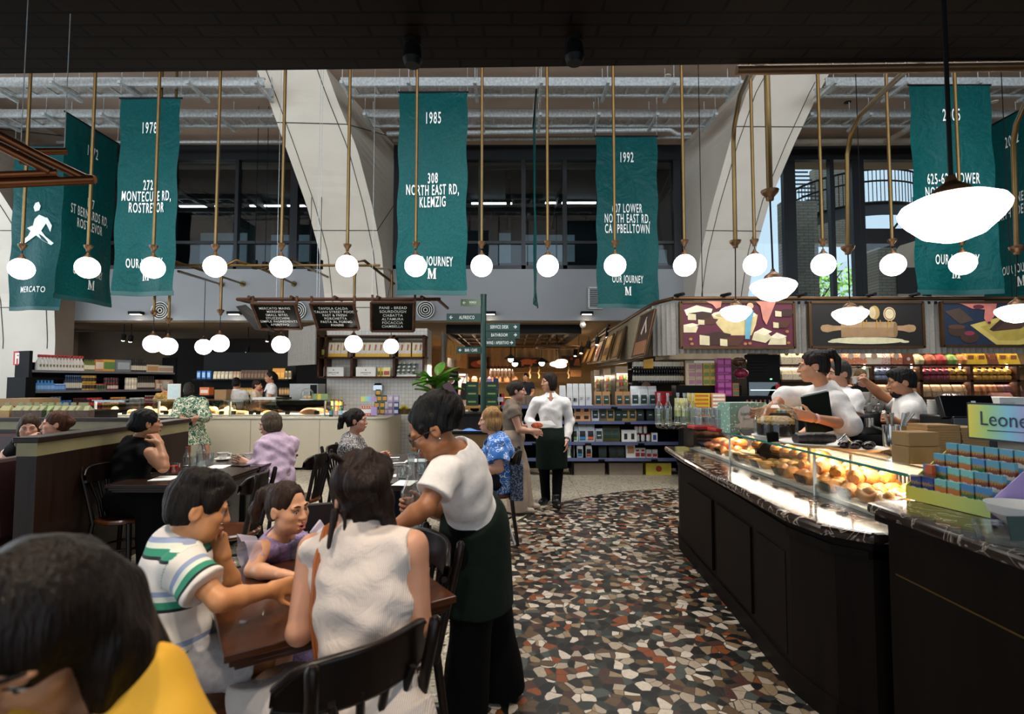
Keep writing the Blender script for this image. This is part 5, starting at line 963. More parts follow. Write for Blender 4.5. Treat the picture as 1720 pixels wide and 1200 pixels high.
hs=MB().box((Lf*.6,.275,.335),(.30,.008,.155),1);P('header_frame',hs.xf(Md),mat('dark_blue_frame','1c2436',.4),dsy,True)
P('header_card',MB().box((Lf*.6,.269,.335),(.285,.004,.14)).xf(Md),RAINB,dsy,True)
tx=MB();text(tx,'Leone',.085,Md@T(Lf*.58,.2645,.32),xs=.85,bold=0);tx.add([Md@V(p)for p in((Lf*.4,.2645,.297),(Lf*.85,.2645,.301),(Lf*.85,.2645,.304),(Lf*.4,.2645,.301))],[(0,1,2,3)])
P('header_lettering',tx,mat('ink_blue','1c2c44',.5),dsy,True)
def m_tin(c1,c2):
 m,nt,b=newmat('printed_tin_'+c1);tc=nt.nodes.new('ShaderNodeTexCoord');sp=nt.nodes.new('ShaderNodeSeparateXYZ');nt.links.new(tc.outputs['Generated'],sp.inputs[0]);nz=nt.nodes.new('ShaderNodeTexNoise');nz.inputs['Scale'].default_value=6;nt.links.new(tc.outputs['Generated'],nz.inputs['Vector'])
 ad=nt.nodes.new('ShaderNodeMath');ad.operation='MULTIPLY_ADD';ad.inputs[1].default_value=.45;nt.links.new(nz.outputs['Fac'],ad.inputs[0]);nt.links.new(sp.outputs[2],ad.inputs[2])
 nt.links.new(ramp(nt,[(0,'e2ddd0'),(.42,'e2ddd0'),(.46,c2),(.72,'a8803a'),(.86,c1),(1.1,c1)],ad.outputs[0],True),b.inputs['Base Color']);b.inputs['Roughness'].default_value=.35;return m
tins=[m_tin('5a9ab0','7a3a24'),m_tin('7ac0b8','c86a34'),m_tin('4a86b8','3a6a3a'),m_tin('3a4a90','2a3570')]
rz_t=math.atan2(ux.y,ux.x);tin_mb=MB().box((0,0,.026),(.034,.016,.052))
for k in range(4):
 for i in range(6):
  p=Md@V((.032+.053*i+.004*(k%2),.035+.062*k-.012,.038+.044*k));kind=[(3,3,1,1,2,2),(2,2,1,1,0,0),(0,0,1,2,0,0),(0,)*6][k][i]
  one('sweet_tin',MB().box((0,0,.033),(.046,.018,.066)),tins[kind],{0:'blue',1:'mint',2:'sky blue',3:'navy'}[kind]+' topped printed sweet tin on the '+('lowest','second','third','top')[k]+' step of the rainbow display','tin',p,rz_t,f'sweet tins {kind} {k}')
one('sweet_tin',MB().box((0,0,.028),(.03,.02,.056)),mat('orange_tin','c8582c',.4),'plain orange tin between two blue ones on the rainbow display','tin',Md@V((.058,.062,.094)),rz_t)
gd_=thing('glass_dish','glass dish with a dark green card holder at the right end of the raised counter','dish',(W(1690,880,1.66).x,1.66,zr));P('dish',MB().lathe([(0,.002),(.07,.002),(.085,.05),(.08,.05),(.066,.01),(0,.01)],n=24),GLASSC,gd_);P('card',MB().box((-.01,-.088,.065),(.13,.004,.07),0,Euler((-.15,0,0)).to_matrix()),GREENLAB,gd_)
mm=MB();serif_m(mm,T(-.01,-.094,.045),.026);P('printed_mark',mm,PRINT,gd_)
one('white_bowl',MB().lathe([(0,0),(.05,0),(.1,.045),(.11,.075),(.105,.075),(.05,.012),(0,.012)],n=24),CUPW,'white bowl behind the dark green card on the raised counter','bowl',(W(1712,850,1.85).x,1.83,zr))
# ==== right canopy with painted boards
cy_=7.5;czt,czb=W(1300,504,cy_).z,W(1300,594,cy_).z;cx0=W(1143,550,cy_).x
cn_=thing('canopy_rail','dark bronze canopy rails carrying curtains and paintings over the right shop','rail',(5.0,cy_,czt))
P('front_rail',MB().tube([V((cx0-.1,cy_,czt+.02)),V((8.6,cy_,czt+.02))],.03,8),BRONZE,cn_,True)
P('side_rail',MB().tube([V((cx0-.1,cy_,czt+.02)),V((cx0-.28,cy_+.3,czt)),V((cx0-.32,8.2,czt-.02)),V((2.22,15.5,2.62))],.03,8),BRONZE,cn_,True)
hk=MB()
for i in range(48):hk.box((cx0+.1*i+.05,cy_+.03,czt-.035),(.03,.02,.04))
P('curtain_hooks',hk,CHAR,cn_,True);P('back_board',MB().box(((cx0+8.6)/2,cy_+.09,(czt+czb)/2+.05),(8.6-cx0,.02,czt-czb-.16)),CHAR,cn_,True)
for px in(1140,1218,1345,1462,1535):P('cross_arm',MB().tube([W(px-6,497,cy_+.1),W(px+8,494,cy_-.25)],.025,6),BLACK,cn_,True)
hg=MB()
for px in(1180,1450,1700):hg.cyl((W(px,500,cy_).x,cy_,czt),(W(px,500,cy_).x,cy_,6.7),.006,n=5)
P('hanger',hg,BLACK,cn_,True)
curtain('grey pleated curtain along the front of the right canopy',(cx0-.05,cy_+.05),(8.6,cy_+.05),czt-.03,czb,CURT,.085,.02)
curtain('grey pleated curtain at the left corner of the right canopy',(cx0-.3,cy_+.4),(cx0-.05,cy_+.03),czt-.03,czb-.02,CURT,.09,.025)
curtain('warm lit pleated curtain along the aisle side of the right canopy',(2.26,15.5),(cx0-.3,8.0),2.6,2.05,CURT2,.16,.03,z0b=czt-.06,z1b=czb-.02)
def board(name,lbl,cat,px0,px1,py0,py1,d,bg,shapes,rot=None):
 a,b=W(px0,py1,d),W(px1,py0,d);w,h=b.x-a.x,b.z-a.z;t=thing(name,lbl,cat,((a.x+b.x)/2,d,a.z))
 P('panel',MB().box((0,0,h/2),(w,.03,h)),bg,t);f=MB()
 for c,s in(((0,-.004,.012),(w,.05,.035)),((0,-.004,h-.012),(w,.05,.035)),((-w/2,-.004,h/2),(.035,.05,h)),((w/2,-.004,h/2),(.035,.05,h))):f.box(c,s)
 P('frame',f,BRONZE,t);pm_=MB();mats=[];idx={}
 for k,(c,poly)in enumerate(shapes):
  if c not in idx:idx[c]=len(mats);mats.append(mat('ink_'+c,c,.55,var=.12,scale=9))
  y=-.017-.0006*k;pm_.add([((u-.5)*w,y,v*h)for u,v in poly],[list(range(len(poly)))],idx[c])
 if shapes:P('painting',pm_,mats,t)
 return t
def E(cx,cy,rx,ry,n=14,a0=0,a1=2*PI):return[(cx+rx*math.cos(a0+(a1-a0)*i/(n-1 if a1-a0<6 else n)),cy+ry*math.sin(a0+(a1-a0)*i/(n-1 if a1-a0<6 else n)))for i in range(n)]
NG,NG2,CHO,CHO2,CRM='d9cda6','efe6c8','3a2018','4f2c1e','d8c48c'
def bar(cx,cy,w,h,c1,c2,sk=.04):return[(c1,[(cx-w,cy-h),(cx+w,cy-h),(cx+w+sk,cy+h*.6),(cx+sk,cy+h),(cx-w,cy+h*.5)]),(c2,[(cx-w,cy-h),(cx-w*.2,cy-h*1.1),(cx-w*.2,cy+h*.3),(cx-w,cy+h*.5)])]
nug=[(CRM,[(.27,.72),(.68,.72),(.66,.5),(.62,.28),(.40,.28),(.32,.5)]),(NG2,E(.47,.72,.20,.09)),('c9b27a',E(.47,.70,.17,.06))]
nug+=[(NG2,[(.03,.82),(.14,.92),(.28,.84),(.26,.70),(.05,.70)])]+bar(.15,.70,.09,.09,CHO,NG)+bar(.22,.58,.07,.07,CHO2,NG)
nug+=[(NG,[(.02,.34),(.13,.34),(.15,.46),(.10,.54),(.02,.50)]),(NG2,[(.02,.50),(.10,.54),(.16,.50),(.08,.45)])]+bar(.27,.22,.11,.14,CHO,NG,.06)+bar(.42,.16,.08,.10,CHO2,NG,.06)
nug+=[(NG,[(.62,.18),(.74,.12),(.80,.24),(.72,.42),(.64,.34)]),(NG2,[(.64,.34),(.72,.44),(.80,.36),(.74,.28)]),(NG,[(.76,.08),(.92,.08),(.92,.24),(.80,.28)]),(NG2,[(.78,.24),(.84,.34),(.93,.26),(.86,.2)])]+bar(.90,.76,.07,.08,CHO,NG)+bar(.87,.52,.06,.08,CHO2,NG)
nug+=[('6aa8c0',[(.56,.2),(.60,.2),(.615,.5),(.64,.8),(.59,.86),(.565,.6)]),('d9b08a',E(.61,.9,.03,.07)),('d08a78',[(.22,1),(.36,1),(.35,.88),(.31,.84),(.28,.93)]),('d08a78',[(.66,1),(.84,1),(.80,.78),(.75,.5),(.72,.62),(.70,.9)])]+[('a8743a',E(x,y,.016,.03,8))for x,y in((.08,.2),(.09,.1),(.56,.1),(.6,.11),(.93,.36),(.94,.12))]
board('painted_board','maroon painted advertising board of nougat bars and a mixing bowl','painting',1144,1332,507,586,cy_-.05,mat('maroon_paint','5c1f34',.5),nug)
pin=[('d3cda8',E(.5,.16,.33,.075,18)),('d3cda8',E(.2,.135,.05,.025)),('d3cda8',E(.83,.135,.04,.025)),('9c7c5a',[(.27,.23),(.75,.23),(.75,.56),(.27,.56)]),('b0906c',[(.27,.44),(.75,.44),(.75,.56),(.27,.56)]),('a98762',[(.09,.40),(.105,.355),(.15,.335),(.2,.365),(.27,.385),(.27,.475),(.2,.48),(.15,.505),(.105,.49),(.09,.45)]),('a98762',[(.75,.385),(.82,.365),(.87,.335),(.915,.355),(.93,.40),(.93,.45),(.915,.49),(.87,.505),(.82,.48),(.75,.475)]),('8a6a4a',E(.75,.395,.02,.165)),('b89a5a',E(.57,.76,.045,.15)),('d8c49a',E(.55,.76,.03,.13)),('d9bd94',E(.70,.73,.055,.15)),('3a2418',E(.70,.73,.045,.125)),('e0cfa8',E(.70,.73,.04,.11)),('c8b68c',E(.45,.78,.04,.13))]+[('c89a3a',[(x,.42+.1*(i%2)),(x+.008,.42+.1*(i%2)),(x+.008,.6),(x,.6)])for i,x in enumerate((.34,.37,.46,.49,.58,.61,.68,.71))]
board('painted_board','black painted advertising board of a wooden rolling pin with cream rolls','painting',1361,1548,507,585,cy_-.05,mat('near_black_paint','17120f',.5),pin)
cho=[('c9b25c',[(.22,.48),(.55,.72),(1.0,.62),(1.0,.2),(.55,.02),(.42,.05)]),('b09a46',[(.30,.44),(.55,.62),(.9,.5),(.6,.14),(.44,.14)]),('4a3028',[(.40,.34),(.62,.40),(.72,.58),(.5,.56)]),('36221c',[(.40,.34),(.5,.56),(.46,.60),(.37,.38)]),('4a3a30',[(.02,.78),(.14,.86),(.25,.58),(.14,.5)]),('3f2a22',E(.11,.35,.07,.12)),('56382c',E(.11,.44,.07,.05)),('3f2a22',E(.21,.22,.075,.14)),('8a3048',E(.21,.30,.04,.05)),('d0786c',[(.04,1),(.44,1),(.42,.7),(.36,.5),(.33,.62),(.34,.82),(.24,.84),(.16,.94)]),('d0786c',[(.5,1),(.95,1),(.92,.76),(.88,.9),(.7,.86),(.66,.7),(.60,.84),(.55,.96)]),('5a2430',E(.29,.88,.045,.05)),('5a2430',E(.37,.53,.014,.03))]
board('painted_board','navy painted advertising board of fingers placing chocolates on gold wrap','painting',1583,1790,507,583,cy_-.05,mat('navy_paint','1c2a40',.5),cho)
for k,(d,c,sh_,lb)in enumerate([(8.0,'3a2418',[('cdbfb0',[(.3,.55),(.5,.9),(.56,.9),(.4,.5)]),('cdbfb0',[(.5,.9),(.75,.55),(.7,.5),(.48,.8)]),('8a5a3a',[(.05,.05),(.95,.05),(.95,.35),(.05,.35)])],'brown painted side board with a whisk at the canopy corner'),(10.0,'6a4a20',[('b08040',[(.2,.1),(.8,.1),(.7,.9),(.3,.8)])],'amber painted side board nearest the canopy corner along the aisle'),(11.2,'c8922c',[('6a3a1c',[(.2,.2),(.8,.2),(.8,.5),(.2,.5)]),('e0b850',E(.5,.72,.2,.14))],'yellow painted side board along the aisle canopy'),(12.4,'b8a890',[('b04030',[(.2,.2),(.6,.2),(.7,.8),(.3,.7)])],'cream and red painted side board along the aisle canopy'),(13.6,'a8702c',[('d09a4a',E(.5,.5,.3,.3))],'orange painted side board far along the aisle canopy'),(14.6,'a8702c',[('d8a850',E(.5,.5,.3,.3))],'orange painted side board at the far end of the aisle canopy')]):
 f=(d-8)/7.5;x=cx0-.42+(2.1-(cx0-.42))*f-.02;zt2=czt-.12+(2.56-czt)*f;zb2=czb-.02+(2.12-czb)*f
 t=thing('painted_board',lb,'painting',(x,d,zb2),0,None);hh=zt2-zb2;ww=.75 if k else.8;y_=lambda u:(u-.5)*ww
 P('panel',MB().add([(0-.06,y_(0),0),(-.06,y_(1),0),(.1,y_(1),hh),(.1,y_(0),hh),(-.03,y_(0),0),(-.03,y_(1),0),(.13,y_(1),hh),(.13,y_(0),hh)],[(3,2,1,0),(4,5,6,7),(0,1,5,4),(1,2,6,5),(2,3,7,6),(3,0,4,7)]),mat('ink_'+c,c,.55,var=.12,scale=9),t)
 mb=MB();mats=[]
 for i,(cc_,poly)in enumerate(sh_):mats.append(mat('ink_'+cc_,cc_,.55,var=.12,scale=9));mb.add([(-.064+.16*v-.0015*i,y_(1-u),v*hh)for u,v in poly],[list(range(len(poly)))],i)
 P('painting',mb,mats,t);f_=MB()
 for u in(0,1):f_.tube([(-.06,y_(u),0),(.1,y_(u),hh)],.018,4)
 for v in(0,1):f_.tube([(-.06+.16*v,y_(0),v*hh),(-.06+.16*v,y_(1),v*hh)],.018,4)
 P('frame',f_,BRONZE,t)
S('trim_6',MB().box((3.1,8.6,1.98),(1.3,.5,.2)).box((2.5,11.5,2.0),(.1,7,.12),1),[mat('beige_fascia','a89880',.7),BLACK])
# ==== right wall shelving of wrapped cakes
wy=8.6;wx0=W(1312,640,wy).x;wx1=9.3;zz_=[W(1500,y,wy).z for y in(612,638,667)]
cs=thing('cake_shelving','walnut shelving of wrapped cakes along the right shop wall','shelving',(5.5,wy,0))
P('back_panel',MB().box(((wx0+wx1)/2,wy+.42,1.2),(wx1-wx0,.03,2.4)),mat('warm_back_panel','7a6242',.7),cs,True)
for z in zz_+[.9,.45]:P('shelf',MB().box(((wx0+wx1)/2,wy+.2,z-.02),(wx1-wx0,.42,.035)),WALNUT,cs,True)
for px in(1466,1547,1632,1710):P('divider',MB().box((W(px,640,wy).x,wy+.2,1.0),(.05,.42,1.55)),WALNUT,cs,True)
P('base',MB().box(((wx0+wx1)/2,wy+.2,.4),(wx1-wx0,.44,.8)),DKWOOD,cs,True)
area('cake_shelf_strip',((wx0+wx1)/2,wy+.05,zz_[0]+.36),(-20,0,0),wx1-wx0,.06,24,WARM2);area('cake_shelf_strip',((wx0+wx1)/2,wy+.1,zz_[0]-.05),(-20,0,0),wx1-wx0,.05,13,WARM2);area('cake_shelf_strip',((wx0+wx1)/2,wy+.1,zz_[1]-.05),(-20,0,0),wx1-wx0,.05,9,WARM2)
for px in(1452,1531,1612,1691):one('led_strip',MB().box(W(px,615.5,wy+.02),(.02,.02,.07)),lampmat('warm_lens',()),'short vertical light strip between the cake shelves','light',group='vertical shelf lights')
def wp(px,k,dz=0):return V((W(px,640,wy+.1).x,wy+.12,zz_[k]+dz))
def disc(m,r,z,y,mi=1):m.lathe([(0,0),(r,0)],(0,y,z),12,mi,q=Euler((PI/2,0,0)).to_matrix());return m
def m_speck(name,bg,fg,sc=60,th=.25):
 m,nt,b=newmat(name);tc=nt.nodes.new('ShaderNodeTexCoord');v=nt.nodes.new('ShaderNodeTexVoronoi');v.inputs['Scale'].default_value=sc;nt.links.new(tc.outputs['Object'],v.inputs['Vector'])
 nt.links.new(ramp(nt,[(0,fg),(th,bg)],v.outputs['Distance'],True),b.inputs['Base Color']);b.inputs['Roughness'].default_value=.45;return m
SPK=m_speck('cream_dotted_wrap','dccfb4','6a5030',55,.22);SAL=m_speck('salmon_floral_wrap','d88a68','efd0b8',30,.3);PNKD=m_speck('pink_dotted_wrap','e6ccc0','b05a5a',32,.3)
MIX=m_speck('mixed_foil_wrap','b0524a','e8c88a',22,.4);BRN=mat('brown_wrap','7a4436',.45);YEL=mat('bright_yellow_wrap','dcb838',.45);CREAMW=mat('cream_wrap','e8ddcc',.5)
tb=bag_mb(.19,.14,.26,None);disc(tb,.035,.18,-.066)
row('panettone_bag',tb,[SPK,pm('6a6030')],'cream speckled gift bag on the top right shelf','bag','speckled bags on the top shelf',[wp(x,0)for x in(1320,1338,1356)])
tb=bag_mb(.2,.15,.25,None);disc(tb,.05,.14,-.074)
row('panettone_bag',tb,[SAL,CREAMW],'salmon gift wrapped cake with a round cream label on the top right shelf','cake','salmon wrapped cakes',[wp(x,0)for x in(1407,1427,1447,1503)])
one('panettone_bag',disc(bag_mb(.25,.15,.26,None),.055,.14,-.074),[CREAMW,pm('d8b8a8')],'cream gift wrapped cake with a ringed label on the top right shelf','cake',wp(1466,0));one('panettone_bag',bag_mb(.22,.15,.25,None),[PNKD],'pink dotted gift wrapped cake on the top right shelf','cake',wp(1485,0))
one('panettone_box',disc(MB().box((0,0,.08),(.2,.14,.16),0,None,.8),.03,.09,-.065),[BRN,CREAMW],'dark red cake box with a round label on the top right shelf','box',wp(1524,0))
for px,c,lb in((1542,mat('floral_cake_wrap','e0cfa0',.5,var=.5,scale=14),'cream floral'),(1562,mat('red_gold_wrap','b05a3a',.45,var=.5,scale=14),'red and gold'),(1580,mat('crimson_wrap','b03830',.45,var=.4,scale=14),'crimson'),(1598,mat('leaf_green_wrap','7a9a4a',.45,var=.3,scale=14),'green'),(1614,mat('copper_wrap','c07a40',.45,var=.4,scale=14),'copper')):one('wrapped_cake',MB().lathe([(0,0),(.1,0),(.11,.07),(.08,.14),(.03,.17),(.05,.2),(0,.19)],n=10),c,lb+' wrapped cake on the top right shelf','cake',wp(px,0))
for i,px in enumerate((1628,1646,1664,1682,1700)):one('panettone_box',MB().box((0,0,.12),(.2,.16,.24),0,None,.55).box((0,-.062,.1),(.1,.012,.1),1),[YEL if i!=2 else BRN,pm('c07a4a')],('yellow' if i!=2 else 'brown')+' tapered cake box on the top right shelf','box',wp(px,0),0,'tapered boxes '+str(i!=2))
tb=bag_mb(.17,.14,.2,None)
row('panettone_bag',tb,[SPK],'cream speckled gift bag on the second right shelf','bag','speckled bags on the second shelf',[wp(x,1,0)for x in(1320,1338,1356)])
row('panettone_box',box_mb(.19,.14,.2,(.2,.8,.2,.8)),[CREAMW,pm('c8b090')],'pale pink printed cake box on the second right shelf','box','pale printed boxes',[wp(x,1)for x in(1408,1428)])
one('panettone_box',box_mb(.16,.14,.2,(.2,.8,.2,.8)),[pm('a8d0b0'),CREAMW],'mint green cake box on the second right shelf','box',wp(1458,1))
for j,(p0,p1,n,c,lb)in enumerate([(1475,1494,3,mat('blue_white_wrap','8a92b0',.4,var=.5,scale=20),'blue and white'),(1510,1542,3,mat('dark_gold_wrap','6a4a2c',.4,var=.5,scale=14),'dark gold'),(1556,1588,4,mat('magenta_wrap','9a4454',.35,var=.5,scale=14),'magenta cellophane'),(1598,1624,3,mat('ochre_wrap','b8883a',.4,var=.4,scale=12),'ochre'),(1642,1704,6,mat('orange_gold_wrap','d09a3c',.4,var=.4,scale=14),'orange and gold')]):
 for row_ in range(2):row('wrapped_cake',MB().lathe([(0,0),(.07,0),(.078,.04),(.06,.07),(.02,.085),(.035,.105),(0,.1)],n=10),c,f'{lb} wrapped cake on the second right shelf'+(', stacked on another' if row_ else ''),'cake',f'{lb} cakes {row_}',lp(wp(p0,1,.095*row_),wp(p1,1,.095*row_),n))
row('biscuit_tin',box_mb(.1,.1,.18,(.1,.9,.3,.7)),[CHAR,CREAMW],'black and white tin on the third right shelf','tin','black and white tins',[wp(x,2)for x in(1318,1332,1346,1359)])
for p0,p1,n,c,lb in((1405,1460,4,BRN,'brown'),(1640,1672,4,mat('russet_wrap','a86a3c',.4,var=.4,scale=16),'russet'),(1680,1706,3,mat('plum_wrap','6a4448',.4,var=.4,scale=16),'plum'),(1480,1625,9,mat('tan_wrap','b09070',.4,var=.4,scale=16),'tan')):row('wrapped_cake',bag_mb(.16,.12,.2,None),[c],f'{lb} wrapped packet on the third right shelf','packet',f'{lb} packets third shelf',lp(wp(p0,2),wp(p1,2),n))
# ==== fridge, nougat stacks and sweets in front of the cake shelving
fg=thing('drinks_fridge','black topped glass fridge left of the cake shelving','fridge',(W(1284,700,8.5).x,8.5,0));a,b=W(1256,700,8.5),W(1310,596,8.5);w=b.x-a.x
P('body',MB().box((0,.35,b.z/2),(w,.7,b.z)),BLACK,fg);P('glass_door',MB().box((0,-.01,1.2),(w*.9,.015,.62)),glassmat('fridge_glass',(.5,.55,.55),.12),fg);P('shelf_glow',MB().box((-.0,-.004,1.38),(w*.8,.005,.02)).box((0,-.004,1.12),(w*.8,.005,.02)),lampmat('fridge_glow',(.85,1,1),1.5),fg)
gr_=MB()
for i in range(4):gr_.box((-w*.2,-.006,b.z-.12-.05*i),(w*.5,.01,.012))
P('vent_slats',gr_,CHAR,fg);P('display_dot',MB().box((.12,-.008,1.56),(.03,.01,.02)),lampmat('green_led',(.1,1,.3),2),fg);P('sticker',MB().box((w*.4,-.02,1.42),(.07,.006,.11)),mat('sign_red',''),fg)
nd=7.4;nt_=thing('sweets_table','dark display table of boxed nougat behind the water bottles','table',(3.35,nd+.3,0));P('table_top',MB().box((3.35,nd+.35,1.0),(1.8,.9,.04)),BLACK,nt_,True);P('base',MB().box((3.4,nd+.35,.49),(1.6,.8,.98)),CHAR,nt_,True);P('riser',MB().box((3.2,nd+.55,1.16),(1.5,.35,.28)),BLACK,nt_,True);P('riser_step',MB().box((3.0,nd+.62,1.38),(1.0,.22,.16)),BLACK,nt_,True)
def nbox(px0,px1,n,d,z,h,c,c2,lb,dz=1,k=0,dep=.12):
 xs=[W(px0+(px1-px0)*(i+.5)/n,650,d).x for i in range(n)];w=(xs[1]-xs[0]if n>1 else W(px1,650,d).x-W(px0,650,d).x)*.94
 for r in range(dz):row('nougat_box',box_mb(w,dep,h*.95,(.08,.92,.2,.75)),[c,c2],lb+(', upper tiers' if r else ', bottom tier'),'box',lb+('u' if r else 'b'),[V((x,d+.05,z+h*r))for x in xs])
nbox(1156,1180,2,nd+.5,1.46,.115,pm('c8b090'),pm('b07a9a'),'grey and pink nougat box in the tall stack',3);nbox(1181,1204,2,nd+.5,1.46,.115,pm('c8a83a'),pm('6a8a4a'),'yellow and green nougat box in the tall stack',3);nbox(1205,1229,2,nd+.4,1.30,.115,mat('magenta_box','9a2c80',.45),pm('c060a8'),'magenta sweet box in the tall stack',5);nbox(1230,1241,1,nd+.4,1.30,.1,pm('b8703a'),pm('5a7a5a'),'small orange box beside the magenta boxes',2)
ylw=mat('chrome_yellow_box','e0c020',.45);
nbox(1160,1188,1,nd,1.02,.055,ylw,pm('c06a2a'),'bright yellow nougat box in the leaning stack',6,dep=.3);nbox(1190,1214,1,nd,1.02,.055,mat('orange_white_box','d9a07a',.45),pm('f0e6dc'),'orange and white nougat box in the leaning stack',6,dep=.3);nbox(1136,1155,1,nd+.05,1.02,.27,mat('pale_yellow_box','d9cf86',.5),pm('b8b060'),'pale yellow box left of the bright yellow stack');nbox(1216,1240,2,nd,1.02,.2,pm('d8b83a'),pm('c89a30'),'golden box right of the orange and white stack')
for i,(px,py,c,lb)in enumerate([(1242,617,mat('brown_gloss_wrap','5a4030',.2,var=.6,scale=20),'brown'),(1245,636,mat('pink_neon_wrap','9a3050',.25,var=.6,scale=20),'crimson')]):one('foil_parcel',MB().ball((0,0,.08),(.12,.1,.08),10).cyl((0,0,0),(0,0,.03),.05),c,f'{lb} glossy parcel beside the magenta boxes','parcel',W(px,py,nd+.6))
for i in range(22):
 px=1255+7.5*i;c,lb=((pm('b8743a'),'amber')if i%3==0 else(pm('5a7a4a'),'green')if i%3==1 else(pm('7a7aa0'),'grey blue'))
 one('syrup_bottle',bottle_mb(.03,.17),[c,pm('d0c8b8'),pm('8a2a2a')],lb+' small bottle in the row behind the mint gift box','bottle',V((W(px,670,7.0).x,7.0,1.10)),0,lb+' small bottles')
sb=thing('bottle_stand','low dark stand of small bottles behind the mint gift box','stand',(4.1,7.05,0));P('stand_top',MB().box((W(1335,670,7.0).x,7.05,1.08),(1.7,.3,.03)),BLACK,sb,True);P('base',MB().box((W(1335,670,7.0).x,7.1,.53),(1.6,.25,1.06)),CHAR,sb,True)
# ==== wine shelf, chilled cabinets and far shop
wsx=thing('wine_shelf','dark timber wine shelf beyond the aisle gondola','shelving',(W(1115,700,11.5).x,11.5,0));a,b=W(1062,700,11.5),W(1150,600,11.5)
P('back_panel',MB().box(((a.x+b.x)/2,11.9,1.3),(b.x-a.x,.04,2.6)),mat('dark_timber_lining','',.7),wsx,True)
wz=[W(1100,y,11.5).z for y in(619,643)]
for z in wz:P('shelf',MB().box(((a.x+b.x)/2,11.7,z-.02),(b.x-a.x,.35,.03)),BLACK,wsx,True)
for k,(p0,p1,n,z)in enumerate([(1066,1080,4,wz[0]),(1097,1147,12,wz[0]),(1088,1147,15,wz[1]),(1066,1084,5,wz[1])]):row('wine_bottle',bottle_mb(.04,.3),[mat('dark_wine_glass','1c1a18',.15),pm('d6cdbc'),pm('6a2a2a')],'dark wine bottle with a pale label on the '+('upper' if z==wz[0]else 'lower')+' wine shelf','bottle',f'wine bottles {k//2}',lp((W(p0,620,11.55).x,11.6,z),(W(p1,620,11.55).x,11.6,z),n))
one('gold_gift_box',MB().box((0,0,.15),(.22,.15,.3)),mat('gold_yellow_box','d8a030',.4),'golden yellow box on the upper wine shelf','box',(W(1090,620,11.5).x,11.62,wz[0]))
CHIL=lampmat('chilled_shelf_glow',(1,.93,.8),1.3)
for k,(px0,px1,py0,py1,d)in enumerate([(998,1013,623,662,14.5),(1014,1033,621,662,13.8),(1034,1062,617,662,13.0)]):
 a,b=W(px0,py1,d),W(px1,py0,d);w=b.x-a.x;t=thing('chilled_cabinet','lit chilled food cabinet in the far shop, '+('farthest','middle','nearest')[k]+' of the row','fridge',((a.x+b.x)/2,d,0));P('body',MB().box((0,.3,b.z/2),(w,.6,b.z)),CHAR,t);P('header',MB().box((0,-.03,b.z-.06),(w,.06,.16)),mat('pale_header','b0a698',.6),t)
 P('light_strip',MB().box((0,-.02,b.z-.17),(w*.9,.02,.03)),CHIL,t);P('lit_back',MB().box((0,-.006,b.z-.42),(w*.92,.01,.46)),mat('chilled_back','cfc6b4',.5),t);q=MB()
 for j in range(3):
  for i in range(5):q.box((-w*.4+w*.2*i,-.05,b.z-.6+.17*j),(w*.13,.08,.1),i%3)
 P('packets',q,[pm('c8b890'),pm('a8463a'),pm('6a8a4a')],t,kind='stuff')
 area('chilled_light',((a.x+b.x)/2,d-.1,b.z-.2),(-30,0,0),w,.05,6,WARM2)
fy=18.6
curtain('warm lit pleated curtain across the far deli wall',(-2.6,fy),(2.3,fy),2.78,2.02,CURT2,.3,.05)
fw=thing('far_deli_counter','long warm lit meat counter at the far end of the shop','counter',(0,fy-.8,0));P('body',MB().box((-.2,fy-.8,.5),(5.2,.8,1.0)),mat('warm_counter','8a6a44',.6),fw,True);P('glass',MB().box((-.2,fy-1.15,1.18),(5.2,.02,.36)),GLASSC,fw,True);P('meat_shelf',MB().box((-1.2,fy-.1,1.52),(2.6,.4,.03)).box((1.2,fy-.1,1.86),(2.4,.2,.03)),WALNUT,fw,True)
area('far_deli_strip',(-.2,fy-.9,2.0),(0,0,0),4.6,.1,190,WARM);area('far_deli_strip',(-1.2,fy-.3,1.98),(-20,0,0),2.4,.08,80,WARM2)
row('cured_ham',MB().lathe([(0,0),(.1,.0),(.11,.1),(.07,.18),(0,.2)],n=10),mat('cured_meat','9a6a54',.5,var=.5,scale=8),'pale cured meat on the lit far deli shelf','meat','cured meats',lp((-2.2,fy-.15,1.54),(.1,fy-.15,1.54),9))
row('hanging_ham',MB().lathe([(0,0),(.04,.02),(.06,.14),(.045,.25),(.015,.36),(.008,.46),(0,.46)],n=8),mat('dark_ham','3a2418',.6),'dark ham hanging in the far deli','meat','hanging hams',lp(W(825,635,fy-.3),W(862,635,fy-.3),7))
one('ham_rail',MB().tube([W(815,617,fy-.3),W(880,617,fy-.3)],.02,6),BLACK,'black rail of hanging hams in the far deli','rail')
row('hanging_twine',MB().tube([(0,0,0),(.02,0,.1),(-.02,0,.2),(.02,0,.3),(0,0,.42)],.03,6),mat('twine','b8a078',.8),'pale bunch hanging on the far deli wall','bunch','hanging bunches',[W(px,636,fy-.2)for px in(890,905,955)])
one('wicker_pannier',MB().box((0,0,.12),(.36,.15,.24),0,None,1.1),mat('wicker_basket',''),'wicker basket hanging on the far deli wall','basket',W(967,633,fy-.2))
board('pig_sign','dark sign with a pink pig in the far deli','sign',868,906,601,617,fy-.07,mat('dark_sign','1c1812',.6),[('c8704a',E(.45,.55,.33,.3)),('c8704a',E(.8,.6,.14,.2)),('c8704a',[(.22,.1),(.3,.1),(.32,.4),(.2,.4)]),('c8704a',[(.6,.1),(.68,.1),(.7,.4),(.58,.4)])])
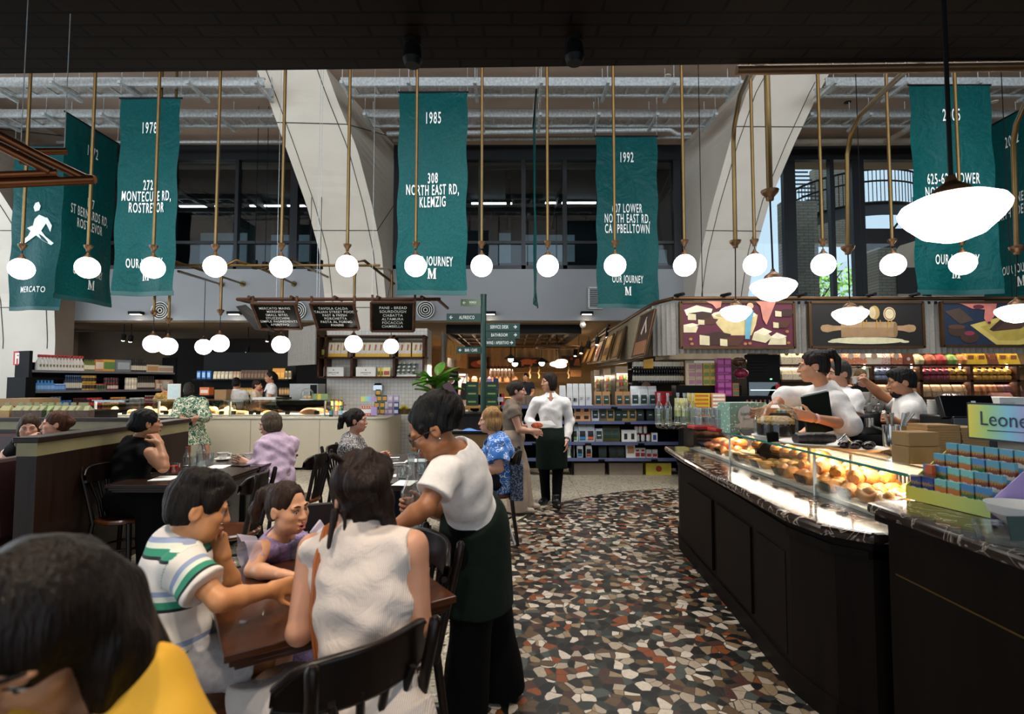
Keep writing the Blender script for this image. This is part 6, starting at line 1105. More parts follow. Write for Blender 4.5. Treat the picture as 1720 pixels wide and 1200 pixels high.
board('steak_sign','dark sign with two cuts of meat in the far deli','sign',944,976,598,618,fy-.07,mat('dark_sign',''),[('b0683c',[(.05,.15),(.4,.2),(.3,.7),(.1,.8)]),('b0683c',[(.6,.2),(.95,.15),(.9,.8),(.7,.7)]),('a03a2c',E(.5,.75,.08,.12))])
board('meat_picture','warm lit picture of meat at the left of the far deli','painting',787,822,600,620,fy-.07,mat('dark_sign',''),[('8a4a2c',E(.5,.4,.4,.3)),('c89a6a',E(.6,.55,.2,.2))])
def dome_lamp(px,py,d,w,lb):
 c=W(px,py,d);r=w/2;t=thing('dome_pendant',lb,'pendant lamp',c,0,'black dome pendants');P('shade',MB().lathe([(.2*r,.62*r),(.3*r,.5*r),(.8*r,.2*r),(r,0),(.96*r,-.02*r),(.75*r,.16*r),(.2*r,.5*r)],c,16),BLACK,t,True);P('bulb',MB().ball(c-V((0,0,.1*r)),.42*r,10),lampmat('warm_bulb_glow',(1,.86,.6),6),t,True);P('stem',MB().cyl(c+V((0,0,.6*r)),V((c.x,c.y,2.82)),.012,n=6),BLACK,t,True)
dome_lamp(865,610,15,.42,'black dome pendant in the far shop, left of the pair');dome_lamp(910,609,15,.42,'black dome pendant in the far shop, right of the pair');dome_lamp(858,603,13.6,.36,'black dome pendant higher and nearer in the far shop')
for i,(px,py,d)in enumerate([(934,612,13.5),(943,608,13.7),(941,614,13.3)]):
 c=W(px,py,d);t=thing('cloth_pendant','glowing cluster pendant under the dark ring, '+('left','upper right','lower')[i]+' shade','pendant lamp',c,0,'cluster pendants');P('shade',MB().ball(c,(.17,.14,.07),10),lampmat('warm_bulb_glow',()),t,True);P('cord',MB().cyl(c,V((W(935,590,13.5).x,13.5,2.82)),.008,n=5),BLACK,t,True)
rg=thing('ring_fixture','dark bronze ring fixture hanging in the aisle ceiling','fixture',W(937,584,13.5));c=W(937,584,13.5);P('ring',MB().tube([c+V((.55*math.cos(a),.55*math.sin(a),0))for a in[2*PI*i/32 for i in range(33)]],.03,6),BRONZE,rg,True)
h3=MB()
for a in(0,2.1,4.2):h3 .cyl(c+V((.55*math.cos(a),.55*math.sin(a),0)),(c.x+.55*math.cos(a),c.y+.55*math.sin(a),2.82),.008,n=5)
P('hanger',h3,BLACK,rg,True)
cg=thing('ceiling_grid','dark timber batten grid hung below the beige shop ceiling','ceiling grid',(0,14,2.6));gx0_,gx1_=W(752,560,11.8).x,W(974,560,11.8).x
P('surround',MB().box(((gx0_+gx1_)/2,11.75,2.72),(gx1_-gx0_,.06,.2)).box((gx0_,14.9,2.72),(.06,6.3,.2)).box((gx1_,14.9,2.72),(.06,6.3,.2)),BLACK,cg,True);P('soffit',MB().box(((gx0_+gx1_)/2,14.9,2.79),(gx1_-gx0_,6.3,.02)),mat('black_soffit','0a0908',.8),cg,True)
for i in range(9):P('batten',MB().box((gx0_+(i+.5)*(gx1_-gx0_)/9,14.9,2.7),(.03,6.2,.05)),BRONZE,cg,True)
for i in range(5):P('cross_batten',MB().box(((gx0_+gx1_)/2,12.4+1.2*i,2.68),(gx1_-gx0_,.04,.04)),BRONZE,cg,True)
tk=thing('track_light_rail','black track of spotlights running back along the aisle ceiling','track',W(1000,570,13));P('track',MB().tube([W(1024,547,11.6),W(975,590,16.5)],.02,6),BLACK,tk,True)
for k,(px,py,d)in enumerate([(1022,560,11.7),(1004,573,12.8),(989,580,13.8),(977,588,14.8),(967,593,15.8)]):
 p=W(px,py,d);P('spot_head',MB().cyl(p+V((0,0,.1)),p-V((.02,.02,.1)),.06,n=10).cyl(p+V((0,0,.1)),p+V((0,0,.24)),.012,n=6),BLACK,tk,True)
 if k!=2:P('spot_lens',MB().ball(p-V((.02,.03,.09)),(.05,.05,.03),8),lampmat('warm_lens',()),tk,True);spot('aisle_spot',p-V((.02,.02,.14)),(1.9-.3*k if k%2 else 2.4,d-.5,1.1),40,WARM2,60)
spot('aisle_spot',(-1.2,12.5,2.6),(-1.6,13.5,.9),70,WARM2,90);spot('aisle_spot',(.6,14,2.55),(.3,15.2,.9),80,WARM2,90);area('shop_ceiling_lamps',(2,13.5,2.78),(0,0,0),6,3,110,WARM2)
for k,(px0,px1,py0,py1,d,c,lb)in enumerate([(860,900,655,690,12,'8a7a6a','tan'),(905,960,652,690,12.5,'a89a88','pale')]):
 a,b=W(px0,py1,d),W(px1,py0,d);t=thing('aisle_display',f'dark aisle display unit of {lb} packets in the far shop','display unit',((a.x+b.x)/2,d,0));P('unit',MB().box((0,.3,a.z/2),(b.x-a.x,.6,a.z)),CHAR,t)
 row('packet',bag_mb(.12,.1,.34,None),[pm(c)],f'{lb} upright packet on the far aisle display','packet',f'{lb} aisle packets',lp((a.x+.08,d+.1,a.z),(b.x-.08,d+.1,a.z),5));row('packet',bag_mb(.12,.1,.34,None),[pm('d0ccc4')],f'white packet behind the {lb} ones on the far aisle display','packet',f'{lb} back packets',lp((a.x+.08,d+.35,a.z),(b.x-.08,d+.35,a.z),5))
curtain('grey pleated curtain at the left side of the aisle opening',(W(742,600,11.3).x,11.3),(W(762,600,14.5).x,14.5),2.62,1.9,CURT,.14,.03)
t=thing('painted_screen','tall amber lit painted screen hanging left of the signpost','painting',W(765,590,11.8));q=[W(752,570,11.6),W(776,580,11.9),W(770,607,11.9),W(749,600,11.6)]
P('panel',MB().add(q+[v+V((.02,.03,0))for v in q],[(0,1,2,3),(7,6,5,4),(0,4,5,1),(1,5,6,2),(2,6,7,3),(3,7,4,0)]),mat('amber_screen','b8854a',.4,var=.4,stretch=(8,8,1)),t,True);P('wire',MB().cyl(q[0],(q[0].x,q[0].y,2.82),.005,n=4).cyl(q[1],(q[1].x,q[1].y,2.82),.005,n=4),BLACK,t,True)
bs_=thing('black_sign_board','tall black sign board with a round cream crest behind the leafy plant','sign board',(W(758,700,9.5).x,9.5,0));a,b=W(745,705,9.5),W(768,624,9.5);P('board',MB().box((0,0,b.z/2),(b.x-a.x,.08,b.z)),BLACK,bs_);P('crest',MB().lathe([(0,0),(.062,0)],(0,-.042,b.z-.17),18,q=Euler((PI/2,0,0)).to_matrix()).lathe([(0,0),(.045,0)],(0,-.044,b.z-.17),18,1,q=Euler((PI/2,0,0)).to_matrix()),[CREAMW,pm('8a4a34')],bs_);P('top_clip',MB().box((0,0,b.z+.025),(.05,.05,.05)),BLACK,bs_)
cf=thing('meat_fridge','bright lit glass fridge of meats left of the shopper in the far shop','fridge',(W(774,690,13).x,13,0));a,b=W(766,690,13),W(782,628,13);P('body',MB().box((0,.3,b.z/2),(b.x-a.x,.6,b.z)),WHITE,cf);P('lit_contents',MB().box((0,-.01,b.z-.4),((b.x-a.x)*.9,.012,.7)),mat('meat_contents','c09a8a',.5,var=.6,scale=9),cf);P('light_strip',MB().box((0,-.03,b.z-.03),((b.x-a.x),.03,.03)),CHIL,cf);area('meat_fridge_light',((a.x+b.x)/2,12.9,b.z-.05),(-25,0,0),.4,.05,8,(1,.95,.9))
gs=thing('timber_stand','light timber stand of dark green gift boxes behind the signpost','stand',(W(812,700,8.9).x,8.9,0));OAK=m_wood('light_oak','9a7040','b88a54',.5,0);a,b=W(776,700,8.9),W(848,683,8.9)
P('stand_top',MB().box(((a.x+b.x)/2,9.1,W(800,684,8.9).z),(b.x-a.x,.5,.04)),OAK,gs,True)
for x in(a.x+.04,b.x-.04):
 for y in(8.9,9.3):P('leg',MB().box((x,y,W(800,684,8.9).z/2),(.06,.06,W(800,684,8.9).z)),OAK,gs,True)
P('lower_shelf',MB().box(((a.x+b.x)/2,9.1,.45),(b.x-a.x,.45,.03)),OAK,gs,True)
GBX=mat('dark_green_gift_box','123c28',.4);zg_=W(800,684,8.9).z+.02
for r in range(3):row('green_gift_box',box_mb(.2,.16,.135,(.15,.85,.4,.6)),[GBX,pm('8a9a5a')],'dark green gift box in the pile beside the signpost, '+('bottom','middle','top')[r]+' layer','gift box',f'green gift boxes {r}',[V((W(px,670,9.0).x,9.05,zg_+.138*r))for px in(793,826)])
row('green_gift_box',box_mb(.22,.16,.14,(.15,.85,.4,.6)),[GBX,pm('8a9a5a')],'dark green gift box on the lower timber shelf','gift box','lower green boxes',[V((W(px,670,9.0).x,9.05,.467))for px in(793,815,836)])
for px,c,lb in((812,'a88abf','lilac'),(822,'a88abf','second lilac'),(833,'2a3a60','navy'),(843,'b82a2c','red'),(838,'d8d0c8','white')):one('sweet_box',box_mb(.09,.1,.47 if px<836 else.2,(.2,.8,.3,.7)),[pm(c),pm('e0d8e0')],lb+' upright box behind the green gift boxes','box',(W(px,670,9.2).x,9.25,zg_),0)
wbd=one('white_sandwich_board',MB().box((0,0,.78),(.3,.02,.56),0).box((.17,0,.55),(.03,.03,1.1),1).box((-.17,0,.55),(.03,.03,1.1),1),[WHITE,OAK],'white panel leaning in an oak frame left of the green gift boxes','sign board',(W(772,690,8.6).x,8.5,0),.3)
# ==== console, plant, signpost
co=thing('console_cabinet','dark slatted console cabinet behind the woman in the blue print top','cabinet',(W(775,700,7.2).x,7.2,0));a,b=W(700,745,7.2),W(862,697,7.2)
P('top',MB().box(((a.x+b.x)/2,7.4,b.z),(b.x-a.x,.5,.04)),BLACK,co,True);P('fascia',MB().box(((a.x+b.x)/2,7.22,b.z-.12),(b.x-a.x-.04,.03,.2)),DKWOOD,co,True);P('mid_shelf',MB().box(((a.x+b.x)/2,7.32,W(775,727,7.2).z),(b.x-a.x,.5,.03)),BLACK,co,True)
for x in(a.x+.03,b.x-.03):P('side_panel',MB().box((x,7.4,b.z/2),(.04,.5,b.z)),BLACK,co,True)
P('back_panel',MB().box(((a.x+b.x)/2,7.62,b.z/2),(b.x-a.x,.03,b.z)),mat('tan_timber_panel','7a6040',.6),co,True);zms=W(775,727,7.2).z+.016
one('folded_cloth',MB().grid(lambda u,v:V(((u-.5)*.34,(v-.5)*.2,.012+.02*math.sin(u*7)*math.sin(v*5)+.03*math.sin(PI*u)*math.sin(PI*v))),14,8).box((0,0,.006),(.32,.18,.01)),mat('sky_blue_cloth','5a8ac8',.8),'crumpled sky blue cloth on the console shelf','cloth',(W(797,725,7.2).x,7.25,zms));one('folded_cloth',MB().grid(lambda u,v:V(((u-.5)*.3,(v-.5)*.2,.01+.02*math.sin(u*6+1)*math.sin(v*5)+.05*math.sin(PI*u)*math.sin(PI*v))),14,8).box((0,0,.006),(.28,.18,.01)),mat('grey_cloth','5c5a56',.85),'crumpled grey cloth on the console shelf','cloth',(W(768,723,7.2).x,7.25,zms))
one('tan_box',MB().box((0,0,.12),(.5,.3,.24)),mat('tan_box_card','a8885c',.7),'tan carton below the console shelf','carton',(W(788,740,7.2).x,7.4,W(788,752,7.2).z))
pl=thing('potted_plant','leafy green fiddle-leaf plant in a dark pot behind the bending waitress','plant',(W(733,700,7.35).x,7.4,W(775,697,7.2).z+.02));pz=.36;LF=mat('glossy_leaf','4a7a24',.35,var=.35,scale=4)
P('pot',MB().lathe([(0,0),(.11,0),(.15,pz-.14),(.13,pz-.14),(.12,pz-.2),(0,pz-.2)],n=20),CHAR,pl);prn=random.Random(2);st2=MB();q=MB()
for i in range(26):
 a=prn.uniform(0,2*PI);el=prn.uniform(.1,1.25);L_=prn.uniform(.2,.36);st0=V((0,0,pz-.2+.012*i));dd=V((math.cos(a)*math.cos(el),math.sin(a)*math.cos(el),math.sin(el)));sd_=dd.cross(V((0,0,1))).normalized();up_=sd_.cross(dd)
 st2 .tube([st0,st0+dd*.1],.006,5);wv=prn.uniform(.06,.085)
 q.grid(lambda u,v:st0+dd*(.08+L_*v)+sd_*((u-.5)*2*wv*math.sin(PI*min(.97,.04+.93*v))**.7)+up_*(.03*abs(u-.5)*2-.1*v*v),4,7)
P('leaf',q,LF,pl);P('stem',st2 .cyl((0,0,pz-.25),(0,0,pz+.1),.012),TRUNK,pl)
SGN=mat('signpost_green','12362f',.4);sd8=8.0;sp=thing('signpost','dark green signpost with direction blades in the aisle','signpost',(W(812,700,sd8).x,sd8,0));px_=W(812,600,sd8).x;ptop=W(812,497,sd8).z
P('post',MB().cyl((px_,sd8,0),(px_,sd8,ptop),.045,n=14).cyl((px_,sd8,ptop),(px_,sd8,ptop+.02),.05),SGN,sp,True);P('base_plate',MB().cyl((px_,sd8,0),(px_,sd8,.02),.16,n=20),SGN,sp,True)
for px0,px1,py0,py1,s,side,c in((750,808,527,540,'ALFRESCO',-1,SGN),(816,873,543,556,'SERVICE DESK',1,SGN),(816,873,557,569,'BATHROOM',1,SGN),(816,866,570,582,'WINE / APERITIVO',1,SGN),(767,808,583,594,'BAR / CAFE',-1,SGN),(774,808,503,515,'MMM',-1,mat('signpost_pale_green','5a6f52',.4))):
 a,b=W(px0,py1,sd8-.03),W(px1,py0,sd8-.03);w,h=b.x-a.x,b.z-a.z;c0=V(((a.x+b.x)/2,sd8-.03,(a.z+b.z)/2));rz_={'MMM':.5,'WINE / APERITIVO':.25,'BAR / CAFE':-.3}.get(s,0)
 bl=P('blade',MB().box((0,0,0),(w,.02,h)).xf(T(*c0,rz_*0)),c,sp,True);m=MB();text(m,s,h*.62,T(c0 .x+(.09*w if side<0 else-.1*w),c0 .y-.013,c0 .z-h*.22),xs=.55 if len(s)>9 else.62,bold=.004,sp=1.12)
 e=c0 .x+side*(w*.42);y=c0 .y-.013;r=h*.22
 m.add([(e-side*r*2,y,c0 .z-.006),(e,y,c0 .z-.006),(e,y,c0 .z+.006),(e-side*r*2,y,c0 .z+.006)],[(0,1,2,3)]);m.add([(e,y,c0 .z),(e-side*r,y,c0 .z+r),(e-side*r*1.5,y,c0 .z+r),(e-side*r*.4,y,c0 .z),(e-side*r*1.5,y,c0 .z-r),(e-side*r,y,c0 .z-r)],[(0,1,2,3,4,5)])
 P('printed_lettering',m,PRINT,bl,True)
 # ==== dining furniture
CHW=m_wood('dark_bentwood','0d0705','1a0f0a',.34,2);TBW=m_wood('brown_table_wood','32180b','4a2710',.3,0,8,.2)
def make_chair(lbl,loc,rz):
 t=thing('bentwood_chair',lbl,'chair',loc,rz,'bentwood cafe chairs')
 P('seat',MB().lathe([(0,.43),(.19,.43),(.205,.44),(.205,.455),(.19,.465),(.15,.46),(0,.455)],n=28),m_wood('seat_wood','3a1d0d','55290f',.3,0,8,.3),t)
 for sx in(-1,1):
  P('leg',MB().tube([(sx*.15,.15,.44),(sx*.165,.17,.2),(sx*.18,.19,0)],[.019,.016,.013],8),CHW,t)
  P('leg',MB().tube([(sx*.13,-.16,.45),(sx*.15,-.19,.2),(sx*.17,-.22,0)],[.019,.017,.014],8),CHW,t)
  P('back_post',MB().tube([(sx*.14,-.15,.42),(sx*.15,-.19,.6),(sx*.165,-.235,.8),(sx*.17,-.245,.865),(sx*.17,-.246,.875)],[.017,.017,.017,.017,.008],10),CHW,t)
 P('crest_rail',MB().grid(lambda u,v:V(((u-.5)*.44,-.235+.075*(4*(u-.5)**2)-.012*v+(.0),.74+.115*v*(1-.55*(2*abs(u-.5))**6)+.02*(2*abs(u-.5))**4)),16,5).grid(lambda u,v:V(((u-.5)*.44,-.213+.075*(4*(u-.5)**2)-.012*v,.74+.115*v*(1-.55*(2*abs(u-.5))**6)+.02*(2*abs(u-.5))**4)),16,5).tube([((u-.5)*.44,-.236+.075*(4*(u-.5)**2),.855-.043*(2*abs(u-.5))**6*1.2)for u in[i/14 for i in range(15)]],.012,6).tube([((u-.5)*.44,-.224+.075*(4*(u-.5)**2),.74+.02*(2*abs(u-.5))**4)for u in[i/14 for i in range(15)]],.012,6),CHW,t)
 for i in range(4):
  x=(i-1.5)*.05;P('slat',MB().tube([(x*.7,-.165,.45),(x*.8,-.19,.58),(x*1.5,-.225,.76)],[.013,.01,.012],6),CHW,t)
 P('stretcher',MB().tube([(.155*math.cos(a),.165*math.sin(a)-.01,.235)for a in[2*PI*i/20 for i in range(21)]],.01,6),CHW,t);return t
chairs=[('bentwood chair the woman in the pale sleeveless shirt sits on, nearest the camera',-.50,1.47,46),('bentwood chair under the girl in the lilac dress',-.93,2.55,197),('bentwood chair the boy in the striped polo sits on',-1.0,1.60,-56),('empty bentwood chair between the near table and the bending waitress',-.50,2.09,123),('empty bentwood chair behind the boy, pushed to the long left table',-2.0,3.72,95),('bentwood chair behind the woman in the pink shirt',-1.95,4.75,88),('bentwood chair the woman in black sits on',-3.02,4.12,-95),('bentwood chair the woman in the blue print top sits on',-.17,5.0,92),('bentwood chair the woman in the zebra print top sits on',-1.62,5.3,-95),('bentwood chair the girl in yellow sits on at the lower left corner',-.62,.58,20)]
ch0=None
for lb,x,y,a in chairs:
 if ch0 is None:ch0=make_chair(lb,(x,y,0),math.radians(a))
 else:cp(ch0,(x,y,0),math.radians(a),lb)
def table(lbl,x,y,w,l,rz,m=TBW,grp=None):
 t=thing('dining_table',lbl,'table',(x,y,0),rz,grp)
 P('table_top',MB().box((0,0,.738),(w,l,.024)),m,t,bev=.004);P('edge_moulding',MB().box((0,0,.715),(w-.03,l-.03,.022)).box((0,0,.696),(w-.06,l-.06,.018)),m,t,bev=.004)
 P('pedestal',MB().lathe([(0,.02),(.05,.02),(.055,.1),(.035,.16),(.03,.5),(.05,.62),(.1,.685),(0,.685)],n=16),BLACK,t)
 P('foot',MB().box((0,0,.025),(w*.75,.07,.03)).box((0,0,.025),(.07,min(l,.8)*.75,.03)),BLACK,t);return t
DTB=m_wood('dark_table_wood','1a0f0a','2e1d15',.26,0,8,.1)
table('brown wooden table with a moulded edge where the boy and girl sit',-.70,1.97,.72,.74,math.radians(34))
t1=table('near half of the long dark table where the woman in black sits',-2.62,4.25,.74,.82,0,DTB,None);cp(t1,(-2.62,5.09,0),0,'far half of the long dark table where the woman in pink leans')
t2=table('near half of the dark table left of the bending waitress',-.86,4.3,.8,.78,0,DTB,None);cp(t2,(-.86,5.1,0),0,'far half of the dark table between the zebra and blue print women')
zt=.7505
ribm=MB().lathe([(0,.004),(.032,.004),(.036,.09),(.034,.09),(.03,.012),(0,.012)],n=12)
def tb_at(px,py):return WZ(px,py,zt)
def cup_set(px,py,lb):
 p=tb_at(px,py);t=one('saucer',MB().lathe([(0,0),(.04,0),(.075,.014),(.073,.018),(.04,.006),(0,.006)],n=20),CUPW,'white saucer under '+lb,'saucer',p)
 c=thing('coffee_cup',lb,'cup',p+V((0,0,.0065)),.6);P('cup',MB().lathe([(0,0),(.025,0),(.042,.035),(.05,.065),(.047,.065),(.036,.03),(0,.01)],n=18),CUPW,c);P('handle',MB().tube([(.046,0,.052),(.072,0,.05),(.068,0,.022),(.036,0,.02)],.006,6),CUPW,c);P('coffee',MB().lathe([(0,.055),(.044,.055)],n=18),mat('coffee_foam','8a5a34',.5),c)
cup_set(374,773,'white coffee cup at the middle of the long table');cup_set(420,774,'white coffee cup beside the elbow of the woman in pink')
def bottle(px,py,lb,h=.3,r=.042,cap=None,z=None):
 p=tb_at(px,py)if z is None else V((px,py,z));m=bottle_mb(r,h,.45,.32,(.3,.31),14,.04);m.lathe([(0,.01),(r*.88,.01),(r*.88,h*.4),(0,h*.4)],n=12,mi=3);return one('water_bottle',m,[BGLASS,BGLASS,cap or BGLASS,glassmat('bottle_water',(.9,.93,.94),.05)],lb,'bottle',p)
bottle(338,786,'clear water bottle on the long table left of the coffee cup');bottle(313,783,'small clear bottle with a red cap on the long table',.17,.03,mat('red_gift_box',''));bottle(708,792,'clear water bottle on the dark table left of the bending waitress')
wn_=MB().lathe([(0,.004),(.036,.004),(.042,.09),(.04,.09),(.034,.012),(0,.012)],n=16);p=tb_at(293,797)
rd=thing('red_drink','tumbler of red drink before the woman in black','drink',p);P('glass',wn_,GLASSC,rd);P('liquid',MB().lathe([(0,.012),(.034,.012),(.038,.07),(0,.07)],n=16),mat('red_juice','b0281e',.25),rd)
g0=None
for px,py,lb in((325,783,'small tumbler by the red capped bottle'),(352,778,'tumbler left of the coffee cup on the long table'),(690,778,'tumbler at the far place setting of the dark table'),(709,797,'tumbler in front of the water bottle on the dark table'),(676,803,'tumbler at the near place setting of the dark table'),(498,938,'tumbler held by the girl in lilac')):
 if g0 is None:g0=one('glass_tumbler',ribm,BGLASS,lb,'glass',tb_at(px,py))
 else:cp(g0,tb_at(px,py),0,lb)
def flat(nm,lbl,cat,px,py,w,l,rz,m,h=.003,dz=0):return one(nm,MB().box((0,0,h/2),(w,l,h)),m,lbl,cat,tb_at(px,py)+V((0,0,dz)),rz)
flat('paper_menu','white paper menu at the near edge of the long table','menu',277,804,.16,.2,.2,WHITE);flat('paper_menu','white paper menu in the middle of the long table','menu',366,785,.16,.2,.1,WHITE);flat('napkin','white napkin at the near place of the dark table','napkin',680,812,.14,.2,-.1,WHITE);flat('napkin','white napkin at the left edge of the dark table','napkin',655,800,.1,.12,.2,WHITE);flat('place_mat','white paper place mat at the far setting of the dark table','place mat',700,774,.2,.2,0,WHITE);flat('clipboard','white card on a wooden board at the right of the dark table','clipboard',735,807,.13,.17,.1,[KRAFT]);flat('order_card','white order card on the wooden board','card',735,806,.1,.14,.1,WHITE,.003,.004);flat('mobile_phone','black phone lying beside the pink sleeve','phone',404,783,.075,.15,1.2,MATS['glossy_black_plastic'],.009);flat('purse','black purse on the long table before the woman in black','purse',268,792,.12,.09,.3,BLACK,.04)
for px,py,lb in((664,780,'fork and knife at the left of the dark table'),(655,771,'fork and knife at the far left of the dark table')):
 t=thing('cutlery',lb,'cutlery',tb_at(px,py),.4);P('fork',MB().tube([(-.09,0,.004),(.05,0,.008),(.09,0,.004)],[.003,.003,.008],6),mat('chrome',''),t);P('knife',MB().tube([(-.09,.03,.004),(.1,.03,.005)],[.006,.004],6),mat('chrome',''),t)
one('glass_stand',MB().box((0,0,.002),(.06,.06,.004)).tube([(-.03,-.03,.0),(-.03,-.03,.08),(.03,-.03,.08),(.03,-.03,0)],.003,5).tube([(-.03,.03,.0),(-.03,.03,.08),(.03,.03,.08),(.03,.03,0)],.003,5),mat('chrome',''),'small chrome wire card stand on the dark table','stand',tb_at(684,800))
LTH=mat('maroon_leather','3a2022',.4,var=.08);CRM_B=mat('cream_band','8f8560',.45);
def booth(nm,lbl,x0,y0,x1,y1,zt_,thick=.09):
 a,b=V((x0,y0,0)),V((x1,y1,0));d=(b-a);L_=d.length;rz=math.atan2(d.y,d.x);t=thing(nm,lbl,'partition',(x0,y0,0),rz)
 P('panel',MB().box((L_/2,0,(zt_-.12)/2),(L_,thick,zt_-.12)),DKWOOD,t);P('cream_band',MB().box((L_/2,0,zt_-.085),(L_+.004,thick+.004,.09)),CRM_B,t);P('cap',MB().box((L_/2,0,zt_-.02),(L_+.03,thick+.04,.04)),DKWOOD,t,bev=.006);return t
booth('booth_partition','dark wooden booth partition with a cream band left of the woman in black',-3.30,3.55,-3.42,5.4,1.13,.13)
booth('booth_partition','booth partition farther back, running across behind the two talking diners',-8.0,6.0,-3.9,5.95,1.10)
one('booth_bench',MB().box((-3.74,4.2,.22),(.46,1.3,.44)).box((-3.55,4.1,.70),(.1,1.1,.55),0,Matrix.Rotation(-.1,3,'Y')),LTH,'maroon leather booth bench against the cream banded partition','bench',bev=.03)
one('booth_bench',MB().box((-5.4,5.65,.22),(1.6,.45,.44)).box((-5.4,5.86,.68),(1.6,.09,.5)),LTH,'maroon leather booth bench along the farther partition','bench',bev=.03)
table('pale topped booth table at the left edge',-4.55,4.75,.6,.9,0,mat('pale_table_top','7a746c',.3))
ld=thing('gift_ledge','dark ledge of gable boxes behind the booths','ledge',(-6.0,6.4,0));P('ledge_top',MB().box((-6.3,6.5,1.0),(4.2,.6,.04)),BLACK,ld,True);P('base',MB().box((-6.3,6.5,.49),(4.1,.55,.98)),DKWOOD,ld,True)
gb_=MB().box((0,0,.07),(.14,.1,.14)).add([(-.07,-.05,.14),(.07,-.05,.14),(.07,.05,.14),(-.07,.05,.14),(-.05,0,.2),(.05,0,.2)],[(0,1,5,4),(2,3,4,5),(1,2,5),(3,0,4)],1).box((0,0,.215),(.06,.01,.04),1)
BRB=mat('brown_printed_card','5a4438',.6,var=.4,scale=30);row('gable_box',gb_,[BRB,pm('8f9066')],'brown patterned gable box with an olive top on the dark ledge','box','gable boxes',[V((W(px,705,6.4).x,6.45,1.02))for px in(28,42,55,68,92,104,117,130,138)]);one('gable_box',gb_,[pm('7a8a50'),pm('8f9a66')],'green gable box among the brown ones on the dark ledge','box',(W(79,705,6.4).x,6.45,1.02));one('gable_box',gb_,[pm('b08a4a'),pm('9a9060')],'tan gable box at the left edge of the dark ledge','box',(W(5,705,6.4).x,6.45,1.02))
bx_('open_carton','open cardboard carton at the left edge behind the booths','carton',-6,50,670,683,7.4,.5,CARDB);one('green_board',MB().box((0,0,.02),(1.0,.5,.04)),mat('dark_green_board','1c3a30',.5),'dark green board under the open carton at the left edge','board',(W(15,686,7.4).x,7.6,W(15,689,7.4).z))
cbn=thing('dark_cabinet','dark cabinet below the open carton at the left','cabinet',(-7.2,7.6,0));P('body',MB().box((-7.4,7.7,.53),(2.6,.7,1.06)),CHAR,cbn,True);P('top',MB().box((-7.4,7.7,1.075),(2.64,.74,.03)),BLACK,cbn,True)
row('honey_jar',jar_mb(.04,.1),[pm('c88a2c'),pm('e0d0b0'),pm('d8c890')],'amber jar on the dark cabinet at the left','jar','amber jars',[V((W(px,686,7.5).x,7.5,1.09))for px in(56,63,70,76)]);bx_('white_packet','white packet left of the amber jars','packet',28,46,681,687,7.45,.2,WHITE)
one('dark_plinth',MB().box((W(27,650,9.4).x,9.5,.8),(.34,.2,1.6)),CHAR,'dark grey plinth panel against the leftmost arch column','panel')
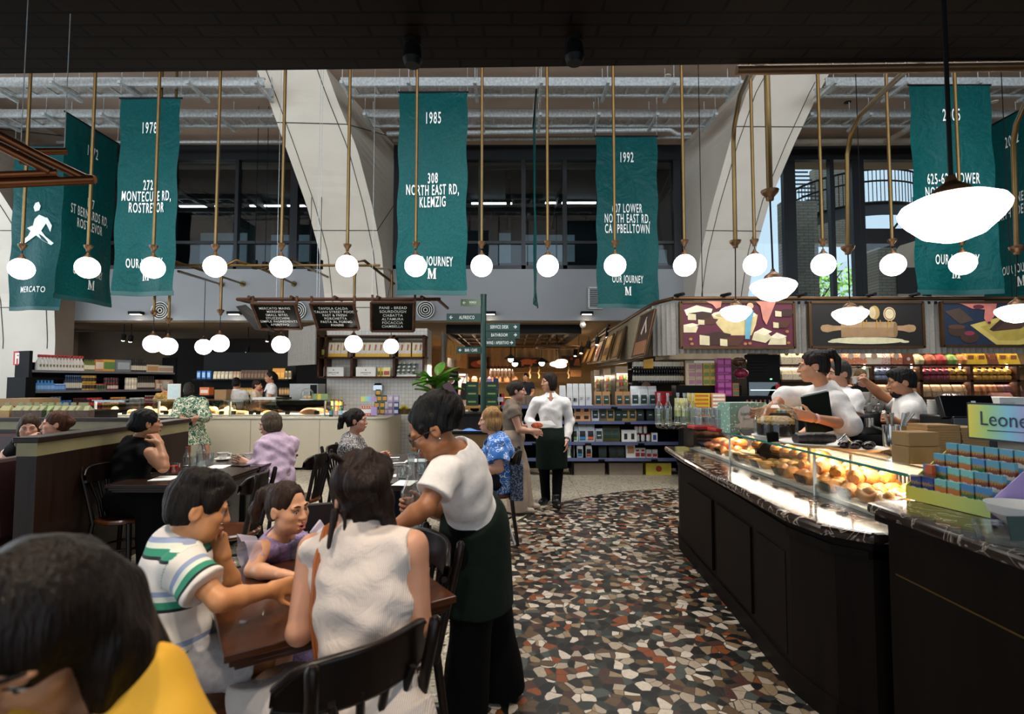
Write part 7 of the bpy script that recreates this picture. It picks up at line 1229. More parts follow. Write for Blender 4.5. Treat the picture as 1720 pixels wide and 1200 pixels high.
# ==== people: continuous bodies from smooth-blended limbs, polygonised
def nrm(v):v=np.asarray(v,float);return v/(np.linalg.norm(v)+1e-9)
class Sdf:
 def __init__(s):s.o=[]
 def cone(s,a,b,ra,rb,k=.02,fl=None,cap=False,op='u'):s.o.append(('c',np.array(a,float),np.array(b,float),ra,rb,k,fl,cap,op));return s
 def ell(s,c,r,R=None,k=.02,op='u'):s.o.append(('e',np.array(c,float),np.array(r,float)*np.ones(3),np.eye(3)if R is None else R,0,k,None,False,op));return s
 def plane(s,p,n):s.o.append(('p',np.array(p,float),nrm(n),0,0,0,None,False,'i'));return s
 def build(s,res,amp=0,fr=30,st=(1,1,1),seed=0):
  lo,hi=np.full(3,9e9),np.full(3,-9e9)
  for t,a,b,ra,rb,k,fl,cap,op in s.o:
   if op!='u':continue
   l,h=(np.minimum(a-ra,b-rb),np.maximum(a+ra,b+rb))if t=='c' else(a-b.max(),a+b.max());lo=np.minimum(lo,l);hi=np.maximum(hi,h)
  lo=lo-3*res-amp;n=np.ceil((hi+3*res+amp-lo)/res).astype(int)+1;D=np.full(n,.3,np.float32);ax=[(lo[i]+res*np.arange(n[i])).astype(np.float32)for i in range(3)]
  for t,a,b,ra,rb,k,fl,cap,op in s.o:
   if t=='p':D=np.maximum(D,((ax[0]-a[0])*b[0])[:,None,None]+((ax[1]-a[1])*b[1])[None,:,None]+((ax[2]-a[2])*b[2])[None,None,:]);continue
   m=k+4*res+.01;l,h=(np.minimum(a-ra,b-rb)-m,np.maximum(a+ra,b+rb)+m)if t=='c' else(a-b.max()-m,a+b.max()+m)
   i0=np.clip(np.floor((l-lo)/res).astype(int),0,n-1);i1=np.clip(np.ceil((h-lo)/res).astype(int)+1,1,n);sl=tuple(slice(i0[i],i1[i])for i in range(3))
   x,y,z=ax[0][sl[0]][:,None,None]-a[0],ax[1][sl[1]][None,:,None]-a[1],ax[2][sl[2]][None,None,:]-a[2]
   if t=='c':
    d=b-a;L2=float(d@d)+1e-9;pr=(x*d[0]+y*d[1]+z*d[2])/L2;q=np.clip(pr,0,1);qx,qy,qz=x-q*d[0],y-q*d[1],z-q*d[2];sc=1
    if fl is not None:
     f,sc=np.array(fl[0]),fl[1];e=(qx*f[0]+qy*f[1]+qz*f[2])*(1/sc-1);qx,qy,qz=qx+e*f[0],qy+e*f[1],qz+e*f[2]
    v=(np.sqrt(qx*qx+qy*qy+qz*qz)-(ra+(rb-ra)*q))*min(sc,1)
    if cap:v=np.maximum(v,np.maximum(pr-1,-pr-(.0 if cap==2 else 9))*math.sqrt(L2))
   else:
    u=[(x*ra[0][i]+y*ra[1][i]+z*ra[2][i])for i in range(3)];k0=np.sqrt(sum((u[i]/b[i])**2 for i in range(3)))+1e-6;k1=np.sqrt(sum((u[i]/b[i]**2)**2 for i in range(3)))+1e-6;v=k0*(k0-1)/k1
   g=D[sl]
   if op=='u':hh=np.maximum(k-np.abs(g-v),0)/max(k,1e-6);D[sl]=np.minimum(g,v)-hh*hh*k/4
   else:hh=np.maximum(k-np.abs(g+v),0)/max(k,1e-6);D[sl]=np.maximum(g,-v)+hh*hh*k/4
  if amp:
   rg_=np.random.RandomState(int(seed*10));X,Y,Z=[(ax[i]*fr*st[i]).astype(np.float32)for i in range(3)];X,Y,Z=X[:,None,None],Y[None,:,None],Z[None,None,:];acc_=0
   for _ in range(6):
    w=rg_.randn(3);w=w/np.linalg.norm(w)*rg_.uniform(.6,1.7);acc_=acc_+np.sin((X*w[0]+Y*w[1]+Z*w[2]+rg_.uniform(0,6)+.9*np.sin(X*.4*rg_.randn()+Y*.4*rg_.randn()+Z*.4)).astype(np.float32))
   D+=(amp*.45)*acc_
  return nets(D,lo,res)
def nets(D,org,h):
 S=D<0;c=np.zeros([k-1 for k in D.shape],np.int8);cs=[(i,j,k)for i in(0,1)for j in(0,1)for k in(0,1)];N=D.shape
 for i,j,k in cs:c+=S[i:N[0]-1+i,j:N[1]-1+j,k:N[2]-1+k]
 I,J,K=np.nonzero((c>0)&(c<8));idx=np.full(c.shape,-1,np.int64);idx[I,J,K]=np.arange(len(I));acc=np.zeros((len(I),3));cnt=np.zeros(len(I))
 for p in cs:
  for a in range(3):
   if p[a]:continue
   q=list(p);q[a]=1;d0=D[I+p[0],J+p[1],K+p[2]];d1=D[I+q[0],J+q[1],K+q[2]];m=(d0<0)!=(d1<0);t=np.where(m,d0/np.where(m,d0-d1,1),0)
   for b in range(3):acc[:,b]+=np.where(m,p[b]+(t if b==a else 0),0)
   cnt+=m
 vs=org+h*(np.stack([I,J,K],1)+acc/cnt[:,None]);fs=[]
 for a in range(3):
  b,e=(a+1)%3,(a+2)%3;s0=[slice(0,N[i]-(1 if i==a else 0))for i in range(3)];s1=list(s0);s1[a]=slice(1,N[a]);A,B=S[tuple(s0)],S[tuple(s1)];q=np.stack(np.nonzero(A!=B),1);q=q[(q[:,b]>0)&(q[:,e]>0)&(q[:,b]<N[b]-1)&(q[:,e]<N[e]-1)]
  if not len(q):continue
  ub,ue=np.eye(3,dtype=int)[b],np.eye(3,dtype=int)[e];f=np.stack([idx[tuple((q-x).T)]for x in(ub+ue,ue,0*ub,ub)],1);fl=A[tuple(q.T)];f[~fl]=f[~fl][:,::-1];fs.append(f)
 return vs,np.concatenate(fs)
def smesh(name,vf,m,parent,attr=None,label=None):
 vs,fs=vf;M=np.array(basis(parent).inverted());lv=vs@M[:3,:3].T+M[:3,3];me=bpy.data.meshes.new(name);me.vertices.add(len(vs));me.vertices.foreach_set('co',lv.astype(np.float32).ravel());me.loops.add(len(fs)*4);me.loops.foreach_set('vertex_index',fs.astype(np.int32).ravel());me.polygons.add(len(fs));me.polygons.foreach_set('loop_start',np.arange(0,len(fs)*4,4,dtype=np.int32));me.polygons.foreach_set('loop_total',np.full(len(fs),4,np.int32));me.update(calc_edges=True);me.polygons.foreach_set('use_smooth',np.ones(len(fs),bool));me.materials.append(m)
 if attr is not None:a=me.attributes.new('band','FLOAT','POINT');a.data.foreach_set('value',attr(vs).astype(np.float32))
 o=bpy.data.objects.new(name,me);COL.objects.link(o);o.parent=parent;return tag(o,label)
def skin(c):
 k='skin_'+c
 if k not in MATS:
  m=mat(k,c,.45,var=.07,scale=14);b=m.node_tree.nodes['Principled BSDF'];b.inputs['Subsurface Weight'].default_value=.12;b.inputs['Subsurface Radius'].default_value=(.012,.005,.003)
 return MATS[k]
def hairm(c,rough=.55):
 k='hair_'+c;return mat(k,[x*.55 for x in lin(c)],rough,var=.45,scale=70,stretch=(1,1,.12),bump=.8,bscale=120,spec=.22)
def hand(S,w,d,n,s=1,curl=.5,side=1,spread=.12):
 """w wrist, d hand direction, n direction the palm faces, side: +1 thumb towards d x n"""
 d=nrm(d);n=nrm(np.array(n)-d*(d@np.array(n)));t=np.cross(d,n)*side;w=np.array(w,float)
 for q,r in((-.028,.015),(-.01,.0165),(.01,.0165),(.027,.0155)):S.cone(w+t*q*.6*s,w+d*.085*s+t*q*s,.0175*s,r*s*.8,.014)
 for i,(q,L,r)in enumerate(((.029,.072,.0092),(.0098,.08,.0096),(-.0098,.075,.0092),(-.028,.058,.0082))):
  c=curl[i]if isinstance(curl,(list,tuple))else curl*(1+.12*i);p=w+d*.088*s+t*q*s;a=0;bd=nrm(d+t*q*spread/.03)
  for j,f in enumerate((.45,.31,.24)):
   a+=c*(.75,.95,.6)[j];e=p+(bd*math.cos(a)+n*math.sin(a))*L*f*s;S.cone(p,e,r*(1-.1*j)*s,r*(.92-.1*j)*s,.004);p=e
 b=w+d*.022*s+t*.024*s;td=nrm(d*.62+t*.75+n*.3);e=b+td*.042*s;S.cone(b,e,.0155*s,.011*s,.012);S.cone(e,e+nrm(td+d*.7+n*.4)*.032*s,.0105*s,.0085*s,.005)
def R3(yaw,pitch=0,roll=0):return np.array((Matrix.Rotation(math.radians(yaw),3,'Z')@Matrix.Rotation(math.radians(pitch),3,'X')@Matrix.Rotation(math.radians(roll),3,'Y')))
def head_prims(S,H,R,s,fem=True,mouth=0,nose=1):
 L=lambda x,y,z:H+R@(np.array((x,y,z))*s);E_=lambda c,r,k=.02,op='u',Q=R:S.ell(L(*c),np.array(r)*s,Q,k,op)
 E_((0,-.012,.03),(.074,.094,.09));E_((0,.025,-.04),(.058 if fem else.062,.062,.075),.03);E_((0,.058,-.095),(.026 if fem else.032,.024,.02),.03)
 for x in(-1,1):E_((x*.042,.055,-.025),(.024,.026,.022),.025);E_((x*.03,.079,.022),(.026,.012,.009),.014);E_((x*.031,.089,.002),(.0165,.012,.0105),.008,'s');E_((x*.076,-.012,-.008),(.008,.021,.031),.008);E_((x*.083,-.006,-.006),(.004,.011,.018),.004,'s');E_((x*.012,.095,-.033),(.0085,.012,.008),.008);E_((x*.031,.0795,.0095),(.0155,.0085,.006),.005);E_((x*.031,.0785,-.0075),(.0145,.008,.005),.005);E_((x*.04,.035,-.068),(.025,.035,.025),.025)
 S.cone(L(0,.084,.014),L(0,.101+.006*nose,-.03),.0085*s,.0105*s,.012);E_((0,.1,-.038),(.008,.01,.006),.008)
 E_((0,.09,-.061),(.022,.011,.0065),.007);E_((0,.088,-.073-.01*mouth),(.02,.0105,.0075),.007)
 if mouth:E_((0,.1,-.068-.004*mouth),(.014,.022,.004+.007*mouth),.004,'s')
def face_parts(t,H,R,s,eye='3a2416',brow='2a1a12',lip='b0605a',mouth=0,glasses=False,closed=False,bmat=None):
 Rm=Matrix(R.tolist());L=lambda x,y,z:V(H+R@(np.array((x,y,z))*s));q=Rm
 for x in(-1,1):
  e=MB();c=L(x*.031,.0765,.001);e.ball(c,.0118*s,14,0,q,10)
  e.ball(L(x*.031,.0845,.000-.001),(.0058*s,.0048*s,.0058*s),10,1,q);e.ball(L(x*.031,.0878,-.001),(.0028*s,.0022*s,.0028*s),8,2,q);P('eye',e,[mat('eye_white','cfc8c0',.25,var=0),mat('iris_'+eye,eye,.2,var=0),BLACK],t,True)
  P('eyebrow',MB().tube([L(x*.014,.094,.024),L(x*.03,.0945,.0305),L(x*.046,.083,.0265)],[.0035*s,.0038*s,.002*s],6),hairm(brow),t,True)
  P('eyelashes',MB().tube([L(x*.0165,.0865,.003),L(x*.024,.0905,.0075),L(x*.033,.0905,.008),L(x*.046,.082,.003)],.0014*s,5),BLACK,t,True)
 lp_=MB();dz=-.01*mouth
 lp_.tube([L(-.022,.0905,-.065+dz*.3),L(-.008,.0995,-.0615),L(0,.1,-.063),L(.008,.0995,-.0615),L(.022,.0905,-.065+dz*.3)],[.001*s,.0042*s,.0042*s,.0042*s,.001*s],6);lp_.tube([L(-.021,.0895,-.066+dz*.4),L(-.008,.0975,-.0725+dz),L(.008,.0975,-.0725+dz),L(.021,.0895,-.066+dz*.4)],[.001*s,.005*s,.005*s,.001*s],6)
 P('lips',lp_,mat('lips_'+lip,lip,.4,var=.05),t,True)
 if mouth:P('mouth_opening',MB().ball(L(0,.084,-.068-.004*mouth),(.014*s,.01*s,(.005+.006*mouth)*s),10,0,q),mat('mouth_dark','2a0d0c',.5),t,True)
 if glasses:
  g=MB()
  for x in(-1,1):g.tube([L(x*.033+.023*math.cos(a),.104-.012*abs(math.cos(a))if x*math.cos(a)>0 else.104,-.002+.019*math.sin(a))for a in[2*PI*i/16 for i in range(17)]],.0022*s,5);g.tube([L(x*.056,.092,.004),L(x*.078,.03,.006),L(x*.08,-.012,.0),L(x*.079,-.022,-.015)],.0022*s,5)
  g.tube([L(-.011,.105,.002),L(0,.107,.004),L(.011,.105,.002)],.002*s,5);P('glasses',g,mat('tortoise_frame','2c1710',.25),t,True)
CUR={}
def person(lbl,hd,hrot,nk,pv,sh,yaw=None,j={},hs=.95,bs=1.0,sk='c99478',res=.006,fem=True,hair=None,clothes=(),bust=.0,face=True,fargs={},mouth=0,hands={},base=None,girth=1.0,legs=True,hres=None):
 """hd head centre, hrot (yaw, pitch, roll), nk neck base, pv pelvis, sh (left shoulder, right shoulder) world points; j other joints"""
 A=lambda p:np.array(p,float);hd,nk,pv,sl,sr=A(hd),A(nk),A(pv),A(sh[0]),A(sh[1]);R=R3(*hrot);up=nrm(nk-pv);ac=nrm((sr-sl)-up*((sr-sl)@up));fw=np.cross(up,ac);Q=np.stack([ac,fw,up],1);J={k:A(v)for k,v in j.items()}
 J.update(nk=nk,pv=pv,sl=sl,sr=sr,hd=hd,up=up,ac=ac,fw=fw,R=R,Q=Q);b=bs;hx=.085*b
 J.setdefault('hl',pv-ac*hx);J.setdefault('hr',pv+ac*hx)
 for k in 'lr':
  sg=-1 if k=='l' else 1;J.setdefault('e'+k,J['s'+k]+(-up*.25+fw*.06+ac*sg*.05)*b);J.setdefault('w'+k,J['e'+k]+(fw*.2-up*.1-ac*sg*.06)*b)
  f2=nrm(np.array((fw[0],fw[1],0)));J.setdefault('k'+k,J['h'+k]+f2*.42*b+np.array((0,0,.0)));kz=J['k'+k];J.setdefault('a'+k,np.array((kz[0]+f2[0]*.02,kz[1]+f2[1]*.02,.08*b)))
 t=thing('person',lbl,'person',base or(pv[0],pv[1],0));g=girth;J['t']=t
 S=Sdf();c=pv+(nk-pv)*.66;TOR=[('e',c,(.150*b*g,.105*b*g,.185*b),.03),('e',pv+(nk-pv)*.36,(.125*b*g,.095*b*g,.15*b),.05),('e',pv+up*.02,(.158*b*g,.115*b*g,.115*b),.05),('c',nk-up*.035*b,sl*.93+nk*.07-up*.02*b,.062*b,.052*b,.04),('c',nk-up*.035*b,sr*.93+nk*.07-up*.02*b,.062*b,.052*b,.04)]
 if bust:
  for q in(-1,1):TOR.append(('e',pv+(nk-pv)*.64+ac*q*.065*b+fw*(.075+bust*.35)*b,((.062+bust*.4)*b,)*3,.04))
 def put(S,pr,inf=0):
  for p in pr:
   if p[0]=='e':S.ell(p[1],np.array(p[2])+inf,Q,p[3])
   else:S.cone(p[1],p[2],p[3]+inf,p[4]+inf,p[5])
 J['put']=put;J['TOR']=TOR;put(S,TOR,-.004);fh=hd+R@np.array((0,-.012,-.06))*hs;S.cone(nk-up*.03,fh,.054*b*(1 if fem else 1.12),.05*hs*(1 if fem else 1.12),.025);S.cone(nk,(nk*.55+sl*.45)+up*.012,.045*b,.03*b,.03);S.cone(nk,(nk*.55+sr*.45)+up*.012,.045*b,.03*b,.03)
 head_prims(S,hd,R,hs,fem,mouth)
 for k in 'lr':
  s,e,w=J['s'+k],J['e'+k],J['w'+k];S.cone(s,e,.049*b*g,.037*b*g,.02);S.cone(e,e+(w-e)*.35,.039*b*g,.040*b*g,.012);S.cone(e+(w-e)*.35,w,.040*b*g,.026*b,.012);hp_=hands.get(k,{});dd=nrm(w-e);sg=-1 if k=='l' else 1
  if hp_ is not None:hand(S,w,hp_.get('d',dd),hp_.get('n',np.cross(dd,up)*sg),b*.98,hp_.get('curl',.45),hp_.get('side',sg),hp_.get('spread',.1))
  if legs:
   h,kn,a=J['h'+k],J['k'+k],J['a'+k];S.cone(h,kn,.078*b*g,.052*b*g,.03);S.cone(kn,kn+(a-kn)*.3,.053*b*g,.054*b*g,.015);S.cone(kn+(a-kn)*.3,a,.052*b*g,.033*b,.015);ff=J.get('f'+k,nrm(np.array((fw[0],fw[1],0))));J['f'+k]=ff;S.cone(a-np.array((0,0,.035*b)),a+ff*.15*b-np.array((0,0,.052*b)),.034*b,.024*b,.02)
 smesh('body',S.build(res),skin(sk),t)
 if face:face_parts(t,hd,R,hs,mouth=mouth,**fargs)
 if hair:hair(t,hd,R,hs,J)
 for f in clothes:f(t,J,b,g)
 return t
def top(m,sleeve=.55,hem=-.02,t=.012,neck=.07,amp=.005,res=.007,flare=.012,name='shirt',collar=None,attr=None,drop=.03,vneck=0,lower=None,fr=36):
 def f(tt,J,b,g):
  S=Sdf();J['put'](S,J['TOR'],t*1.0)
  S.cone(J['nk']-J['up']*.03,J['nk']+J['up']*.02,.066*b,.055*b,.03)
  if lower:S.cone(J['pv']+J['up']*.05,J['pv']-J['up']*lower,.15*b*g,.165*b*g,.04,(J['fw'],.72),cap=True)
  if sleeve:
   for k in 'lr':
    s,e,w=J['s'+k],J['e'+k],J['w'+k]
    if sleeve<=1:S.cone(s,s+(e-s)*sleeve,.053*b*g+t,.046*b*g+t+flare,.03,None,True)
    else:S.cone(s,e,.053*b*g+t,.045*b*g+t+flare*.5,.03);S.cone(e,e+(w-e)*(sleeve-1),.045*b*g+t+flare*.5,.034*b+t+flare*.4,.02,None,True)
  else:
   pass
  S.ell(J['nk']+J['up']*.055*b+J['fw']*(.012+vneck*.4)*b,(neck*b,neck*1.05*b,(.06+drop)*b),J['Q'],.008,'s')
  if vneck:S.cone(J['nk']+J['fw']*.09*b,J['nk']-J['up']*vneck*b+J['fw']*.13*b,.05*b,.006,.006,None,False,'s')
  S.plane(J['pv']+J['up']*(hem-(lower or 0)),-J['up'])
  if not sleeve:
   for k,q in(('l',-1),('r',1)):S.plane(J['s'+k]+J['ac']*q*.012*b,J['ac']*q+J['up']*.1)
  at=(lambda vs:attr(vs,J))if attr else None
  so_=smesh(name,S.build(res,amp,fr,(1,1,1.3),1.7),m,tt,at)
  if collar:
   c=MB();nk,up,fw,ac=[V(J[q])for q in('nk','up','fw','ac')]
   def cf(u,v):
    a=2*PI*(.04+.92*u)+PI/2;r=(.056+.016*v)*b;return nk+(ac*math.cos(a)+fw*math.sin(a)*1.1)*r*(1+.08*v)+up*(.035-.05*v*(1-.0)+.012*math.sin(a)*-1)*b+fw*.006
   c.grid(cf,30,3);c.grid(lambda u,v:cf(u,v)+((nk+up*.1)-cf(u,v)).normalized()*.005,30,3);P('collar',c,collar,so_,True)
 return f
def pants(m,length=1.0,t=.012,flare=.02,name='trousers',res=.008,amp=.003,loose=0,tz=.13):
 def f(tt,J,b,g):
  S=Sdf();S.ell(J['pv']+J['up']*.02,np.array((.158*b*g+t,.115*b*g+t,.125*b)),J['Q'],.03);S.cone(J['pv'],J['pv']+J['up']*.1,.135*b*g,.128*b*g,.03,(J['fw'],.75))
  for k in 'lr':
   h,kn,a=J['h'+k],J['k'+k],J['a'+k];L=length*2
   if L<=1:S.cone(h,h+(kn-h)*L,.08*b*g+t,.066*b*g+t+flare,.02,None,True)
   else:S.cone(h,kn,.08*b*g+t,.056*b*g+t+loose,.02);S.cone(kn,kn+(a+np.array((0,0,-.06*b))-kn)*(L-1),.056*b*g+t+loose,.04*b+t+flare,.015,None,True)
  S.plane(J['pv']+J['up']*tz*b,J['up']);smesh(name,S.build(res,amp,22,(1,1,.8),.4),m,tt)
 return f
def skirt(m,length,t=.02,flare=.06,z0=.1,name='skirt',res=.008,amp=.005,fr=20,flat=.75):
 def f(tt,J,b,g):
  S=Sdf();dn=np.array((0,0,-1.0));a=J['pv']+J['up']*z0*b;S.cone(a,J['pv']+dn*.05,.135*b*g+t,.165*b*g+t,.02,(J['fw'],flat),True);S.cone(J['pv']+dn*.02,J['pv']+dn*length,.165*b*g+t,.165*b*g+t+flare,.02,(J['fw'],flat+.1),True);S.plane(a,J['up']);smesh(name,S.build(res,amp,fr,(1,1,.25),.9),m,tt)
 return f
def shoes(m,name='shoe',h=.0):
 def f(tt,J,b,g):
  for k in 'lr':
   a,ff=J['a'+k],J['f'+k];S=Sdf();S.cone(a-np.array((0,0,.04*b))-ff*.03*b,a+ff*.165*b-np.array((0,0,.055*b)),.044*b,.033*b,.02);S.cone(a-np.array((0,0,.04*b)),a+np.array((0,0,h+.005)),.045*b,.043*b,.02,None,True);S.plane(a-np.array((0,0,.079*b)),(0,0,-1));smesh(name,S.build(.008),m,tt)
 return f
def hairf(m,extra=(),cap=(.081,.101,.098),cy=-.017,cz=.038,face=(0,.12,-.03,.066,.085,.1),nape=-.06,amp=.0028,res=.006,fr=260,st=(1,1,.18),cut=(),name='hair',hl=0):
 def f(t,H,R,s,J):
  L=lambda p:H+R@(np.array(p[:3])*s);S=Sdf();S.ell(L((0,cy,cz)),np.array(cap)*s,R,.01);S.ell(L((0,-.045,-.02)),np.array((.07,.06,.075))*s,R,.03)
  for e in extra:
   if e[0]=='e':S.ell(L(e[1:4]),np.array(e[4:7])*s,R,e[7]if len(e)>7 else.02)
   else:S.cone(L(e[1:4]),L(e[4:7]),e[7]*s,e[8]*s,e[9]if len(e)>9 else.02,(R[:,1],e[10])if len(e)>10 else None)
  if face:S.ell(L(face),np.array(face[3:6])*s,R,.012,'s')
  for c in cut:S.ell(L(c),np.array(c[3:6])*s,R,.01,'s')
  if nape is not None:S.plane(L((0,-.03,nape)),R@np.array((0,.25,-1)))
  smesh(name,S.build(res,amp*s,fr,st,.7),m,t)
 return f
def extra_part(name,m,build):
 def f(tt,J,b,g):mb=MB();build(mb,J);P(name,mb,m,tt,True)
 return f
 # ==== the people
def cloth(c,rough=.75,**k):return mat('cloth_'+c,c,rough,var=k.pop('var',.06),scale=k.pop('scale',40),bump=.55,bscale=15,spec=.12,**k)
def pattern(name,bg,fg,scale,lo,hi,dist=1.5,kind='NOISE'):
 m,nt,b=newmat(name);tc=nt.nodes.new('ShaderNodeTexCoord');n=nt.nodes.new('ShaderNodeTexNoise');n.inputs['Scale'].default_value=scale;n.inputs['Distortion'].default_value=dist;n.inputs['Detail'].default_value=1;nt.links.new(tc.outputs['Object'],n.inputs['Vector'])
 nt.links.new(ramp(nt,[(0,bg),(lo,fg),(hi,bg)],n.outputs['Fac'],True),b.inputs['Base Color']);b.inputs['Roughness'].default_value=.75;return m
def stripes(name,stops,mul=1.0):
 m,nt,b=newmat(name);a=nt.nodes.new('ShaderNodeAttribute');a.attribute_name='band';f=nt.nodes.new('ShaderNodeMath');f.operation='FRACT';nt.links.new(a.outputs['Fac'],f.inputs[0]);nt.links.new(ramp(nt,stops,f.outputs[0],True),b.inputs['Base Color']);b.inputs['Roughness'].default_value=.8;return m
WH=cloth('e2dedb');BK=cloth('050506',.85);GRA=cloth('0f1914',.8);BLKT=cloth('040405',.9);SHOE=mat('black_shoe_leather','0c0b0b',.4)
ponytail=lambda*p,r0=.035,r1=.012:[('c',*a,*b_,r0+(r1-r0)*i/max(1,len(p)-2),r0+(r1-r0)*(i+1)/max(1,len(p)-2),.015)for i,(a,b_)in enumerate(zip(p,p[1:]))]
def boy_attr(vs,J):
 h=((vs-J['pv'])@J['up'])/.15+.2;out=h
 for k in 'lr':
  s,e=J['s'+k],J['e'+k];d=nrm(e-s);t=(vs-s)@d;r=np.linalg.norm(vs-s-np.outer(t,d),axis=1);m=(t>.0)&(r<.078);out=np.where(m,.92-t/.15+2,out)
 return out
POLO=stripes('striped_polo_jersey',[(0,'e4dcd4'),(.28,'15181c'),(.34,'2f8a6c'),(.48,'dfe3d4'),(.58,'96a2c2'),(.68,'e4dcd4')])
person('boy in a white polo with green and black stripes resting his chin on his hand',W(334,853,1.71),(-57,-16,0),W(300,908,1.72),W(283,1102,1.68),(W(330,944,1.84),W(308,950,1.60)),j=dict(er=W(370,1010,1.555),wr=W(458,991,1.72),el=W(392,992,1.86),wl=W(374,934,1.80),kr=W(440,1108,1.80),kl=W(452,1085,1.98),ar=W(430,1165,2.0)*1,al=W(440,1140,2.1)),hs=.88,bs=.8,res=.0045,fem=False,sk='c88a5a',hands=dict(r=dict(curl=.35),l=dict(d=(-.25,-.1,1),n=(.2,-1,.1),curl=.9)),hair=hairf(hairm('1d130d'),[('e',0,.05,.085,.055,.05,.035),('e',0,-.01,.11,.07,.085,.035),('e',.06,.03,.04,.02,.03,.04),('e',-.06,.03,.04,.02,.03,.04)],nape=-.055,face=(0,.13,-.035,.075,.09,.1),cut=[(.085,.02,-.06,.03,.05,.05),(-.085,.02,-.06,.03,.05,.05)],res=.0045),clothes=[top(POLO,.62,-.05,.018,.05,attr=boy_attr,collar=cloth('ddd6d0'),res=.005,lower=.06),pants(cloth('b9b4b4',var=.15),.42,.016,.02,'shorts',.006,loose=.004,tz=.075),shoes(cloth('c8c8cc'))])
LIL=mat('lilac_sequin_fabric','9a86b4',.3,.25,var=.35,scale=55,bump=.5,bscale=60);TUL=glassmat('lilac_tulle',(.86,.82,.9),.0,.5,.34,(.74,.66,.82))
def sleeve_tulle(mb,J,k,q):
 if 1:
  c=V(J['s'+k]+J['ac']*q*.01);mb.grid(lambda u,v:c+V(J['ac']*q*(.0+.06*v)+J['fw']*math.cos(2*PI*u)*(.05+.04*v)*(1+.14*math.sin(12*PI*u))+J['up']*(math.sin(2*PI*u)*(.05+.06*v)*(1+.14*math.sin(12*PI*u))-.03*v)),40,4)
person('girl in a lilac sequin dress with her mouth open, hair in a ponytail',W(484,854,2.2),(-113,-3,4),W(470,905,2.26),(W(470,985,2.38).x,2.4,.56),(W(523,917,2.32),W(441,922,2.14)),j=dict(er=W(424,958,2.05),wr=W(474,966,1.97),el=W(556,898,2.28),wl=W(580,920,2.05),kl=W(480,1040,2.15),kr=W(455,1050,2.1),al=W(475,1160,2.25),ar=W(457,1162,2.27)),hs=.85,bs=.74,res=.005,sk='cf9a78',mouth=1.2,fargs=dict(eye='33221a',brow='2a1a12',lip='b8605c'),hands=dict(r=dict(d=(1,-.1,-.05),n=(0,-.3,-1),curl=.35),l=dict(curl=.4)),hair=hairf(hairm('3a2416'),ponytail((0,-.1,.07),(.02,-.14,.05),(.05,-.165,-.02),(.06,-.16,-.12),(.04,-.14,-.2),r0=.04,r1=.02),cap=(.08,.1,.096),face=(0,.125,.0,.072,.088,.12),nape=-.05,res=.005,cut=[(.08,.01,-.05,.03,.045,.05),(-.08,.01,-.05,.03,.045,.05)]),clothes=[top(LIL,0,.0,.01,.075,name='bodice',res=.006,amp=.002),skirt(LIL,.32,.03,.14),extra_part('tulle_sleeve',TUL,lambda mb,J:sleeve_tulle(mb,J,'l',-1)),extra_part('tulle_sleeve',TUL,lambda mb,J:sleeve_tulle(mb,J,'r',1)),extra_part('hair_tie',cloth('c0a0c8'),lambda mb,J:mb.ball(V(J['hd']+J['R']@np.array((0,-.085,.064))),.022,8)),shoes(mat('silver_shoe','b8b4b8',.3,.5))])
def m_linen():
 m,nt,b=newmat('pale_striped_linen');N=nt.nodes;L=nt.links;tc=N.new('ShaderNodeTexCoord');w=N.new('ShaderNodeTexWave');w.inputs['Scale'].default_value=62;w.inputs['Distortion'].default_value=.6;L.new(tc.outputs['Object'],w.inputs['Vector']);L.new(ramp(nt,[(.1,'c2b3ac'),(.6,'d6cac2'),(.9,'dcd2ca')],w.outputs['Fac']),b.inputs['Base Color']);b.inputs['Roughness'].default_value=.85
 n=N.new('ShaderNodeTexNoise');n.inputs['Scale'].default_value=11;n.inputs['Detail'].default_value=5;n.inputs['Distortion'].default_value=.8;L.new(tc.outputs['Object'],n.inputs['Vector']);bp=N.new('ShaderNodeBump');bp.inputs['Strength'].default_value=.6;bp.inputs['Distance'].default_value=.02;L.new(n.outputs['Fac'],bp.inputs['Height']);L.new(bp.outputs[0],b.inputs['Normal']);return m
LINEN=m_linen()
def strap(mb,J):
 a=V(J['sl'])*.62+V(J['nk'])*.38;pts=[a+V((.0,.07,-.06)),a+V((0,.03,.055)),a+V((0,-.03,.058)),a+V((-.005,-.09,-.02)),a+V((0,-.125,-.16)),a+V((.02,-.12,-.32)),a+V((.03,-.1,-.46))]
 for dx in(-.009,0,.009):mb.tube([p+V((dx,0,0))for p in pts],.006,6)
TANL=mat('tan_leather_strap','9a5424',.4)
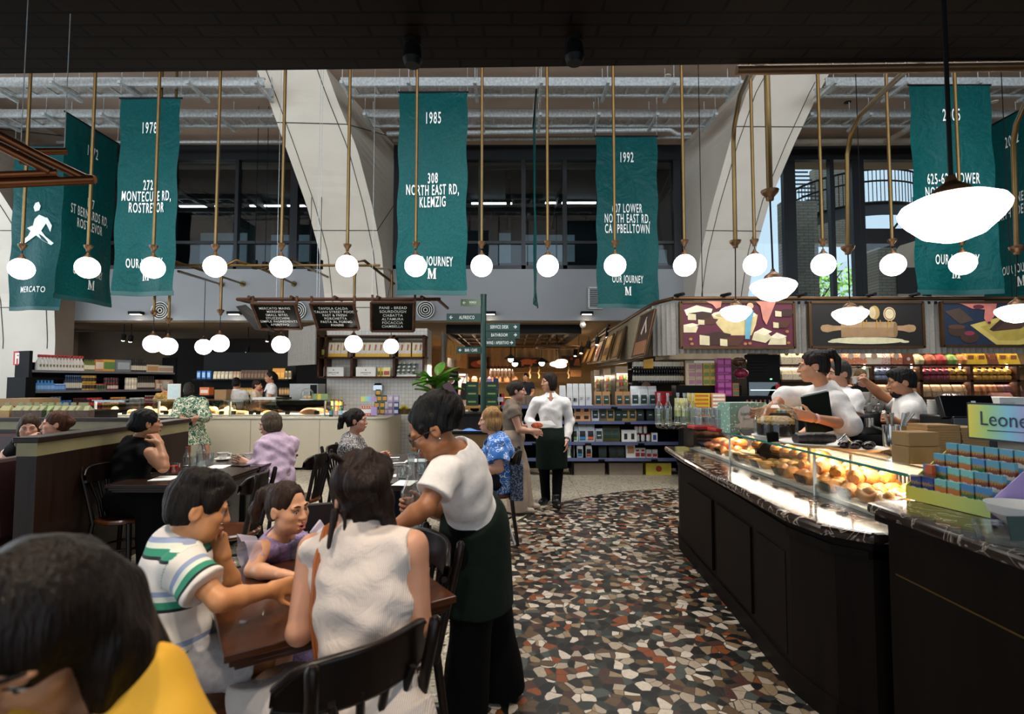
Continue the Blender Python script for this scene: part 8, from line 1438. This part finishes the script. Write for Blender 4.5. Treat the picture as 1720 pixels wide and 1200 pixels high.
person('woman in a pale sleeveless shirt with messy dark hair seen from behind',W(607,838,1.60),(22,-18,0),W(606,902,1.55),(-.375,1.43,.56),(W(527,922,1.60),W(692,918,1.50)),j=dict(el=W(503,1062,1.52),wl=W(545,1035,1.78),er=W(703,1050,1.48),wr=W(655,1020,1.8),kl=(-.78,1.72,.52),kr=(-.58,1.8,.52),al=(-.8,1.76,.09),ar=(-.6,1.84,.09)),hs=.95,bs=.95,res=.005,sk='c28c70',fargs=dict(),hair=hairf(hairm('2a1710',.5),[('e',0,-.07,.06,.09,.08,.085),('e',0,-.12,.03,.06,.055,.06),('e',.05,-.05,.08,.05,.06,.05),('e',-.06,-.04,.05,.04,.06,.06),('e',.04,-.09,-.02,.05,.04,.05)]+[('c',x,-.07,-.04,x+dx,-.075,-.04-l,.012,.004,.012)for x,dx,l in((.05,.012,.13),(-.03,-.005,.17),(.0,.01,.1),(-.085,-.02,.1),(.07,.03,.08),(-.055,.0,.12))]+[('c',-.07,-.05,.04,-.125,-.03,.0,.008,.003,.01),('c',.07,-.08,.08,.13,-.1,.06,.008,.003,.01),('c',-.05,-.1,.1,-.1,-.13,.12,.008,.003,.01)],amp=.007,fr=90,nape=None,face=(0,.12,-.03,.07,.09,.1),res=.005,cut=[(0,-.02,-.14,.06,.07,.05)]),clothes=[top(LINEN,0,.06,.016,.05,name='sleeveless_shirt',amp=.0045,res=.005,collar=mat('striped_collar_linen','a8a4ac',.85),lower=.05,fr=40),skirt(LINEN,.3,.03,.05,.08,amp=.008),pants(LINEN,.8,.02,.05,'skirt_panel',loose=.05,amp=.008),extra_part('bag_strap',TANL,strap),extra_part('shoulder_bag',TANL,lambda mb,J:mb.box(V(J['pv'])+V((-.13,-.06,.03)),(.07,.16,.2))),shoes(TANL,'sandal')])
def apron_strings(mb,J):mb.tube([V(J['pv']+J['Q']@np.array(p))for p in((0,-.13,.08),(.02,-.15,0),(.03,-.16,-.18))],.006,6)
person('waitress in a white tee and dark apron bending over with a bottle, glasses on',W(726,722,2.1),(98,-30,0),W(768,762,2.2),W(797,880,2.42),(W(745,793,2.06),W(783,778,2.42)),j=dict(el=W(716,852,1.98),wl=W(664,886,1.98),er=W(742,862,2.44),wr=W(712,848,2.30),hl=W(785,905,2.33),hr=W(812,905,2.5),kl=W(792,1035,2.33),kr=W(828,1040,2.5),al=(W(778,1180,2.36).x,2.36,.09),ar=(W(845,1130,2.58).x,2.56,.09)),hs=.94,bs=.96,res=.005,sk='9a6440',hands=dict(r=dict(d=(-.95,-.45,.05),n=(.1,-1,0),curl=.85,side=1),l=dict(d=(-1,.15,-.3),n=(0,0,-1),curl=.5)),fargs=dict(glasses=True,lip='8a4440'),hair=hairf(hairm('0f0b0a'),[('e',0,-.1,.05,.08,.075,.08),('e',0,-.06,.1,.07,.08,.05),('c',.07,.03,.03,.072,.03,-.05,.012,.004,.01),('c',-.07,.03,.03,-.072,.03,-.05,.012,.004,.01)],face=(0,.125,-.005,.075,.09,.115),nape=-.03,res=.005,cut=[(.085,.0,-.03,.03,.035,.04),(-.085,.0,-.03,.03,.035,.04)]),clothes=[top(WH,.62,.0,.013,.062,amp=.0028,res=.006,name='tee_shirt',flare=.016,drop=.02),pants(BLKT,1.0,.02,.05,loose=.02),skirt(GRA,.36,.03,.02,.1,'apron',amp=.004),extra_part('hair_clip',mat('maroon_hair_clip','3c1220',.25),lambda mb,J:mb.box(V(J['hd']+J['R']@np.array((0,-.14,.08))),(.05,.035,.11),0,Matrix(J['R'].tolist()))),extra_part('earring',mat('chrome',''),lambda mb,J:mb.ball(V(J['hd']+J['R']@np.array((-.078,-.012,-.04))),.005,6)),extra_part('apron_string',WH,apron_strings),shoes(SHOE)])
bp_=W(690,885,2.26);bottle(bp_.x,bp_.y,'clear water bottle held by the bending waitress',.30,.044,z=bp_.z)
BLUEP=pattern('blue_white_print','2a68b4','d8dde4',13,.52,.58,2.2)
person('woman with wavy blond hair in a blue and white print top, seated sideways',W(822,707,5.05),(88,-2,0),W(834,738,5.05),(W(848,800,5.05).x,5.05,.58),(W(836,752,4.87),W(828,748,5.23)),j=dict(el=W(838,787,4.80),wl=W(806,792,4.84),er=W(815,785,5.22),wr=W(800,790,5.08)),girth=1.15,sk='c9957c',res=.007,hair=hairf(hairm('c09058'),[('e',.05,-.03,-.03,.045,.07,.08),('e',-.05,-.03,-.03,.045,.07,.08),('e',0,-.07,-.04,.07,.05,.085),('e',0,-.03,.07,.085,.1,.07)],nape=-.13,amp=.006,fr=70,res=.007,st=(1,1,.6)),clothes=[top(BLUEP,.7,-.1,.025,.07,amp=.006,flare=.03,name='print_top',lower=.12,vneck=.08,res=.008),pants(cloth('1a1c2a')),shoes(SHOE)])
person('standing woman in a taupe tee and beige trousers holding a menu',W(869,657,6.1),(-92,-2,0),W(860,678,6.1),W(861,737,6.1),(W(858,690,6.27),W(862,691,5.93)),j=dict(er=W(872,722,5.92),wr=W(893,725,5.93),el=W(878,720,6.25),wl=W(896,716,6.15),kr=W(866,788,6.02),kl=W(872,788,6.2),ar=(W(869,845,6.05).x,6.0,.09),al=(W(880,845,6.2).x,6.22,.09)),res=.008,sk='b98870',hands=dict(r=dict(curl=.7),l=dict(curl=.7)),hair=hairf(hairm('2c1c14'),[('e',0,-.1,.03,.045,.04,.045)],res=.008,nape=-.05),clothes=[top(cloth('6a5e52'),.3,-.0,.01,.05,name='tee_shirt',res=.008),pants(cloth('9a8878'),1,.03,.05,loose=.04),shoes(cloth('b0a090'),'sandal')])
mn=thing('folded_menu','white menu with a pizza picture held by the woman in taupe','menu',W(905,718,6.0));ml=MB();a_=[W(884,709,5.97),W(888,723,5.97),W(934,715,6.05),W(926,707,6.05)];ml.add(a_+[p+V((0,.008,0))for p in a_],[(0,1,2,3),(7,6,5,4),(0,4,5,1),(1,5,6,2),(2,6,7,3),(3,7,4,0)]);P('sheet',ml,WHITE,mn,True);P('picture',MB().ball(W(902,715,5.965),(.07,.004,.035),12),mat('pizza_print','c0582c',.5,var=.6,scale=40),mn,True)
person('standing waitress in a white shirt and dark half apron looking left',W(922,642,6.5),(112,-3,0),W(925,664,6.5),W(926,737,6.5),(W(950,676,6.48),W(900,676,6.5)),j=dict(el=W(957,707,6.52),wl=W(951,740,6.42),er=W(889,704,6.56),wr=W(900,722,6.36),kl=W(937,788,6.5),kr=W(914,788,6.52),al=(W(934,832,6.4).x,6.38,.09),ar=(W(917,828,6.6).x,6.58,.09),fl=nrm((.1,-1,0)),fr=nrm((-.45,-.9,0))),res=.007,sk='b98468',hands=dict(l=dict(d=(0,-.15,-1),n=(-1,0,0),curl=.4)),hair=hairf(hairm('2a1a12'),[('e',.055,-.02,-.03,.035,.065,.09),('e',-.055,-.02,-.03,.035,.065,.09),('e',0,-.06,-.04,.065,.045,.085)],nape=-.125,res=.007),clothes=[top(WH,1.9,.02,.009,.05,name='white_shirt',vneck=.13,collar=WH,amp=.003,flare=.01,res=.007,lower=.04),pants(BLKT,1,.014,.0,amp=.001),skirt(GRA,.36,.03,.0,.14,'apron'),shoes(SHOE,'boot',.05),extra_part('wrist_watch',WH,lambda mb,J:mb.lathe([(.032,-.012),(.036,0),(.032,.012)],V(J['wl']),12))])
ZEB=pattern('zebra_print','1c1c22','b8b0ac',26,.46,.56,2.5)
person('woman with a dark ponytail in a zebra print top, hands clasped, facing right',W(599,707,5.3),(-82,0,0),W(592,738,5.3),(W(592,800,5.3).x,5.3,.58),(W(600,748,5.47),W(588,752,5.12)),j=dict(er=W(608,782,5.08),wr=W(632,768,5.2),el=W(622,778,5.45),wl=W(638,766,5.33)),girth=1.1,sk='b8836a',res=.007,hands=dict(r=dict(d=(.8,.5,.2),curl=.7),l=dict(d=(.7,-.6,.2),curl=.7)),hair=hairf(hairm('24160f'),ponytail((0,-.1,.05),(0,-.15,.02),(0,-.17,-.06),(.01,-.15,-.15),r0=.045,r1=.025),res=.007,nape=-.05,amp=.005),clothes=[top(ZEB,.6,-.06,.02,.08,name='print_top',vneck=.09,lower=.08),pants(cloth('20222c')),extra_part('necklace',mat('pearl','d8d0c4',.3),lambda mb,J:[mb.ball(V(J['nk']+J['Q']@np.array((.062*math.cos(a),.07*math.sin(a)+.01,.01-.02*math.sin(a)))),.007,6)for a in[PI*i/14 for i in range(15)]])])
person('woman with short grey hair in a pink linen shirt leaning on the long table',W(454,713,5.12),(98,-10,0),W(466,738,5.15),(W(472,800,5.12).x,5.0,.58),(W(443,750,5.0),W(489,747,5.32)),j=dict(el=W(440,788,4.88),wl=W(417,779,4.92),er=W(470,785,5.45),wr=W(435,775,5.4)),girth=1.15,sk='c09078',res=.007,hair=hairf(hairm('6a5844'),[('e',.05,-.01,-.02,.04,.07,.07),('e',-.05,-.01,-.02,.04,.07,.07),('e',0,-.06,-.02,.075,.05,.075)],nape=-.09,res=.007),clothes=[top(cloth('b8a0b4',var=.1),1.85,-.05,.022,.05,amp=.007,name='linen_shirt',collar=cloth('b8a0b4'),lower=.08),pants(cloth('a09a90')),shoes(SHOE),extra_part('bag_handle',CREAMW,lambda mb,J:mb.tube([V(J['pv'])+V((-.12+.24*i/8,-.3,.02+.08*math.sin(PI*i/8)))for i in range(9)],.008,6))])
person('woman in a black sleeveless dress with her chin on her hand, looking away',W(247,712,4.3),(-40,4,0),W(226,742,4.32),(W(214,850,4.15).x,4.15,.57),(W(208,755,4.44),W(252,763,4.14)),j=dict(er=W(274,785,4.14),wr=W(268,745,4.2),el=W(232,800,4.5),wl=W(268,804,4.36),kr=W(262,845,4.08),kl=W(262,838,4.36)),girth=1.12,sk='ab7654',res=.006,hands=dict(r=dict(d=(-.5,.1,.6),n=(-.7,.2,-.6),curl=1.1)),hair=hairf(hairm('0e0a09'),[('e',0,-.105,.0,.05,.045,.05),('e',0,-.06,.08,.06,.06,.05)],res=.006,nape=-.05),clothes=[top(BK,0,-.04,.014,.06,name='sleeveless_top',lower=.06),pants(BK,.95,.03,.06,loose=.04),shoes(SHOE),extra_part('earring',mat('gold_hoop','c8a860',.25,1),lambda mb,J:mb.tube([V(J['hd']+J['R']@np.array((.082,-.012+.012*math.cos(a),-.05+.012*math.sin(a))))for a in[2*PI*i/12 for i in range(13)]],.002,5))])
person('long haired woman in a black sleeveless top in the booth, hand at nose',W(49,718,5.05),(-142,-10,0),W(42,748,5.1),(W(42,800,5.2).x,5.25,.6),(W(72,763,5.08),W(12,762,5.08)),j=dict(el=W(70,790,4.9),wl=W(57,748,4.93),er=W(8,800,4.98),wr=W(28,800,4.75)),res=.007,sk='c09078',hands=dict(l=dict(d=(-.3,.1,.9),n=(-.2,1,.2),curl=.9)),hair=hairf(hairm('4a3420'),[('e',.06,-.01,-.05,.035,.06,.11),('e',-.06,-.01,-.05,.035,.06,.11),('e',.07,0,-.16,.03,.045,.09),('e',-.07,0,-.16,.03,.045,.09),('e',0,-.06,-.1,.07,.04,.14)],nape=None,res=.007),clothes=[top(BK,0,-.05,.012,.07),pants(BK)])
person('red haired person in profile facing left over the booth partition',W(93,713,4.75),(128,2,0),W(106,742,4.8),(W(112,800,4.8).x,4.85,.6),(W(104,757,4.63),W(112,754,4.97)),res=.007,sk='c98f76',fem=False,fargs=dict(brow='6a4028'),hair=hairf(hairm('5a321c'),[('e',0,-.1,.02,.06,.05,.05)],res=.007,nape=-.06),clothes=[top(BK,.6,-.05),pants(BK)])
GDR=pattern('green_cream_print','1e5a40','cfc8b0',9,.47,.58,3.0)
person('woman in a green patterned dress standing at the deli case, hands behind her',W(317,656,8.55),(30,-25,0),W(320,672,8.5),W(323,716,8.5),(W(302,676,8.52),W(340,676,8.52)),j=dict(el=W(297,702,8.4),wl=W(314,705,8.3),er=W(344,700,8.4),wr=W(330,702,8.3),kl=W(314,758,8.5),kr=W(346,752,8.52),al=(W(311,780,8.5).x,8.5,.09),ar=(W(349,780,8.55).x,8.52,.09)),res=.009,sk='b98468',hands=dict(l=dict(d=(1,0,-.5)),r=dict(d=(-1,0,-.5))),hair=hairf(hairm('20130d'),[('e',0,-.06,-.06,.075,.05,.1)],nape=-.14,res=.009),clothes=[top(GDR,1.45,.0,.03,.05,flare=.05,name='dress_bodice',res=.009),skirt(GDR,.30,.03,.07,.12,'dress_skirt',res=.009,amp=.012,fr=26),shoes(SHOE),extra_part('phone',BLACK,lambda mb,J:mb.box(V(J['wl'])+V((.05,-.03,-.06)),(.1,.02,.06)))])
person('ponytailed woman in a white shirt with a black folder behind the pastry case',W(1366,616,3.85),(66,-2,0),W(1388,652,3.9),(W(1392,755,3.9).x,3.92,.99),(W(1403,674,3.72),W(1372,664,4.06)),j=dict(el=W(1424,714,3.62),wl=W(1364,702,3.56),er=W(1318,668,4.05),wr=W(1288,690,3.95)),res=.006,sk='bb8462',hands=dict(l=dict(d=(-1,.1,.25),n=(0,1,.1),curl=.6),r=dict(d=(-1,-.2,-.2),curl=.5)),hair=hairf(hairm('20140f'),ponytail((0,-.09,.09),(0,-.13,.1),(0,-.165,.05),(0,-.165,-.04),(0,-.15,-.1),r0=.036,r1=.018),res=.006,face=(0,.12,-.012,.066,.085,.1),nape=-.045,cut=[(.085,.0,-.02,.03,.03,.04),(-.085,0,-.02,.03,.03,.04)]),clothes=[top(WH,1.2,.0,.024,.055,name='white_shirt',collar=WH,flare=.03,amp=.0035,lower=.05),pants(BLKT),shoes(SHOE),extra_part('wrist_band',pm('d8a8b0'),lambda mb,J:mb.lathe([(.031,-.01),(.034,0),(.031,.01)],V(J['wl'])+V((.03,0,-.005)),12,q=Euler((0,PI/2,0)).to_matrix())),extra_part('earring',mat('pearl','',.3),lambda mb,J:mb.ball(V(J['hd']+J['R']@np.array((-.08,-.012,-.04))),.006,6))])
fo=one('black_folder',MB().box((0,0,.14),(.2,.02,.28)).box((.01,.015,.15),(.19,.01,.28),1),[GRA,WHITE],'black folder held under the arm of the woman in the white shirt','folder',W(1378,728,3.66),.1,rot=(.1,-.2,.1))
person('bearded barista in a white tee reaching out with a cup',W(1514,643,4.28),(68,-8,0),W(1526,670,4.3),(W(1530,760,4.25).x,4.24,.98),(W(1530,688,4.1),W(1518,682,4.44)),j=dict(er=W(1480,664,4.5),wr=W(1450,638,4.52),el=W(1532,722,4.06),wl=W(1500,706,4.1)),res=.006,fem=False,sk='a97350',hands=dict(r=dict(d=(-.9,.1,.15),n=(0,-.2,-1),curl=.8),l=dict(d=(-1,0,.2),curl=1.2)),hair=hairf(hairm('120d0a'),[('e',0,.05,.085,.055,.05,.04)],nape=-.045,res=.006,cut=[(.088,.0,-.03,.03,.035,.04),(-.088,0,-.03,.03,.035,.04)]),clothes=[top(WH,.6,-.02,.014,.06,name='tee_shirt',lower=.06,amp=.003),pants(BLKT),shoes(SHOE),lambda t,J,b,g:(lambda S:(S.ell(J['hd']+J['R']@np.array((0,.045,-.083)),(.052,.047,.041),J['R'],.02),S.ell(J['hd']+J['R']@np.array((0,.02,-.05)),(.064,.05,.05),J['R'],.02),S.ell(J['hd']+J['R']@np.array((0,.1,-.035)),(.045,.05,.05),J['R'],.01,'s'),smesh('beard',S.build(.006,.002,150),hairm('2e2018'),t)))(Sdf())])
cup2=thing('coffee_cup','white cup held out by the bearded barista','cup',W(1433,645,4.52));P('cup',cupm,CUPW,cup2)
def stand(lbl,px,py,d,yaw,hair_c,top_m,leg_m,sk='b98468',apron=None,pose=None,fem=True,hx=(),sleeve=.55,res=.011,nape=-.05,pitch=-4):
 h=W(px,py,d);k=h.z/1.56;f=np.array((-math.sin(math.radians(yaw)),math.cos(math.radians(yaw)),0));r=np.array((f[1],-f[0],0));H=np.array(h);nk=H-np.array((0,0,.15*k))-f*.02;pv=np.array((H[0],H[1],.93*k));j=dict(pose or{})
 for q,s in(('l',-1),('r',1)):j.setdefault('k'+q,pv+r*s*.09+np.array((0,0,-.44*k)));j.setdefault('a'+q,np.array((pv[0],pv[1],.08))+r*s*.1)
 cl=[top(top_m,sleeve,.0,.014,.06,res=res),pants(leg_m,res=res),shoes(SHOE)]+([skirt(apron,.35,.03,.0,.1,'apron',res=res),extra_part('apron_bib',apron,lambda mb,J:[mb.grid(lambda u,v:V(J['pv']+J['Q']@np.array(((u-.5)*.24,.125+.012*math.sin(PI*u),.06+.3*v))),6,4)]+[mb.tube([V(J['pv']+J['Q']@np.array((s*.1,.12,.34))),V(J['nk']+J['Q']@np.array((s*.06,.03,.03))),V(J['nk']+J['Q']@np.array((s*.06,-.06,-.01))),V(J['pv']+J['Q']@np.array((-s*.05,-.12,.1)))],.012,6)for s in(-1,1)])]if apron else[])
 return person(lbl,h,(yaw,pitch,0),nk,pv,(nk-r*.165*k-np.array((0,0,.05)),nk+r*.165*k-np.array((0,0,.05))),j=j,bs=k,res=res,sk=sk,fem=fem,hair=hairf(hairm(hair_c),hx,res=res,nape=nape),clothes=cl)
stand('deli server in a white tee and dark green apron behind the deli case',454,634,10.4,125,'140e0b',WH,BLKT,'b07a58',GRA,hx=[('e',0,-.11,-.02,.04,.05,.09)],pitch=0)
stand('deli worker in a white tee with dark apron straps seen from behind',397,645,10.4,15,'17100c',WH,BLKT,'b07a58',GRA,hx=[('e',0,-.09,.09,.045,.045,.04)])
stand('dark haired woman in pale clothing behind the two deli workers',432,648,11.2,-80,'2a1810',cloth('b8a898'),BLKT,nape=-.12)
stand('grey haired customer beside the white menu stand behind the deli case',279,650,10.6,60,'a8a090',pattern('floral_shirt','8a5a3a','c8b04a',30,.5,.6),cloth('3a3a40'),nape=-.07)
stand('staff member in a white tee half hidden behind the woman with the folder',1408,628,4.55,95,'4a4640',WH,BLKT,'b88468',fem=False,res=.009)
stand('blonde woman in black behind the white coffee cup',1446,634,7.4,170,'7a6040',BK,BK,hx=[('e',.06,-.02,-.08,.03,.05,.12),('e',-.06,-.02,-.08,.03,.05,.12),('e',0,-.06,-.1,.06,.04,.12)],nape=None,sleeve=1.8)
sp_=stand('shopper in a black top and beige trousers with a dark bag in the far aisle',796,655,12.6,-30,'1a120e',BK,cloth('b8a484'),sleeve=1.6)
one('shopping_bag',MB().box((0,0,.2),(.3,.14,.4),0,None,.7).tube([(-.1,0,.4),(0,0,.62),(.1,0,.4)],.012,6),mat('dark_bag_fabric','3a342e',.7),'dark bag hanging from the shoulder of the far shopper','bag',W(783,672,12.5))
stand('dark haired person in blue black far back before the meat counter',883,634,15.5,170,'120d0b',cloth('1c2430'),BLKT,res=.014)
stand('bald person in black leaning by the chilled cabinets',1086,652,10.5,-60,'8a6a54',BK,BLKT,'b9826a',fem=False,res=.012)
stand('person in black with dark hair left of the bald person',1066,650,10.9,20,'15100d',BK,BLKT,res=.014)
one('tote_bag',MB().box((0,0,.17),(.12,.3,.34)),pattern('navy_white_tote','16203a','8a98b0',40,.52,.58),'navy patterned tote bag hanging behind the woman in the blue print top','bag',(W(868,800,5.0).x,4.98,W(868,836,5.0).z),bev=.015)
YT=mat('cloth_yellow','d9a52c',.75,var=.1,scale=8)
person('girl with long dark hair in a yellow top, nearest the camera',W(52,1070,.72),(-168,-24,-4),W(118,1200,.76),(-.62,.70,.56),(W(245,1150,.82),W(-10,1255,.68)),j=dict(el=W(330,1330,.78),wl=W(150,1340,.95),er=W(-140,1340,.7),wr=W(40,1340,.9)),hs=.92,bs=.84,res=.004,sk='ba8460',legs=True,hair=hairf(hairm('1e120b',.45),[('e',0,-.02,.03,.095,.11,.105),('e',-.08,-.035,-.07,.03,.06,.13),('e',.08,-.04,-.07,.035,.06,.13),('e',.1,-.03,-.17,.05,.06,.1),('e',-.1,.0,-.12,.022,.05,.1),('c',-.09,-.02,-.05,-.13,.01,-.36,.045,.04),('c',-.045,-.06,.0,-.15,-.07,-.36,.065,.05,.05),('e',0,-.08,-.08,.09,.05,.14),('e',.03,-.09,-.2,.1,.04,.1)],face=(0,.125,-.06,.062,.075,.1),nape=None,res=.005,amp=.003,fr=110),clothes=[top(YT,.7,-.02,.014,.06,res=.005,name='yellow_top',lower=.06),pants(cloth('2a2a30'),res=.008)])
